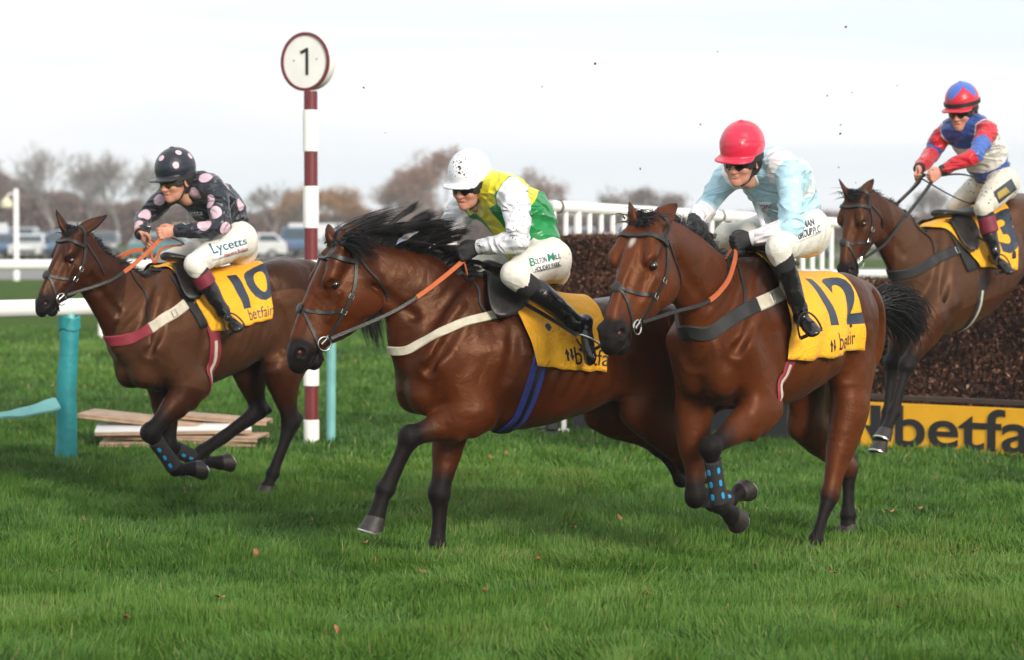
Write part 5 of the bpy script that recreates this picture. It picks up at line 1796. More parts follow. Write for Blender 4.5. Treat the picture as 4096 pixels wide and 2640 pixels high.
    # ---- legs: brushing boots
    if c.get('boots'):
        for key in ('fore_near', 'fore_far'):
            kn, fe = h.shank[key]
            ca = fe - kn
            lo, hi = kn + ca * .22, kn + ca * .93
            S = Sdf()
            S.tube([[*lo, .042, .056], [*(lo * .5 + hi * .5), .040, .052], [*hi, .048, .058]], .01, n=7)
            V, F = S.mesh(.008, 1)
            ax = _n(ca); t = (V - lo) @ ax
            V = V - np.outer(np.minimum(t - .0, 0) * .9, ax) - np.outer(np.maximum(t - np.linalg.norm(hi - lo), 0) * .9, ax)
            bo = add_mesh('leg_boot', V, F, M['pad_black'], h.root)
            bt = bvh_of(V, F)
            cv = h.to_local(np.array([0, 0, CAMZ])) - lo; cv = _n(cv - ax * (cv @ ax)); sd = np.cross(ax, cv)
            for fr in (.2, .5, .8):
                for ang in ((-30, 35) if c['key'] == 'H3' else (20,)):
                    d = cv * math.cos(R(ang)) + sd * math.sin(R(ang))
                    o = lo + ax * fr * np.linalg.norm(hi - lo)
                    q = MB(); ring = []
                    e2 = np.cross(ax, d)
                    for a in np.linspace(0, 2 * math.pi, 17)[:-1]:
                        x, y = .010 * math.copysign(abs(math.cos(a)) ** .6, math.cos(a)), .017 * math.copysign(abs(math.sin(a)) ** .7, math.sin(a))
                        co, no, i, dd = bt.ray_cast(Vector(o + d * .2 + ax * y + e2 * x), Vector(-d))
                        ring.append((np.array(co) if co is not None else o + d * .05) + d * .003)
                    ctr = np.mean(ring, axis=0) + d * .002
                    n = len(ring)
                    q.add(ring + [ctr] + [r_ - d * .006 for r_ in ring], [(i, (i + 1) % n, n) for i in range(n)] + [(i, n + 1 + i, n + 1 + (i + 1) % n, (i + 1) % n) for i in range(n)])
                    q.build('vent', M['vent_blue'], bo)
M['vent_blue'] = simple_mat('blue_vent', (.02, .27, .55), .45, .1, 30)

def strands(name, roots, fn, n_seg, rad, mat, parent, body=None):
    """hair: every strand a thin three sided tapering tube; fn(i) -> (n_seg+1, 3) points"""
    V, F = [], []
    ang = np.array([0, 2.094, 4.189])
    base = 0
    Vs, Fs = [], []
    for i in range(roots):
        P = fn(i)
        if P is None: continue
        if body is not None:
            for q_ in range(1, len(P)):
                co, no, _i, di = body.bvh.find_nearest(Vector(P[q_]), .06)
                if co is not None and (Vector(P[q_]) - co).dot(no) < .003:
                    P[q_] = np.array(co + no * (.003 + .004 * ((i * 7919) % 13) / 13))
        m = len(P)
        d = np.gradient(P, axis=0); d /= np.linalg.norm(d, axis=1, keepdims=True) + 1e-9
        u = np.cross(d, np.array([.3, .9, .2])); u /= np.linalg.norm(u, axis=1, keepdims=True) + 1e-9
        wv = np.cross(d, u)
        r = rad * (1 - np.linspace(0, 1, m) ** 2 * .85)
        ring = P[:, None, :] + (u[:, None, :] * np.cos(ang)[None, :, None] + wv[:, None, :] * np.sin(ang)[None, :, None]) * r[:, None, None]
        Vs.append(ring.reshape(-1, 3))
        a = base + (np.arange(m - 1)[:, None] * 3 + np.arange(3)[None])
        b = base + (np.arange(m - 1)[:, None] * 3 + (np.arange(3)[None] + 1) % 3)
        Fs.append(np.stack([a, b, b + 3, a + 3], -1).reshape(-1, 4))
        base += m * 3
    return add_mesh(name, np.concatenate(Vs), np.concatenate(Fs), mat, parent)
def crest_line(h, n=60):
    """points on top of the neck from poll to withers"""
    C = cr(np.concatenate([h.T(-.05, 0, 1.45)[None], h.neck_rows[2:, :3]]), 40)[::-1]
    pts = []
    for p, q in zip(C, np.gradient(C, axis=0)):
        up = np.array([0, 0, 1.]) - _n(q) * _n(q)[2]
        up = _n(up)
        if up[2] < .45: continue
        co, no, i, dd = h.bvh.ray_cast(Vector(p + up * .8), Vector(-up))
        if co is not None:
            pts.append(np.array(co))
    w_ = h.near(h.T(.0, 0, 1.64))[0]
    pts = [p for p in pts if p[0] > w_[0] + .03] + [w_]
    pl = h.near(h.H(-.03, .07, 0))[0]
    pts = [pl] + [p for p in pts if np.linalg.norm(p - pl) > .05 and p[0] < pl[0] + .02]
    return cr(np.array(pts), n)
def mane(h):
    c = h.c
    st = c['mane']
    CL = crest_line(h, 80)
    r = np.random.default_rng(11 + int(st['seed']))
    def smooth_rand(k):
        return np.interp(np.linspace(0, 1, 80), np.linspace(0, 1, k), r.normal(size=k))
    lift = smooth_rand(14); swing = smooth_rand(18); lenv = smooth_rand(16)
    NL = 64; lr, lsd, ll = r.normal(size=NL), r.normal(size=NL), r.normal(size=NL)
    def fn(i):
        t = r.random(); k_ = int(t * NL)
        t = min(.999, max(0, (k_ + .5 + .30 * r.normal()) / NL))
        x = t * 79; j = min(int(x), 78); u = x - j
        p0 = CL[j] * (1 - u) + CL[j + 1] * u
        tan = _n(CL[min(j + 1, 79)] - CL[max(j - 1, 0)])
        p0 = p0 + np.array([0, r.normal() * .010, -.012])
        if st['kind'] == 'flow':
            env = np.interp(t, [0, .12, .3, .55, .8, 1], st['len'])
            ln = env * (1 + .10 * lenv[j] + .20 * ll[k_] + .07 * r.normal())
            if ln < .03: return None
            rise = np.interp(t, [0, .2, .5, .75, 1], st['rise']) + .10 * lift[j] + .20 * lr[k_] + .04 * r.normal()
            side = .10 + .18 * swing[j] + .26 * lsd[k_] + .05 * r.normal()
            d0 = _n(np.array([-.55, side, 1.0 * rise]))
            d1 = _n(np.array([-1.0, side * 1.3, .25 * rise - .05]))
            d2 = _n(np.array([-1.0, side * .8, -.45 + .2 * lift[j] + .4 * lr[k_] + .10 * r.normal() + .5 * (t < .5)]))
            s = np.linspace(0, 1, 9)[:, None]
            P = p0 + .72 * ln * (d0 * (s - s**2 * .5) * 1.0 + d1 * (s**2 * .55) + d2 * (s**3 * .42))
            P = P + (np.sin(s * 5 + swing[j] * 3) * .012 * s) * np.array([[.3, 1, .5]])
            return P
        ln = st['len'] * (1 + .3 * lenv[j] + .25 * r.normal())
        d0 = _n(np.array([-.35 - .2 * swing[j], .30 * r.normal() + st.get('side', -.2), st['rise'] * (1 + .4 * r.normal())]))
        d1 = _n(np.array([-.5, st.get('side', -.2) * 2.5 + .3 * r.normal(), -.6]))
        s = np.linspace(0, 1, 5)[:, None]
        return p0 + ln * (d0 * s + d1 * s**2 * .6)
    strands('mane', st['n'], fn, 8, st.get('rad', .0028), M['mane'], h.root, h)
    # forelock
    r2 = np.random.default_rng(5)
    def ff(i):
        p0 = h.H(-.03 + .07 * r2.random(), .062, .035 * r2.normal())
        ln = st.get('fore', .10) * (1 + .3 * r2.normal())
        if st['kind'] == 'flow':          # blown back between the ears, some of it over the near temple
            if r2.random() < .6:
                d0 = _n(np.array([-.6, .25 * r2.normal(), .55]) + h.hU * .1)
                d1 = _n(np.array([-1., .3 * r2.normal(), -.1]))
            else:
                d0 = _n(h.hW * .7 + np.array([-.3, 0, .25]) + h.hU * .1)
                d1 = _n(h.hW * .2 + np.array([-.4, .1, -.7 + .3 * r2.normal()]))
        else:
            d0 = _n(h.hU * (.45 + .3 * r2.random()) - h.hA * .1 + h.hW * .5 * r2.normal() + np.array([-.4 * st.get('blow', 1), 0, .2]))
            d1 = _n(h.hA * .6 + h.hU * .1 + h.hW * .5 * r2.normal() + np.array([-.5, 0, 0]) * st.get('blow', 1))
        s = np.linspace(0, 1, 6)[:, None]
        return p0 + ln * (d0 * s + d1 * s**2)
    strands('forelock', st.get('nf', 160), ff, 6, .0026, M['mane'], h.root, h)
def tail(h):
    st = h.c['tail']
    r = np.random.default_rng(31 + int(st.get('seed', 0)))
    d0 = h.T(-1.41, 0, 1.385) + np.array([-.04, 0, 0])
    W = [np.array(p) for p in st['way']]       # way points relative to the dock (s, lat, z), then spread
    C = cr(np.array([[0, 0, 0]] + [list(p) for p in W]), 30)
    def fn(i):
        u0 = r.random() * .35
        e = .55 + .45 * r.random() ** .6
        t = np.linspace(u0, e, 10)
        k = np.clip(t * 29, 0, 28.999); j = k.astype(int); f = (k - j)[:, None]
        P = d0 + C[j] * (1 - f) + C[np.minimum(j + 1, 29)] * f
        off = r.normal(size=3)
        g = st['spread'] * (.16 + np.interp(t, [0, .3, .7, 1], [0, .55, 1, 1.15]))[:, None]
        cur = (np.sin(t * 6 + off[0] * 2) * .03 * t)[:, None] * np.array([[.5, 1, 1]])
        return P + off[None] * g * np.array([[.8, .8, 1.0]]) * .5 + cur
    strands('tail', st.get('n', 900), fn, 9, .003, M['mane'], h.root)

def A_(x, y): return (x / 1.54, 500 + y / 1.54)
def C_(x, y): return (1050 + x / 1.2834, 500 + y / 1.2834)
def F_(x, y): return (2300 + x / 1.4, 400 + y / 1.4)
def G_(x, y): return (3200 + x / 1.54, 250 + y / 1.54)
EX = [
 dict(breast=[A_(1180, 1075), A_(1110, 1130), A_(1010, 1195), A_(930, 1250), A_(830, 1310), A_(720, 1350)], breast_w=.075, breast_mat='elastic_red', breast_mat2='webbing', breast_split=.62,
      neckstrap=[A_(880, 900), A_(905, 1050), A_(915, 1180), A_(925, 1235)],
      girth=[A_(1290, 1190), A_(1320, 1290), A_(1325, 1380), A_(1310, 1470), A_(1285, 1530)], girth_w=.085, girth_mat='elastic_red', girth_mat2='webbing',
      cloth=[A_(950, 855), A_(1290, 1265), A_(1560, 875), A_(1645, 1185)], wave=.016, seed=1,
      pads=[('saddle_pad', 'pad_black', (22, 40, 8, -30), -10, .010)],
      texts=[('1', .56, .80, .26, 'print_navy', .03, .0, 1.15), ('0', .72, .74, .26, 'print_navy', .03, .0, 1.15), ('betfair', .60, .955, .068, 'print_navy', .004, 0, .95)],
      boots=True, mane=dict(kind='short', len=.055, rise=.35, n=1500, seed=1, side=-.25, fore=.05, blow=.6), tail=dict(way=[(-.12, 0, .02), (-.30, 0, -.15), (-.42, 0, -.45)], spread=.07, n=500)),
 dict(breast=[C_(1340, 945), C_(1190, 975), C_(1080, 1000), C_(1000, 1025), C_(900, 1070), C_(800, 1125), C_(740, 1158)], breast_w=.048, breast_mat='webbing', breast_mat2='leather', breast_split=.22,
      neckstrap=[C_(1080, 760), C_(1110, 850), C_(1115, 920), C_(1140, 960)],
      girth=[C_(1410, 960), C_(1435, 1060), C_(1425, 1200), C_(1400, 1310), C_(1360, 1420), C_(1315, 1510)], girth_w=.085, girth_mat='elastic_blue', girth_mat2='leather',
      cloth=[C_(1150, 765), C_(1400, 1225), C_(1640, 905), C_(1752, 1255)], wave=.016, seed=2,
      pads=[('fleece', 'fleece', (28, 46, 0, -60), -170, .008), ('saddle_pad', 'pad_navy', (18, 26, 0, -40), -110, .015)],
      texts=[('emblem', .40, .93, .060, 'print_black', 0, 0, 1.0), ('betfair', .53, .95, .085, 'print_black', .004, 0, 1.0)],
      mane=dict(kind='flow', len=[.15, .26, .28, .22, .14, .10], rise=[.45, 1.0, 1.45, .7, .0], n=8000, seed=2, rad=.0026, fore=.15, blow=.35, nf=620), tail=dict(way=[(-.2, 0, .05), (-.45, 0, -.05), (-.65, 0, -.3)], spread=.07, n=500)),
 dict(breast=[F_(1165, 1080), F_(1060, 1130), F_(950, 1180), F_(840, 1250), F_(740, 1310), F_(650, 1350), F_(600, 1340)], breast_w=.080, breast_mat='elastic_black', breast_mat2='webbing', breast_split=.36,
      neckstrap=[F_(890, 890), F_(930, 980), F_(955, 1080), F_(950, 1150)],
      girth=[F_(1230, 1380), F_(1215, 1430), F_(1190, 1490), F_(1165, 1550), F_(1140, 1610)], girth_w=.080, girth_mat='elastic_red', girth_mat2='webbing',
      cloth=[F_(985, 865), F_(1175, 1440), F_(1310, 1005), F_(1580, 1385)], wave=.020, seed=3,
      pads=[('saddle_pad', 'pad_black', (-14, -30, 0, -60), -150, .012)],
      texts=[('1', .50, .74, .30, 'print_navy', .03, 0, 1.3), ('2', .72, .74, .30, 'print_navy', .03, 0, 1.1), ('emblem', .46, .955, .055, 'print_black', 0, 0, .9), ('betfair', .57, .945, .080, 'print_black', .004, 0, .90)],
      boots=True, mane=dict(kind='short', len=.075, rise=.55, n=1800, seed=3, side=-.3, fore=.06, blow=.7), tail=dict(way=[(-.12, .04, .05), (-.25, .07, .03), (-.37, .08, -.05), (-.46, .08, -.14)], spread=.10, n=1700, seed=4)),
 dict(breast=[G_(985, 1150), G_(900, 1180), G_(800, 1235), G_(700, 1290), G_(610, 1330)], breast_w=.075, breast_mat='elastic_black', breast_mat2=None, breast_split=.2,
      neckstrap=[G_(780, 980), G_(795, 1080), G_(830, 1180)],
      girth=[G_(1120, 1310), G_(1120, 1380), G_(1110, 1440), G_(1100, 1500)], girth_w=.085, girth_mat='elastic_black', girth_mat2='webbing',
      cloth=[G_(775, 965), G_(1090, 1260), G_(1215, 985), G_(1305, 1265)], wave=.018, seed=5,
      pads=[('saddle_pad', 'pad_black', (-10, 40, 0, -40), 20, .010)],
      texts=[('3', .66, .80, .30, 'print_navy', .03, 0, 1.2)],
      mane=dict(kind='short', len=.05, rise=.4, n=1000, seed=7, side=-.25, fore=.06, blow=.6), tail=dict(way=[(-.2, 0, .05), (-.4, 0, .0), (-.6, 0, -.2)], spread=.08, n=300)),
]
for h, e in zip(HORSES, EX):
    h.c.update(e)
    tack(h)
    mane(h)
    tail(h)

# ------------------------------------------------------------------ riders
def skin_mat(name, col):
    m, t, b = new_mat(name)
    f = noise(t, 18.0, 4.0)
    c = ramp(t, f, [(.3, tuple(x * .82 for x in col)), (.7, tuple(min(1, x * 1.12) for x in col))])
    red = (col[0] * 1.0, col[1] * .55, col[2] * .50)
    c = mixc(t, attr(t, 'flush').outputs['Fac'], c, red)
    v = N(t, 'ShaderNodeTexVoronoi', Scale=45.0)
    L(t, t.nodes.new('ShaderNodeTexCoord').outputs['Object'], v.inputs['Vector'])
    sp = mth(t, 'LESS_THAN', v.outputs['Distance'], .12)
    c = mixc(t, mth(t, 'MULTIPLY', sp, .6), c, (.10, .05, .03))
    L(t, c, b.inputs['Base Color'])
    b.inputs['Roughness'].default_value = .48
    b.inputs['Subsurface Weight'].default_value = .08
    b.inputs['Subsurface Radius'].default_value = (.01, .004, .002)
    bump(t, b, noise(t, 120.0, 3.0), .15, .004)
    return m
M['skin'] = skin_mat('skin', (.56, .295, .205))
def satin(name, bands, attrname, rough=.36, dirt=None, extra=None, fold=.8):
    """racing silk: constant colour bands over a mesh attribute (0..1 scaled), optional second attribute layers"""
    m, t, b = new_mat(name)
    n = t.nodes.new('ShaderNodeValToRGB')
    n.color_ramp.interpolation = 'CONSTANT'
    e = n.color_ramp.elements
    while len(e) < len(bands): e.new(.5)
    for i, (p, c) in enumerate(bands):
        e[i].position = p; e[i].color = (*c, 1)
    L(t, attr(t, attrname).outputs['Fac'], n.inputs['Fac'])
    c = n.outputs['Color']
    for an, col in (extra or []):
        c = mixc(t, mth(t, 'GREATER_THAN', attr(t, an).outputs['Fac'], 0.0), c, col)
    if dirt:
        for sc, amt in dirt:
            v = N(t, 'ShaderNodeTexVoronoi', Scale=sc)
            L(t, t.nodes.new('ShaderNodeTexCoord').outputs['Object'], v.inputs['Vector'])
            rad = mth(t, 'MULTIPLY', mth(t, 'SUBTRACT', noise(t, 7.0, 2.0), .38), amt)
            c = mixc(t, mth(t, 'LESS_THAN', v.outputs['Distance'], rad), c, (.035, .024, .016))
    L(t, c, b.inputs['Base Color'])
    b.inputs['Roughness'].default_value = rough
    b.inputs['Specular IOR Level'].default_value = .5
    b.inputs['Sheen Weight'].default_value = .15
    n1 = noise(t, 6.0, 1.0, .4, 1.2, mapscale=(1.0, .7, 1.8))
    rid = mth(t, 'SUBTRACT', 1.0, mth(t, 'ABSOLUTE', mth(t, 'MULTIPLY', mth(t, 'SUBTRACT', n1, .5), 4.0)))
    n2 = noise(t, 15.0, 1.0, .4, 1.0)
    h = mth(t, 'ADD', rid, mth(t, 'MULTIPLY', n2, .25))
    bump(t, b, h, fold, .018)
    return m
WHITE = (.74, .74, .78)
M['silk_dots'] = satin('navy_silk_pink_dots', [(0, (.006, .009, .018)), (.99, (.006, .009, .018))], 'slv', .38, extra=[('dot', (.62, .42, .50))])
M['silk_green'] = satin('green_yellow_silk', [(0, (.004, .23, .055)), (.25, WHITE)], 'slv', .33, dirt=[(42, .62), (80, .6)], extra=[('yoke', (.74, .66, .02))])
M['silk_blue'] = satin('pale_blue_silk', [(0, (.42, .66, .77)), (.76, (.76, .72, .77))], 'slv', .30, dirt=[(36, .35)], extra=[('yoke', (.84, .85, .88))])
M['silk_red'] = satin('white_blue_red_silk', [(0, (.66, .63, .60)), (.30, (.56, .012, .025)), (.575, (.045, .115, .42)), (.70, (.56, .012, .025))], 'slv', .42, dirt=[(38, .8), (80, .8)], extra=[('hoop', (.03, .075, .30))])
M['cap_dots'] = satin('navy_cap_pink_dots', [(0, (.007, .010, .020)), (.99, (.007, .010, .020))], 'slv', .40, extra=[('dot', (.64, .45, .52))], fold=.15)
M['cap_white'] = satin('white_cap', [(0, WHITE), (.99, WHITE)], 'slv', .42, dirt=[(42, .95), (80, .9)], fold=.15)
M['cap_red'] = satin('red_cap', [(0, (.62, .018, .06)), (.99, (.62, .018, .06))], 'slv', .30, dirt=[(40, .3)], fold=.15)
M['cap_quarters'] = satin('red_blue_cap', [(0, (.55, .012, .03)), (.99, (.55, .012, .03))], 'slv', .36, dirt=[(44, .7)], extra=[('dot', (.05, .13, .48))], fold=.15)
M['breeches'] = cloth_mat('cream_breeches', (.70, .675, .61), .6, .22, 8.0, dirt=((.07, .05, .035), .55, 42))
M['breeches_muddy'] = cloth_mat('muddy_cream_breeches', (.62, .58, .49), .65, .28, 8.0, dirt=((.07, .05, .035), 1.3, 30))
def boot_mat():
    m, t, b = new_mat('polished_boot')
    c = mixc(t, ramp(t, noise(t, 16.0, 5.0, .65), [(.55, 0), (.72, .7)]), (.008, .008, .010), (.045, .035, .026))
    L(t, c, b.inputs['Base Color'])
    L(t, ramp(t, noise(t, 11.0, 4.0), [(.35, .10), (.7, .34)]), b.inputs['Roughness'])
    b.inputs['Specular IOR Level'].default_value = .6
    bump(t, b, noise(t, 9.0, 3.0, .5, 1.2), .35, .02)
    return m
M['boot'] = boot_mat()
M['boot_sock'] = simple_mat('black_sock', (.012, .011, .012), .8, .2, 30, .4, 160)
M['boot_cuff'] = simple_mat('maroon_cuff', (.17, .012, .03), .55, .2, 20, .3, 100)
M['glove'] = simple_mat('black_glove', (.012, .012, .013), .6, .3, 40, .5, 200)
m, t, b = new_mat('dark_goggle_lens')
b.inputs['Base Color'].default_value = (.010, .010, .016, 1); b.inputs['Roughness'].default_value = .08; b.inputs['Coat Weight'].default_value = 1.0
M['lens'] = m
m, t, b = new_mat('amber_goggle_lens')
b.inputs['Base Color'].default_value = (.085, .055, .022, 1); b.inputs['Roughness'].default_value = .07; b.inputs['Coat Weight'].default_value = 1.0; b.inputs['Metallic'].default_value = .4
M['lens_amber'] = m
M['rubber_black'] = simple_mat('black_rubber', (.012, .012, .012), .55, .2, 30, .2, 100)
M['patch'] = simple_mat('white_patch', (.84, .84, .85), .7, .04, 20, .2, 200)
M['teeth'] = simple_mat('teeth', (.62, .56, .42), .3, .1, 60)

def fold_noise(Q, sc, seed, stretch=(1, 1, 1)):
    Q = Q + .035 * np.stack([value_noise(Q, 7.0, seed + 50), value_noise(Q, 7.0, seed + 51), value_noise(Q, 7.0, seed + 52)], 1)
    n = value_noise(Q * np.array(stretch), sc, seed)
    return 1 - np.abs(n) ** .75 * 2.4
class Rider:
    def __init__(r, h, c):
        r.h, r.c = h, c
        P = h.P
        r.root = empty('person', tuple(h.O), h.rz, c['label'], 'jockey', 'jockeys riding in the race')
        J = r.J = {}
        for k, (x, y, lat) in c['joints'].items():
            J[k] = P(x, y, lat)
        y, ti, ro = R(c['yaw']), R(c['tilt']), R(c.get('roll', 0))
        Fv = np.array([math.cos(y) * math.cos(ti), math.sin(y) * math.cos(ti), -math.sin(ti)])
        Wv = _n(np.cross(np.array([0, 0, 1.]), Fv)); Uv = np.cross(Fv, Wv)
        Wv, Uv = Wv * math.cos(ro) + Uv * math.sin(ro), Uv * math.cos(ro) - Wv * math.sin(ro)
        r.Fv, r.Wv, r.Uv = Fv, Wv, Uv
        r.hc = J['helmet'] - Uv * .075 * c.get('hs', 1.0)
        hs = r.hs = c.get('hs', 1.0)
        r.Hd = lambda f, u, w=0.0: r.hc + (Fv * f + Uv * u + Wv * w) * hs
        J['neck'] = r.Hd(-.055, -.13)
        J['chest'] = (J['sh_n'] + J['sh_f']) / 2
        J['hips'] = (J['hip_n'] + J['hip_f']) / 2
        J['collar'] = J['chest'] * .72 + J['neck'] * .28
        for a, b in (('sh_n', 'el_n'), ('el_n', 'wr_n'), ('sh_f', 'el_f'), ('el_f', 'wr_f'), ('hip_n', 'kn_n'), ('kn_n', 'an_n'), ('chest', 'hips'), ('sh_n', 'sh_f'), ('neck', 'chest')):
            dbg(c['key'], a, b, round(float(np.linalg.norm(J[a] - J[b])), 2))
        r.head_body(); r.jacket(); r.legs(); r.helmet(); r.reins()
    def hand(r, S, sg, grow=0.0, flush=.45):
        J = r.J
        wr, el = J['wr_' + sg], J['el_' + sg]
        d = _n(wr - el)
        hd = J.get('ha_' + sg)
        if hd is not None:
            d = _n(hd - wr)
        inw = np.array([0, -1. if sg == 'n' else 1., 0])
        K = np.array([.15, 0, 1.0]); K = _n(K - d * (K @ d))          # along the knuckles, thumb side up
        Pn = np.cross(d, K)
        if Pn @ inw < 0: Pn = -Pn                                     # palm faces inwards
        g = grow
        S.tube([[*(wr - d * .03), .024 + g, .030 + g], [*(wr + d * .02), .018 + g, .030 + g], [*(wr + d * .055), .016 + g, .040 + g], [*(wr + d * .088), .014 + g, .040 + g]], .01, W=Pn, n=8, val=flush * .5)
        for i, (off, ln) in enumerate(((.030, .95), (.010, 1.06), (-.011, 1.0), (-.030, .80))):
            b0 = wr + d * .088 + K * off - Pn * .002
            p1 = b0 + (d * .030 - Pn * .002) * ln
            p2 = p1 + (d * .004 + Pn * .028) * ln
            p3 = p2 + (-d * .024 + Pn * .006) * ln
            S.tube([[*b0, .0105 + g, .0105 + g], [*p1, .0098 + g, .0098 + g]], .006, val=flush)
            S.tube([[*p1, .0098 + g, .0098 + g], [*p2, .0090 + g, .0090 + g]], .003, val=flush)
            S.tube([[*p2, .0090 + g, .0090 + g], [*p3, .0082 + g, .0082 + g]], .003, val=flush)
        t0 = wr + d * .030 + K * .030 + Pn * .008
        t1 = t0 + d * .030 + K * .016 + Pn * .012
        t2 = t1 + d * .030 - K * .002 + Pn * .008
        S.tube([[*t0, .014 + g, .014 + g], [*t1, .0115 + g, .0115 + g], [*t2, .0095 + g, .0095 + g]], .008, n=6, val=flush)
        r.grip = getattr(r, 'grip', {}); r.grip[sg] = (wr + d * .105 + Pn * .018, K, d, Pn)
    def head_body(r):
        J, H, F, U, W = r.J, r.Hd, r.Fv, r.Uv, r.Wv
        AX = (F, U, W)
        S = Sdf(); hs = r.hs
        E = lambda c_, r_, A_, k_=.02, **kw: S.ell(c_, np.array(r_) * hs, A_, **({'k': k_} | kw))
        E(H(-.012, .030), (.096, .098, .074), AX, .02, val=0)
        E(H(.045, -.030), (.050, .075, .060), AX, .03, val=.05)
        E(H(.040, -.088), (.050, .040, .050), AX, .03, val=.05)
        E(H(.078, -.108), (.022, .020, .024), AX, .02, val=.05)
        S.tube([[*H(.088, -.010), .011, .012], [*H(.104, -.034), .013, .014], [*H(.112, -.047), .015, .012]], .012, W=W, n=8, val=.45)
        for sg in (-1, 1):
            E(H(.103, -.050, sg * .011), (.012, .009, .010), AX, .008, val=.45)
            E(H(.062, -.042, sg * .040), (.030, .022, .022), AX, .02, val=.4)
            E(H(.078, -.006, sg * .030), (.016, .012, .020), AX, .012, val=.1)
            E(H(.088, -.018, sg * .031), (.012, .010, .016), AX, .01, sub=True)
            E(H(-.008, -.030, sg * .074), (.020, .031, .009), AX, .008, val=.4)
            E(H(-.004, -.028, sg * .084), (.009, .017, .006), AX, .006, sub=True)
            S.tube([[*H(.100, -.056, sg * .018), .004, .004], [*H(.090, -.082, sg * .028), .004, .004]], .008, sub=True)
        mo = r.c.get('mouth', 'shut')
        op = .010 if mo == 'teeth' else .004
        E(H(.090, -.073 + op * .3), (.013, .0065, .024), AX, .006, val=.95)
        E(H(.086, -.087 - op), (.013, .0075, .021), AX, .006, val=.95)
        E(H(.100, -.080 - op * .3), (.014, op * .7, .020), AX, .004, sub=True)
        bk = _n(np.cross(J['sh_n'] - J['sh_f'], J['hips'] - J['chest']))
        bk = bk if bk[2] > 0 else -bk
        # neck, trunk, limbs under the clothes
        S.tube([[*H(-.02, -.05), .055, .06], [*J['neck'], .052, .054], [*(J['collar'] + bk * .02), .05, .048]], .03, n=8, val=.05)
        S.tube([[*(J['collar'] + bk * .03), .07, .045], [*(J['chest'] + bk * .045), .13, .06], [*(J['chest'] * .5 + J['hips'] * .5 + bk * .04), .11, .07], [*J['hips'], .11, .07]], .03, n=12, val=0)
        for sg in 'nf':
            S.tube([[*J['sh_' + sg], .042, .042], [*(J['sh_' + sg] * .5 + J['el_' + sg] * .5), .042, .042], [*J['el_' + sg], .036, .036], [*(J['el_' + sg] * .6 + J['wr_' + sg] * .4), .036, .034], [*J['wr_' + sg], .026, .030]], .03, n=14, val=.1)
            S.tube([[*J['hip_' + sg], .08, .08], [*J['kn_' + sg], .052, .052]], .03, val=0)
            S.tube([[*J['kn_' + sg], .046, .046], [*(J['kn_' + sg] * .6 + J['an_' + sg] * .4), .038, .038], [*J['an_' + sg], .026, .028]], .02, n=8, val=0)
            r.hand(S, sg, 0.0 if not r.c.get('gloves') else -.001)
        V, F_ = S.mesh(.0062, 1)
        d, fl = S.ev(V, True)
        r.body = add_mesh('body', V, F_, M['skin'], r.root, True, {'flush': np.clip(fl, 0, 1)})
        if mo == 'teeth':
            q = MB()
            for i in range(6):
                w_ = (i - 2.5) * .0058
                q.box(H(.0985 - abs(i - 2.5) * .0012, -.0745, w_), (.0054, .003, .007), Matrix((W, F, U)).transposed(), .001)
            q.build('teeth', M['teeth'], r.root)
        if r.c.get('gloves'):
            for sg in 'nf':
                S = Sdf(); r.hand(S, sg, .0035)
                d = _n(J['wr_' + sg] - J['el_' + sg])
                S.tube([[*(J['wr_' + sg] - d * .035), .037, .037], [*(J['wr_' + sg] + d * .01), .032, .036]], .01, W=(0, 1, 0), val=0)
                V, F_ = S.mesh(.0058, 1)
                gl = add_mesh('glove', V, F_, M['glove'], r.root)
                wp = J['wr_' + sg]
                mt = _n(d).tolist()
                MB().lathe(wp - d * .012, [(.037, -.012), (.040, -.010), (.040, .010), (.037, .012)], 16, M=Vector(mt).to_track_quat('Z', 'Y').to_matrix()).build('wrist_strap', M['rubber_black'], gl)
    def jacket(r):
        J, c = r.J, r.c
        S = Sdf()
        back = _n(np.cross(J['sh_n'] - J['sh_f'], J['hips'] - J['chest']))
        if back[2] < 0: back = -back
        r.back = back
        nk = J['neck'] * .38 + J['collar'] * .62 + back * .012
        che = J['chest'] + back * .028
        col = J['collar'] + back * .024
        bulge = c.get('billow', .02)
        mid = J['chest'] * .5 + J['hips'] * .5 + back * (.012 + bulge)
        waist = J['chest'] * .18 + J['hips'] * .82 + back * .015
        Wl = _n(J['sh_n'] - J['sh_f'])
        T0 = [[*nk, .056, .056], [*col, .10, .072], [*che, .182, .100], [*(J['chest'] * .72 + J['hips'] * .28 + back * (.01 + bulge * .6)), .182, .128], [*mid, .165, .132 + bulge * .3], [*waist, .150, .118], [*(J['hips'] * 1.02 - J['chest'] * .02), .148, .108]]
        bk_ = c.get('bulk', 1.0)
        S.tube([[*q[:3], q[3] * bk_, q[4] * bk_] for q in T0], .03, W=Wl, n=26, val=0)
        for sg in 'nf':
            sh, el, wr = J['sh_' + sg], J['el_' + sg], J['wr_' + sg]
            fa = wr - el; ua = el - sh
            en = c.get('cuff', .96)
            T1 = [[*(sh + (J['chest'] - sh) * .25), .078, .080, .26], [*(sh + ua * .12), .074, .076, .42], [*(sh + ua * .5), .066, .066, .56], [*(el - ua * .06), .060, .060, .66], [*(el + fa * .10), .060, .058, .72], [*(el + fa * .5), .051, .052, .84], [*(el + fa * (en - .12)), .043, .046, .95], [*(el + fa * en), .034, .037, 1.0]]
            S.tube([[*q[:3], q[3] * bk_, q[4] * bk_, q[5]] for q in T1], .035, n=24)
        S.post.append(lambda Q: -.0085 * fold_noise(Q, 7.5, 3 + c['seed'], (1, .7, 1.9)) - .0042 * fold_noise(Q, 14.0, 9 + c['seed'], (1.5, .7, 1.7)) + .004)
        V, F_ = S.mesh(.0078, 1)
        d, sv = S.ev(V, True)
        ax = J['hips'] - nk
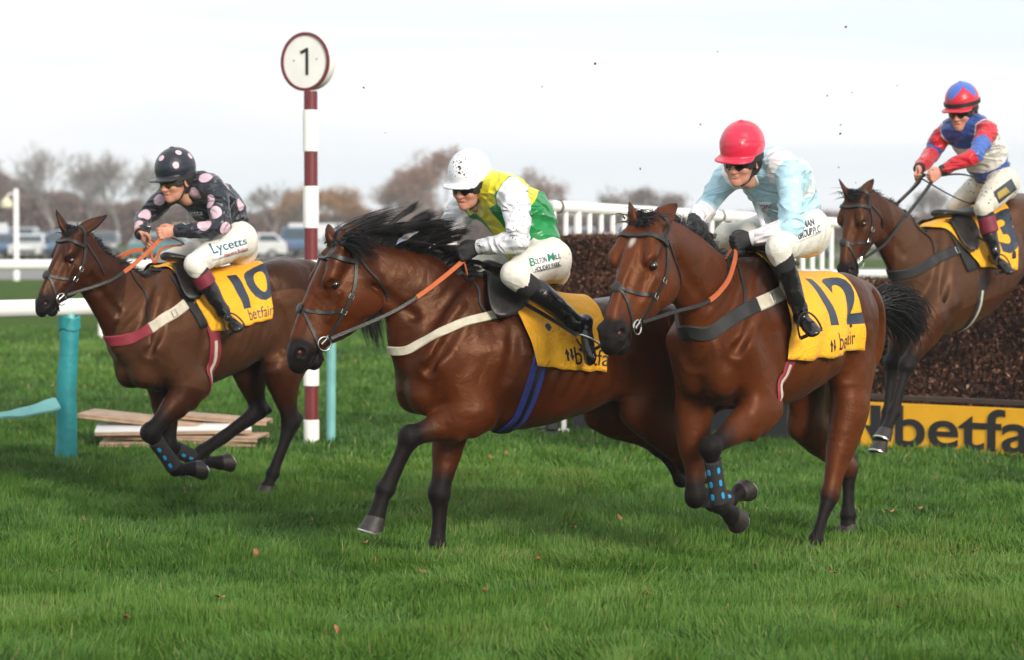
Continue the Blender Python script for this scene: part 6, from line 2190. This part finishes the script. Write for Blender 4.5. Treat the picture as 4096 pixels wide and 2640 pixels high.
        tt = (V - nk) @ ax / (ax @ ax)                # 0 at the collar, 1 at the hem
        lat = (V - nk) @ Wl
        fr = -((V - nk - np.outer(tt, ax)) @ back)     # >0 on the chest side
        A = {'slv': sv}
        bv = bvh_of(V, F_)
        r.jbvh = bv
        def pixhit(px, py):
            o = r.h.to_local(np.array([0, 0, CAMZ])); dw = ray(px, py)
            dd = np.array([dw @ r.h.f, dw @ r.h.n, dw[2]])
            co, no, i, di = bv.ray_cast(Vector(o), Vector(_n(dd)))
            return None if co is None else np.array(co)
        if c.get('dots'):
            dd = np.full(len(V), 1.0)
            ctr = [(pixhit(*p[:2]), p[2]) for p in c['dots']]
            ctr = [(a, b) for a, b in ctr if a is not None]
            rg = np.random.default_rng(3)
            while len(ctr) < 34:
                p = V[rg.integers(len(V))]
                if all(np.linalg.norm(p - a) > .16 for a, b in ctr) and p[1] < .12:
                    ctr.append((p, .042))
                elif rg.random() < .002: break
            for a, b in ctr:
                dd = np.minimum(dd, np.linalg.norm(V - a, axis=1) - b)
            A['dot'] = -dd
        if c.get('yoke'):
            A['yoke'] = c['yoke'](tt, lat, fr, sv, V, r)
        if c.get('hoop'):
            A['hoop'] = c['hoop'](tt, lat, fr, sv, V, r)
        r.jk = add_mesh('jacket', V, F_, M[c['silk']], r.root, True, A)
        # collar
        dn = _n(J['neck'] - J['collar'])
        MB().lathe(nk + dn * .012, [(.058, -.02), (.064, -.018), (.066, .018), (.060, .024), (.052, .018)], 22, M=Vector(dn).to_track_quat('Z', 'Y').to_matrix()).build('collar', M[c.get('collar', 'rubber_black')], r.jk)
        for sg in 'nf':
            el, wr = J['el_' + sg], J['wr_' + sg]
            d = _n(wr - el)
            MB().lathe(el + (wr - el) * c.get('cuff', .96), [(.034, -.022), (.043, -.018), (.042, .016), (.034, .020)], 18, M=Vector(d).to_track_quat('Z', 'Y').to_matrix()).build('cuff', M[c.get('cuff_mat', 'rubber_black')], r.jk)
    def legs(r):
        J, c = r.J, r.c
        S = Sdf()
        up = J['chest'] - J['hips']; up = _n(up)
        S.tube([[*(J['hips'] + up * .13), .150, .110], [*(J['hips'] + up * .02), .158, .122], [*(J['hips'] - up * .07), .14, .115]], .03, n=8)
        for sg in 'nf':
            hp, kn, an = J['hip_' + sg], J['kn_' + sg], J['an_' + sg]
            th, sk = kn - hp, an - kn
            S.ell(hp - up * .03 + r.back * .02, (.115, .10, .115), k=.05)
            S.tube([[*hp, .105, .112], [*(hp + th * .35), .102, .108], [*(hp + th * .75), .080, .084], [*kn, .063, .064], [*(kn + sk * .08), .062, .063]], .04, n=14)
            S.tube([[*kn, .063, .064], [*(kn + sk * .16), .058, .060]], .03)
        S.post.append(lambda Q: -.0050 * fold_noise(Q, 8.0, 13 + c['seed'], (1.5, 1, .7)) - .0012 * fold_noise(Q, 22.0, 19 + c['seed'], (1.6, 1, .7)) + .002)
        V, F_ = S.mesh(.0085, 1)
        br = add_mesh('breeches', V, F_, M[c['breeches']], r.root)
        r.bbvh = bvh_of(V, F_)
        for sg in 'nf':
            kn, an = J['kn_' + sg], J['an_' + sg]
            sk = an - kn; d = _n(sk)
            MT = Vector(d).to_track_quat('Z', 'Y').to_matrix()
            MB().lathe(kn + sk * .17, [(.050, -.035), (.064, -.03), (.063, .03), (.060, .055), (.05, .06)], 20, M=MT).build('sock', M['boot_sock'], r.root)
            b = Sdf()
            toe = np.array(c['toe_' + sg])
            heel = an - _n(toe) * .055 + d * .060
            tp = an + toe * .165 + d * .062
            bk = -_n(toe - d * (toe @ d))
            b.tube([[*(kn + sk * .25), .059, .061], [*(kn + sk * .42 + bk * .012), .060, .066], [*(kn + sk * .7 + bk * .006), .050, .054], [*(an - d * .02), .040, .044]], .02, n=14)
            b.tube([[*(an - d * .02), .040, .044], [*(heel - d * .015), .036, .036]], .02)
            b.tube([[*heel, .034, .030], [*(heel * .55 + tp * .45 - d * .01), .038, .036], [*(tp * .9 + heel * .1), .042, .026], [*tp, .030, .018]], .03, n=12, W=_n(np.cross(d, toe)))
            b.post.append(lambda Q: -.003 * fold_noise(Q, 16.0, 3) + .0015)
            V, F_ = b.mesh(.008, 1)
            bo = add_mesh('boot', V, F_, M['boot'], r.root)
            if c.get('cuffs'):
                MB().lathe(kn + sk * c['cuffs'][1], [(.058, -.02), (.066, -c['cuffs'][0]), (.067, c['cuffs'][0]), (.058, c['cuffs'][0] + .01)], 22, M=MT).build('boot_cuff', M['boot_cuff'], bo)
            # stirrup iron and leather
            ft = heel * .45 + tp * .55
            sole = ft + d * .040
            sd = _n(np.cross(d, toe))
            pts = [sole + sd * .062 * math.cos(a) - d * (.125 * max(0, math.sin(a)) if math.sin(a) > 0 else 0) for a in np.linspace(0, math.pi, 15)]
            stp = MB().tube(pts, .0055, 8).tube([sole - sd * .062, sole + sd * .062], .010, 8).build('stirrup', M[c.get('iron', 'rubber_black')], r.h.root)
            topp = sole - d * .125
            s0 = torso_pt(r.h, -.16, 42 if sg == 'n' else -42, .05)[0]
            md = (topp + s0) / 2 + np.array([0, .02 if sg == 'n' else -.02, 0])
            Q = cr(np.array([s0, md, topp]), 10)
            MB().strap(Q, [np.array([0, 1. if sg == 'n' else -1., .2])] * 10, .022, .005).build('stirrup_leather', M['leather'], stp)
    def helmet(r):
        H, F, U, W, c = r.Hd, r.Fv, r.Uv, r.Wv, r.c
        AX = (F, U, W)
        S = Sdf(); hs = r.hs
        E = lambda c_, r_, A_, k_=.02: S.ell(c_, np.array(r_) * hs, A_, k=k_)
        ctr = H(-.010, .055)
        E(ctr, (.130, .118, .104), AX, .01)
        # cut below a line rising slightly at the brow
        def cut(Q):
            q = Q - H(0, .012)
            return (q @ U) - .0 * (q @ F)
        lo, hi = ctr - .3, ctr + .3
        S.raw(cut, lo, hi, .012, sub=True)
        def visor(Q):
            q = (Q - H(.085, .020)) / hs
            x, y, z = q @ F, q @ U, q @ W
            y = y + .9 * z * z * 1.2 + .10 * x
            k0 = np.sqrt((x / .080) ** 2 + (z / .098) ** 2)
            d = (k0 - 1) * .08
            return np.maximum(np.maximum(d, np.abs(y) - .0055), -(x + .045)) * hs
        S.raw(visor, H(.09, .02) - .12, H(.09, .02) + .12, .012)
        E(H(-.010, .172), (.014, .008, .014), AX, .006)
        if c['cap'] in ('cap_white', 'cap_red'):
            S.post.append(lambda Q: -.0012 * fold_noise(Q, 10.0, 5))
        V, F_ = S.mesh(.0062, 1)
        q = V - ctr
        A = {'slv': np.zeros(len(V))}
        if c['cap'] == 'cap_dots':
            dd = np.full(len(V), 1.0)
            bv = bvh_of(V, F_)
            o = r.h.to_local(np.array([0, 0, CAMZ]))
            pts = []
            for p in c['capdots']:
                dw = ray(*p); dv = np.array([dw @ r.h.f, dw @ r.h.n, dw[2]])
                co, no, i, di = bv.ray_cast(Vector(o), Vector(_n(dv)))
                if co is not None: pts.append(np.array(co))
            for f, u, w_ in ((-.09, .09, .03), (-.04, .1, -.08), (.05, .10, -.06), (-.1, .05, -.06)):
                pts.append(H(f, u, w_))
            for p in pts: dd = np.minimum(dd, np.linalg.norm(V - p, axis=1) - .0215)
            A['dot'] = -dd
        if c['cap'] == 'cap_quarters':
            az = np.arctan2(q @ W, q @ F); el = (q @ U) / (.118 * hs)
            tri = np.abs(((az / (2 * math.pi) * 4 + .125) % 1) - .5) * 2     # 0 at diamond axis
            lev = .20 + .66 * tri
            A['dot'] = np.where(el > .97, 1, np.where((q @ U) > .0, el - (1.05 - lev), -1))
        hm = add_mesh('helmet', V, F_, M[c['cap']], r.root, True, A)
        # padded liner, ear pads, chin strap
        pts, nn = [], []
        for a in np.linspace(0, 2 * math.pi, 37):
            pts.append(H(-.010 + .112 * math.cos(a), .006, .090 * math.sin(a))); nn.append(F * math.cos(a) + W * math.sin(a))
        MB().strap(pts, nn, c.get('liner', .042), .008).build('helmet_liner', M['rubber_black'], hm)
        for sg in (-1, 1):
            S = Sdf()
            S.tube([[*H(-.022, .0, sg * .080), .014, .033], [*H(-.030, -.045, sg * .074), .013, .033], [*H(-.010, -.085, sg * .058), .009, .018]], .01, W=W, n=8)
            V, F_ = S.mesh(.006, 1)
            add_mesh('ear_pad', V, F_, M['rubber_black'], hm)
            P = cr(np.array([H(-.005, -.06, sg * .064), H(.025, -.105, sg * .046), H(.045, -.132, sg * .012)]), 10)
            MB().tube(P, .006, 8).build('chin_strap', M['rubber_black'], hm)
        if c.get('band'):
            pts = [ctr + (F * .1335 * math.cos(a) * .985 + W * .108 * math.sin(a) - U * .012) * r.hs for a in np.linspace(0, 2 * math.pi, 41)]
            nn = [F * math.cos(a) + W * math.sin(a) for a in np.linspace(0, 2 * math.pi, 41)]
            MB().strap(pts, nn, .030, .005).build('goggle_band', M['rubber_black'], hm)
        # goggles
        nu, nv = 25, 7
        G = np.zeros((nu, nv, 3))
        for i in range(nu):
            a = R(-78 + 156 * i / (nu - 1))
            br = 1 - .35 * max(0, math.cos(a) - .93) / .07
            for j in range(nv):
                v = -1 + 2 * j / (nv - 1)
                rad = .104 - .006 * v * v
                hh = .0285 * (1 - .25 * abs(math.sin(a)) ** 3) 
                uo = -.016 + v * hh + (.010 * max(0, (math.cos(a) - .95) / .05) if v < 0 else 0)
                G[i, j] = H(-.004 + rad * math.cos(a), uo, .080 * math.sin(a))
        go = grid_mesh('goggles', G[:, ::-1], M['rubber_black'], r.root, .006)
        for sg in (-1, 1):
            g2 = np.zeros((11, 7, 3))
            for i in range(11):
                for j in range(7):
                    x, y = -1 + 2 * i / 10, -1 + 2 * j / 6
                    k_ = math.sqrt(max(0.02, 1 - .35 * y * y)); 
                    a = R(sg * 31 + 25 * x * k_)
                    v = y * .80 * math.sqrt(max(.05, 1 - .5 * x * x))
                    g2[i, j] = H(-.004 + .1075 * math.cos(a), -.016 + v * .0270, .0835 * math.sin(a))
            grid_mesh('lens', g2[:, ::-1], M[c.get('lens', 'lens')], go, .003)
    def reins(r):
        c, h = r.c, r.h
        for sg, s in (('n', 1), ('f', -1)):
            gp, K, d, Pn = r.grip[sg]
            bit = h.bit[s] - h.hA * .03 + np.array([-.02, s * .012, 0])
            pts = [bit]
            for px, py, lat in c.get('rein_' + sg, []):
                pts.append(h.P(px, py, lat))
            pts += [gp - K * .035, gp, gp + K * .035]
            n = 40
            P = cr(np.array(pts), n)
            nn = [np.array([0, s, .15])] * n
            sp = int(n * c.get('rein_split', .5))
            rn = MB().strap(P[:sp + 1], nn[:sp + 1], .020, .006).build('rein', M['leather'], h.root)
            MB().strap(P[sp:], nn[sp:], .026, .008).build('rein_grip', M[c.get('rein_mat', 'rubber')], rn)
        # slack loop of the reins between the hands and hanging down
        gn, gf = r.grip['n'][0], r.grip['f'][0]
        lp = [h.P(*p) for p in c.get('loop', [])]
        P = cr(np.array([gn] + lp + [gf] if lp else [gn, (gn + gf) / 2 + np.array([-.05, 0, -.10]), gf]), 24)
        MB().strap(P, [np.array([0, .4, 1])] * 24, .018, .006).build('rein_loop', M[c.get('loop_mat', c.get('rein_mat', 'rubber'))], h.root)
        # whip
        if c.get('whip'):
            a, b = h.P(*c['whip'][0]), h.P(*c['whip'][1])
            wp = empty('riding_whip', tuple(h.O), h.rz, c['whip'][2], 'whip')
            dd = b - a
            MB().tube([a, a + dd * .02, a + dd * .05, a + dd * .32], [.012, .017, .011, .010], 10).build('handle', M['rubber_black'], wp)
            MB().tube([a + dd * .32, a + dd * .85], [.008, .005], 8).build('shaft', M['leather'], wp)
            MB().strap([a + dd * .84, a + dd], [np.array([0, 1, 0])] * 2, .028, .006).build('flap', M['leather'], wp)
            MB().lathe(a - _n(dd) * .004, [(.004, -.003), (.014, -.002), (.014, .003), (.004, .004)], 12, M=Vector(_n(dd)).to_track_quat('Z', 'Y').to_matrix()).build('handle_cap', M[c['whip'][3]], wp)
    def px_quad(r, name, bv, quad, mat, parent, off=.004, nu=16, nv=8, VF=None):
        """patch or writing laid on a garment: quad = four photograph pixels (tl, tr, br, bl)"""
        o = r.h.to_local(np.array([0, 0, CAMZ]))
        Qd = [np.array(p, float) for p in quad]
        def hit(x, y):
            p = (Qd[3] * (1 - x) + Qd[2] * x) * (1 - y) + (Qd[0] * (1 - x) + Qd[1] * x) * y
            dw = ray(*p); dv = _n(np.array([dw @ r.h.f, dw @ r.h.n, dw[2]]))
            co, no, i, di = bv.ray_cast(Vector(o), Vector(dv))
            if co is None:
                q = r.h.P(p[0], p[1], .25)
                co, no, i, di = bv.find_nearest(Vector(q))
            return np.array(co) + np.array(no) * off
        if VF is None:
            G = np.array([[hit(i / (nu - 1), j / (nv - 1)) for j in range(nv)] for i in range(nu)])
            for _ in range(2):
                G[1:-1, 1:-1] = (G[1:-1, 1:-1] * 2 + G[:-2, 1:-1] + G[2:, 1:-1]) / 4
            return grid_mesh(name, G, M[mat], parent, .0025)
        V, F = VF
        return put_shape(name, VF, M[mat], parent, hit)
    def writing(r, body, bv, quad, mat, parent, bold=.01, off=.0065, shear=0.0):
        V, F = text_shape(body, bold, shear)
        V[:, 0] /= V[:, 0].max(); V[:, 1] = (V[:, 1] - min(0, V[:, 1].min())) / (V[:, 1].max() - min(0, V[:, 1].min()))
        return r.px_quad('lettering', bv, quad, mat, parent, off, VF=(V, F))

M['print_teal'] = simple_mat('teal_print', (.02, .11, .15), .5, .1, 20)
M['print_red'] = simple_mat('red_print', (.45, .04, .03), .5, .1, 20)
M['print_green'] = simple_mat('green_print', (.01, .22, .12), .5, .1, 20)
M['print_white'] = simple_mat('white_print', (.55, .55, .58), .5, .1, 20)
M['print_blue'] = simple_mat('blue_print', (.05, .10, .32), .5, .1, 20)
M['print_gold'] = simple_mat('gold_print', (.36, .25, .03), .5, .1, 20)
M['patch_dark'] = simple_mat('dark_patch', (.02, .028, .04), .5, .1, 20)
M['white_silk'] = simple_mat('white_collar', (.66, .66, .68), .5, .1, 20)

def yoke_green(tt, lat, fr, sv, V, r):
    body = .22 - sv
    top = np.minimum((np.where(fr > .02, .05, .05 + .30 * np.clip((.02 - fr) / .05, 0, 1)) - tt) * .5, body)
    stripe = np.minimum(np.minimum(.062 - np.abs(lat - .02), fr - .02), body)
    hem = np.minimum(np.minimum((tt - .80) * .5, fr - .0), body)
    return np.maximum(np.maximum(top, stripe), hem)
def yoke_blue(tt, lat, fr, sv, V, r):
    ep = np.minimum(np.minimum(.38 - sv, sv - .16), .5) * .2
    seam = np.minimum(.012 - np.abs(np.abs(lat) - .13), .1 - sv)
    return np.maximum(ep, seam)
def hoop_red(tt, lat, fr, sv, V, r):
    body = .26 - sv
    top = np.minimum((.17 - tt) * .5, body)
    hoop = np.minimum((.095 - np.abs(tt - .72)) * .5, body)
    return np.maximum(top, hoop)
JC = [
 dict(key='J1', seed=1, hs=1.14, bulk=1.08, label='jockey in navy silks and cap with pink spots, cream breeches', yaw=6, tilt=14,
      joints=dict(helmet=(*A_(1068, 245), .0), sh_n=(*A_(1330, 405), .20), sh_f=(*A_(1075, 400), -.17), el_n=(*A_(1365, 640), .33), wr_n=(*A_(1090, 652), .13), ha_n=(*A_(1010, 665), .09),
                  el_f=(*A_(880, 585), -.30), wr_f=(*A_(868, 668), -.13), ha_f=(*A_(905, 710), -.09), hip_n=(*A_(1465, 705), .13), hip_f=(*A_(1420, 730), -.14), kn_n=(*A_(1195, 855), .31), kn_f=(*A_(1010, 850), -.30),
                  an_n=(*A_(1385, 1165), .36), an_f=(*A_(1230, 1150), -.36)),
      toe_n=(.25, .9, -.25), toe_f=(.5, -.8, -.2), silk='silk_dots', cap='cap_dots', breeches='breeches', lens='lens_amber', collar='rubber_black', cuff_mat='rubber_black', cuff=.98,
      dots=[(*A_(1265, 320), .046), (*A_(1200, 425), .046), (*A_(1290, 470), .044), (*A_(1325, 540), .044), (*A_(1258, 610), .046), (*A_(1395, 640), .044), (*A_(1390, 370), .043), (*A_(1480, 490), .042), (*A_(1130, 515), .036), (*A_(980, 460), .038), (*A_(890, 555), .042), (*A_(845, 610), .040)],
      capdots=[A_(993, 203), A_(1100, 168), A_(1084, 247), A_(1172, 190), A_(1010, 150)], cuffs=(.040, .30), billow=.05,
      rein_n=[(*A_(720, 935), .16)], rein_f=[(*A_(790, 785), -.12)], rein_split=.40, loop=[(*A_(1130, 735), .05), (*A_(1000, 760), .0), (*A_(950, 850), -.02)],
      whip=((*A_(918, 632), -.09), (*A_(886, 830), -.05), 'short black riding whip held by the jockey in pink spots', 'steel')),
 dict(key='J2', seed=2, hs=1.03, bulk=1.12, label='jockey in green and yellow silks with white sleeves and mud flecked white cap', yaw=31, tilt=17, roll=-4,
      joints=dict(helmet=(*C_(1055, 222), .02), sh_n=(*C_(1290, 335), .20), sh_f=(*C_(1045, 395), -.18), el_n=(*C_(1318, 590), .33), wr_n=(*C_(1120, 625), .13), ha_n=(*C_(1010, 665), .08),
                  el_f=(*C_(950, 560), -.28), wr_f=(*C_(945, 650), -.12), ha_f=(*C_(955, 690), -.07), hip_n=(*C_(1460, 690), .13), hip_f=(*C_(1400, 700), -.14), kn_n=(*C_(1290, 770), .33), kn_f=(*C_(1130, 725), -.28),
                  an_n=(*C_(1625, 1030), .38), an_f=(*C_(1400, 1000), -.36)),
      toe_n=(.05, .35, -.95), toe_f=(.3, -.5, -.8), silk='silk_green', cap='cap_white', breeches='breeches', collar='print_green', cuff_mat='white_silk', cuff=.97, gloves=True, yoke=yoke_green, billow=.065, liner=.055,
      rein_n=[(*C_(720, 930), .14)], rein_split=.45, iron='steel', mouth='shut'),
 dict(key='J3', seed=3, hs=1.11, bulk=1.10, label='jockey in pale blue silks and bright red cap driving forward', yaw=4, tilt=17, roll=-5,
      joints=dict(helmet=(*F_(930, 232), .0), sh_n=(*F_(1195, 375), .20), sh_f=(*F_(875, 415), -.18), el_n=(*F_(1215, 715), .30), wr_n=(*F_(985, 775), .10), ha_n=(*F_(900, 800), .07),
                  el_f=(*F_(735, 600), -.29), wr_f=(*F_(668, 685), -.12), ha_f=(*F_(690, 735), -.08), hip_n=(*F_(1310, 735), .13), hip_f=(*F_(1215, 730), -.14), kn_n=(*F_(1135, 830), .31), kn_f=(*F_(850, 760), -.30),
                  an_n=(*F_(1265, 1190), .36), an_f=(*F_(1060, 1130), -.36)),
      toe_n=(.62, .70, -.30), toe_f=(.5, -.8, -.2), silk='silk_blue', cap='cap_red', breeches='breeches', collar='white_silk', cuff_mat='white_silk', cuff=.93, gloves=True, yoke=yoke_blue, billow=.075, liner=.05, mouth='teeth',
      rein_n=[(*F_(560, 1185), .12), (*F_(740, 1130), .13), (*F_(850, 1020), .13), (*F_(893, 900), .12)], rein_split=.42,
      whip=((*F_(705, 718), -.08), (*F_(790, 765), -.02), 'short black whip with red capped handle in the pale blue jockey hand', 'print_red')),
 dict(key='J4', seed=4, hs=1.15, bulk=1.08, label='jockey in red, white and blue muddy silks leaning back over the fence', yaw=10, tilt=14,
      joints=dict(helmet=(*G_(992, 215), .0), sh_n=(*G_(1160, 405), .20), sh_f=(*G_(890, 430), -.18), el_n=(*G_(1085, 565), .30), wr_n=(*G_(875, 668), .11), ha_n=(*G_(800, 715), .08),
                  el_f=(*G_(815, 560), -.27), wr_f=(*G_(732, 655), -.12), ha_f=(*G_(715, 720), -.08), hip_n=(*G_(1250, 745), .13), hip_f=(*G_(1150, 740), -.14), kn_n=(*G_(1130, 890), .30), kn_f=(*G_(950, 895), -.30),
                  an_n=(*G_(1205, 1180), .36), an_f=(*G_(1060, 1180), -.36)),
      toe_n=(.30, .85, -.42), toe_f=(.5, -.8, -.3), silk='silk_red', cap='cap_quarters', breeches='breeches_muddy', collar='print_blue', cuff_mat='rubber_black', cuff=.97, hoop=hoop_red, billow=.05, band=True, cuffs=(.055, .36),
      rein_n=[(*G_(520, 1120), .12), (*G_(620, 990), .12)], rein_f=[(*G_(600, 870), -.13)], rein_mat='leather', loop=[(*G_(1000, 690), .02), (*G_(1130, 740), .10), (*G_(1150, 830), .16), (*G_(1060, 870), .16), (*G_(930, 820), .12)], loop_mat='leather',
      whip=((*G_(765, 690), -.02), (*G_(590, 880), -.10), 'black riding whip gripped by the jockey over the fence', 'steel')),
]
RIDERS = [Rider(h, c) for h, c in zip(HORSES, JC)]
j1, j2, j3, j4 = RIDERS
def bre(r): return [o for o in r.root.children if o.name.startswith('breeches')][0]
b1, b2, b3, b4 = (bre(r) for r in RIDERS)
p1 = j1.px_quad('sponsor_patch', j1.bbvh, [A_(1290, 735), A_(1515, 690), A_(1530, 770), A_(1310, 835)], 'patch', b1)
j1.writing('Lycetts', j1.bbvh, [A_(1285, 735), A_(1512, 690), A_(1520, 745), A_(1320, 815)], 'print_teal', b1, .012)
j1.writing('Insurance Brokers', j1.bbvh, [A_(1375, 790), A_(1522, 745), A_(1525, 768), A_(1380, 812)], 'print_red', b1, .004)
j1.writing('Lycetts', j1.jbvh, [A_(1085, 525), A_(1250, 520), A_(1252, 565), A_(1120, 570)], 'print_white', j1.jk, .012)
p2 = j2.px_quad('sponsor_patch', j2.bbvh, [C_(1362, 678), C_(1522, 636), C_(1530, 725), C_(1392, 758)], 'patch', b2)
j2.writing('B', j2.bbvh, [C_(1366, 688), C_(1392, 682), C_(1398, 722), C_(1375, 727)], 'print_green', b2, .014)
j2.writing('OLTON', j2.bbvh, [C_(1392, 690), C_(1452, 677), C_(1456, 704), C_(1398, 718)], 'print_black', b2, .008)
j2.writing('M', j2.bbvh, [C_(1458, 664), C_(1490, 656), C_(1494, 695), C_(1464, 702)], 'print_green', b2, .014)
j2.writing('ILL', j2.bbvh, [C_(1493, 668), C_(1525, 658), C_(1528, 684), C_(1496, 692)], 'print_black', b2, .008)
j2.writing('HOLIDAY PARK', j2.bbvh, [C_(1392, 732), C_(1522, 700), C_(1526, 722), C_(1398, 755)], 'print_black', b2, .008)
p3 = j3.px_quad('sponsor_patch', j3.bbvh, [F_(1238, 690), F_(1325, 664), F_(1372, 745), F_(1245, 798)], 'patch', b3)
j3.writing('RKMAN', j3.bbvh, [F_(1240, 695), F_(1330, 668), F_(1338, 702), F_(1243, 735)], 'print_black', b3, .022)
j3.writing('GROUP', j3.bbvh, [F_(1242, 742), F_(1322, 716), F_(1326, 755), F_(1246, 785)], 'print_black', b3, .022)
j3.writing('PLC', j3.bbvh, [F_(1326, 716), F_(1366, 702), F_(1371, 740), F_(1330, 755)], 'print_black', b3, .0)
j3.px_quad('chest_patch', j3.jbvh, [F_(935, 560), F_(1105, 572), F_(1085, 620), F_(985, 640)], 'patch', j3.jk)
j3.writing('ATION', j3.jbvh, [F_(965, 590), F_(1100, 580), F_(1092, 602), F_(985, 620)], 'print_blue', j3.jk, .01)
p4 = j4.px_quad('sponsor_patch', j4.bbvh, [G_(1190, 800), G_(1300, 715), G_(1335, 780), G_(1225, 868)], 'patch_dark', b4)
j4.px_quad('gold_emblem', j4.bbvh, [G_(1212, 805), G_(1265, 768), G_(1290, 800), G_(1222, 845)], 'print_gold', b4, .006)
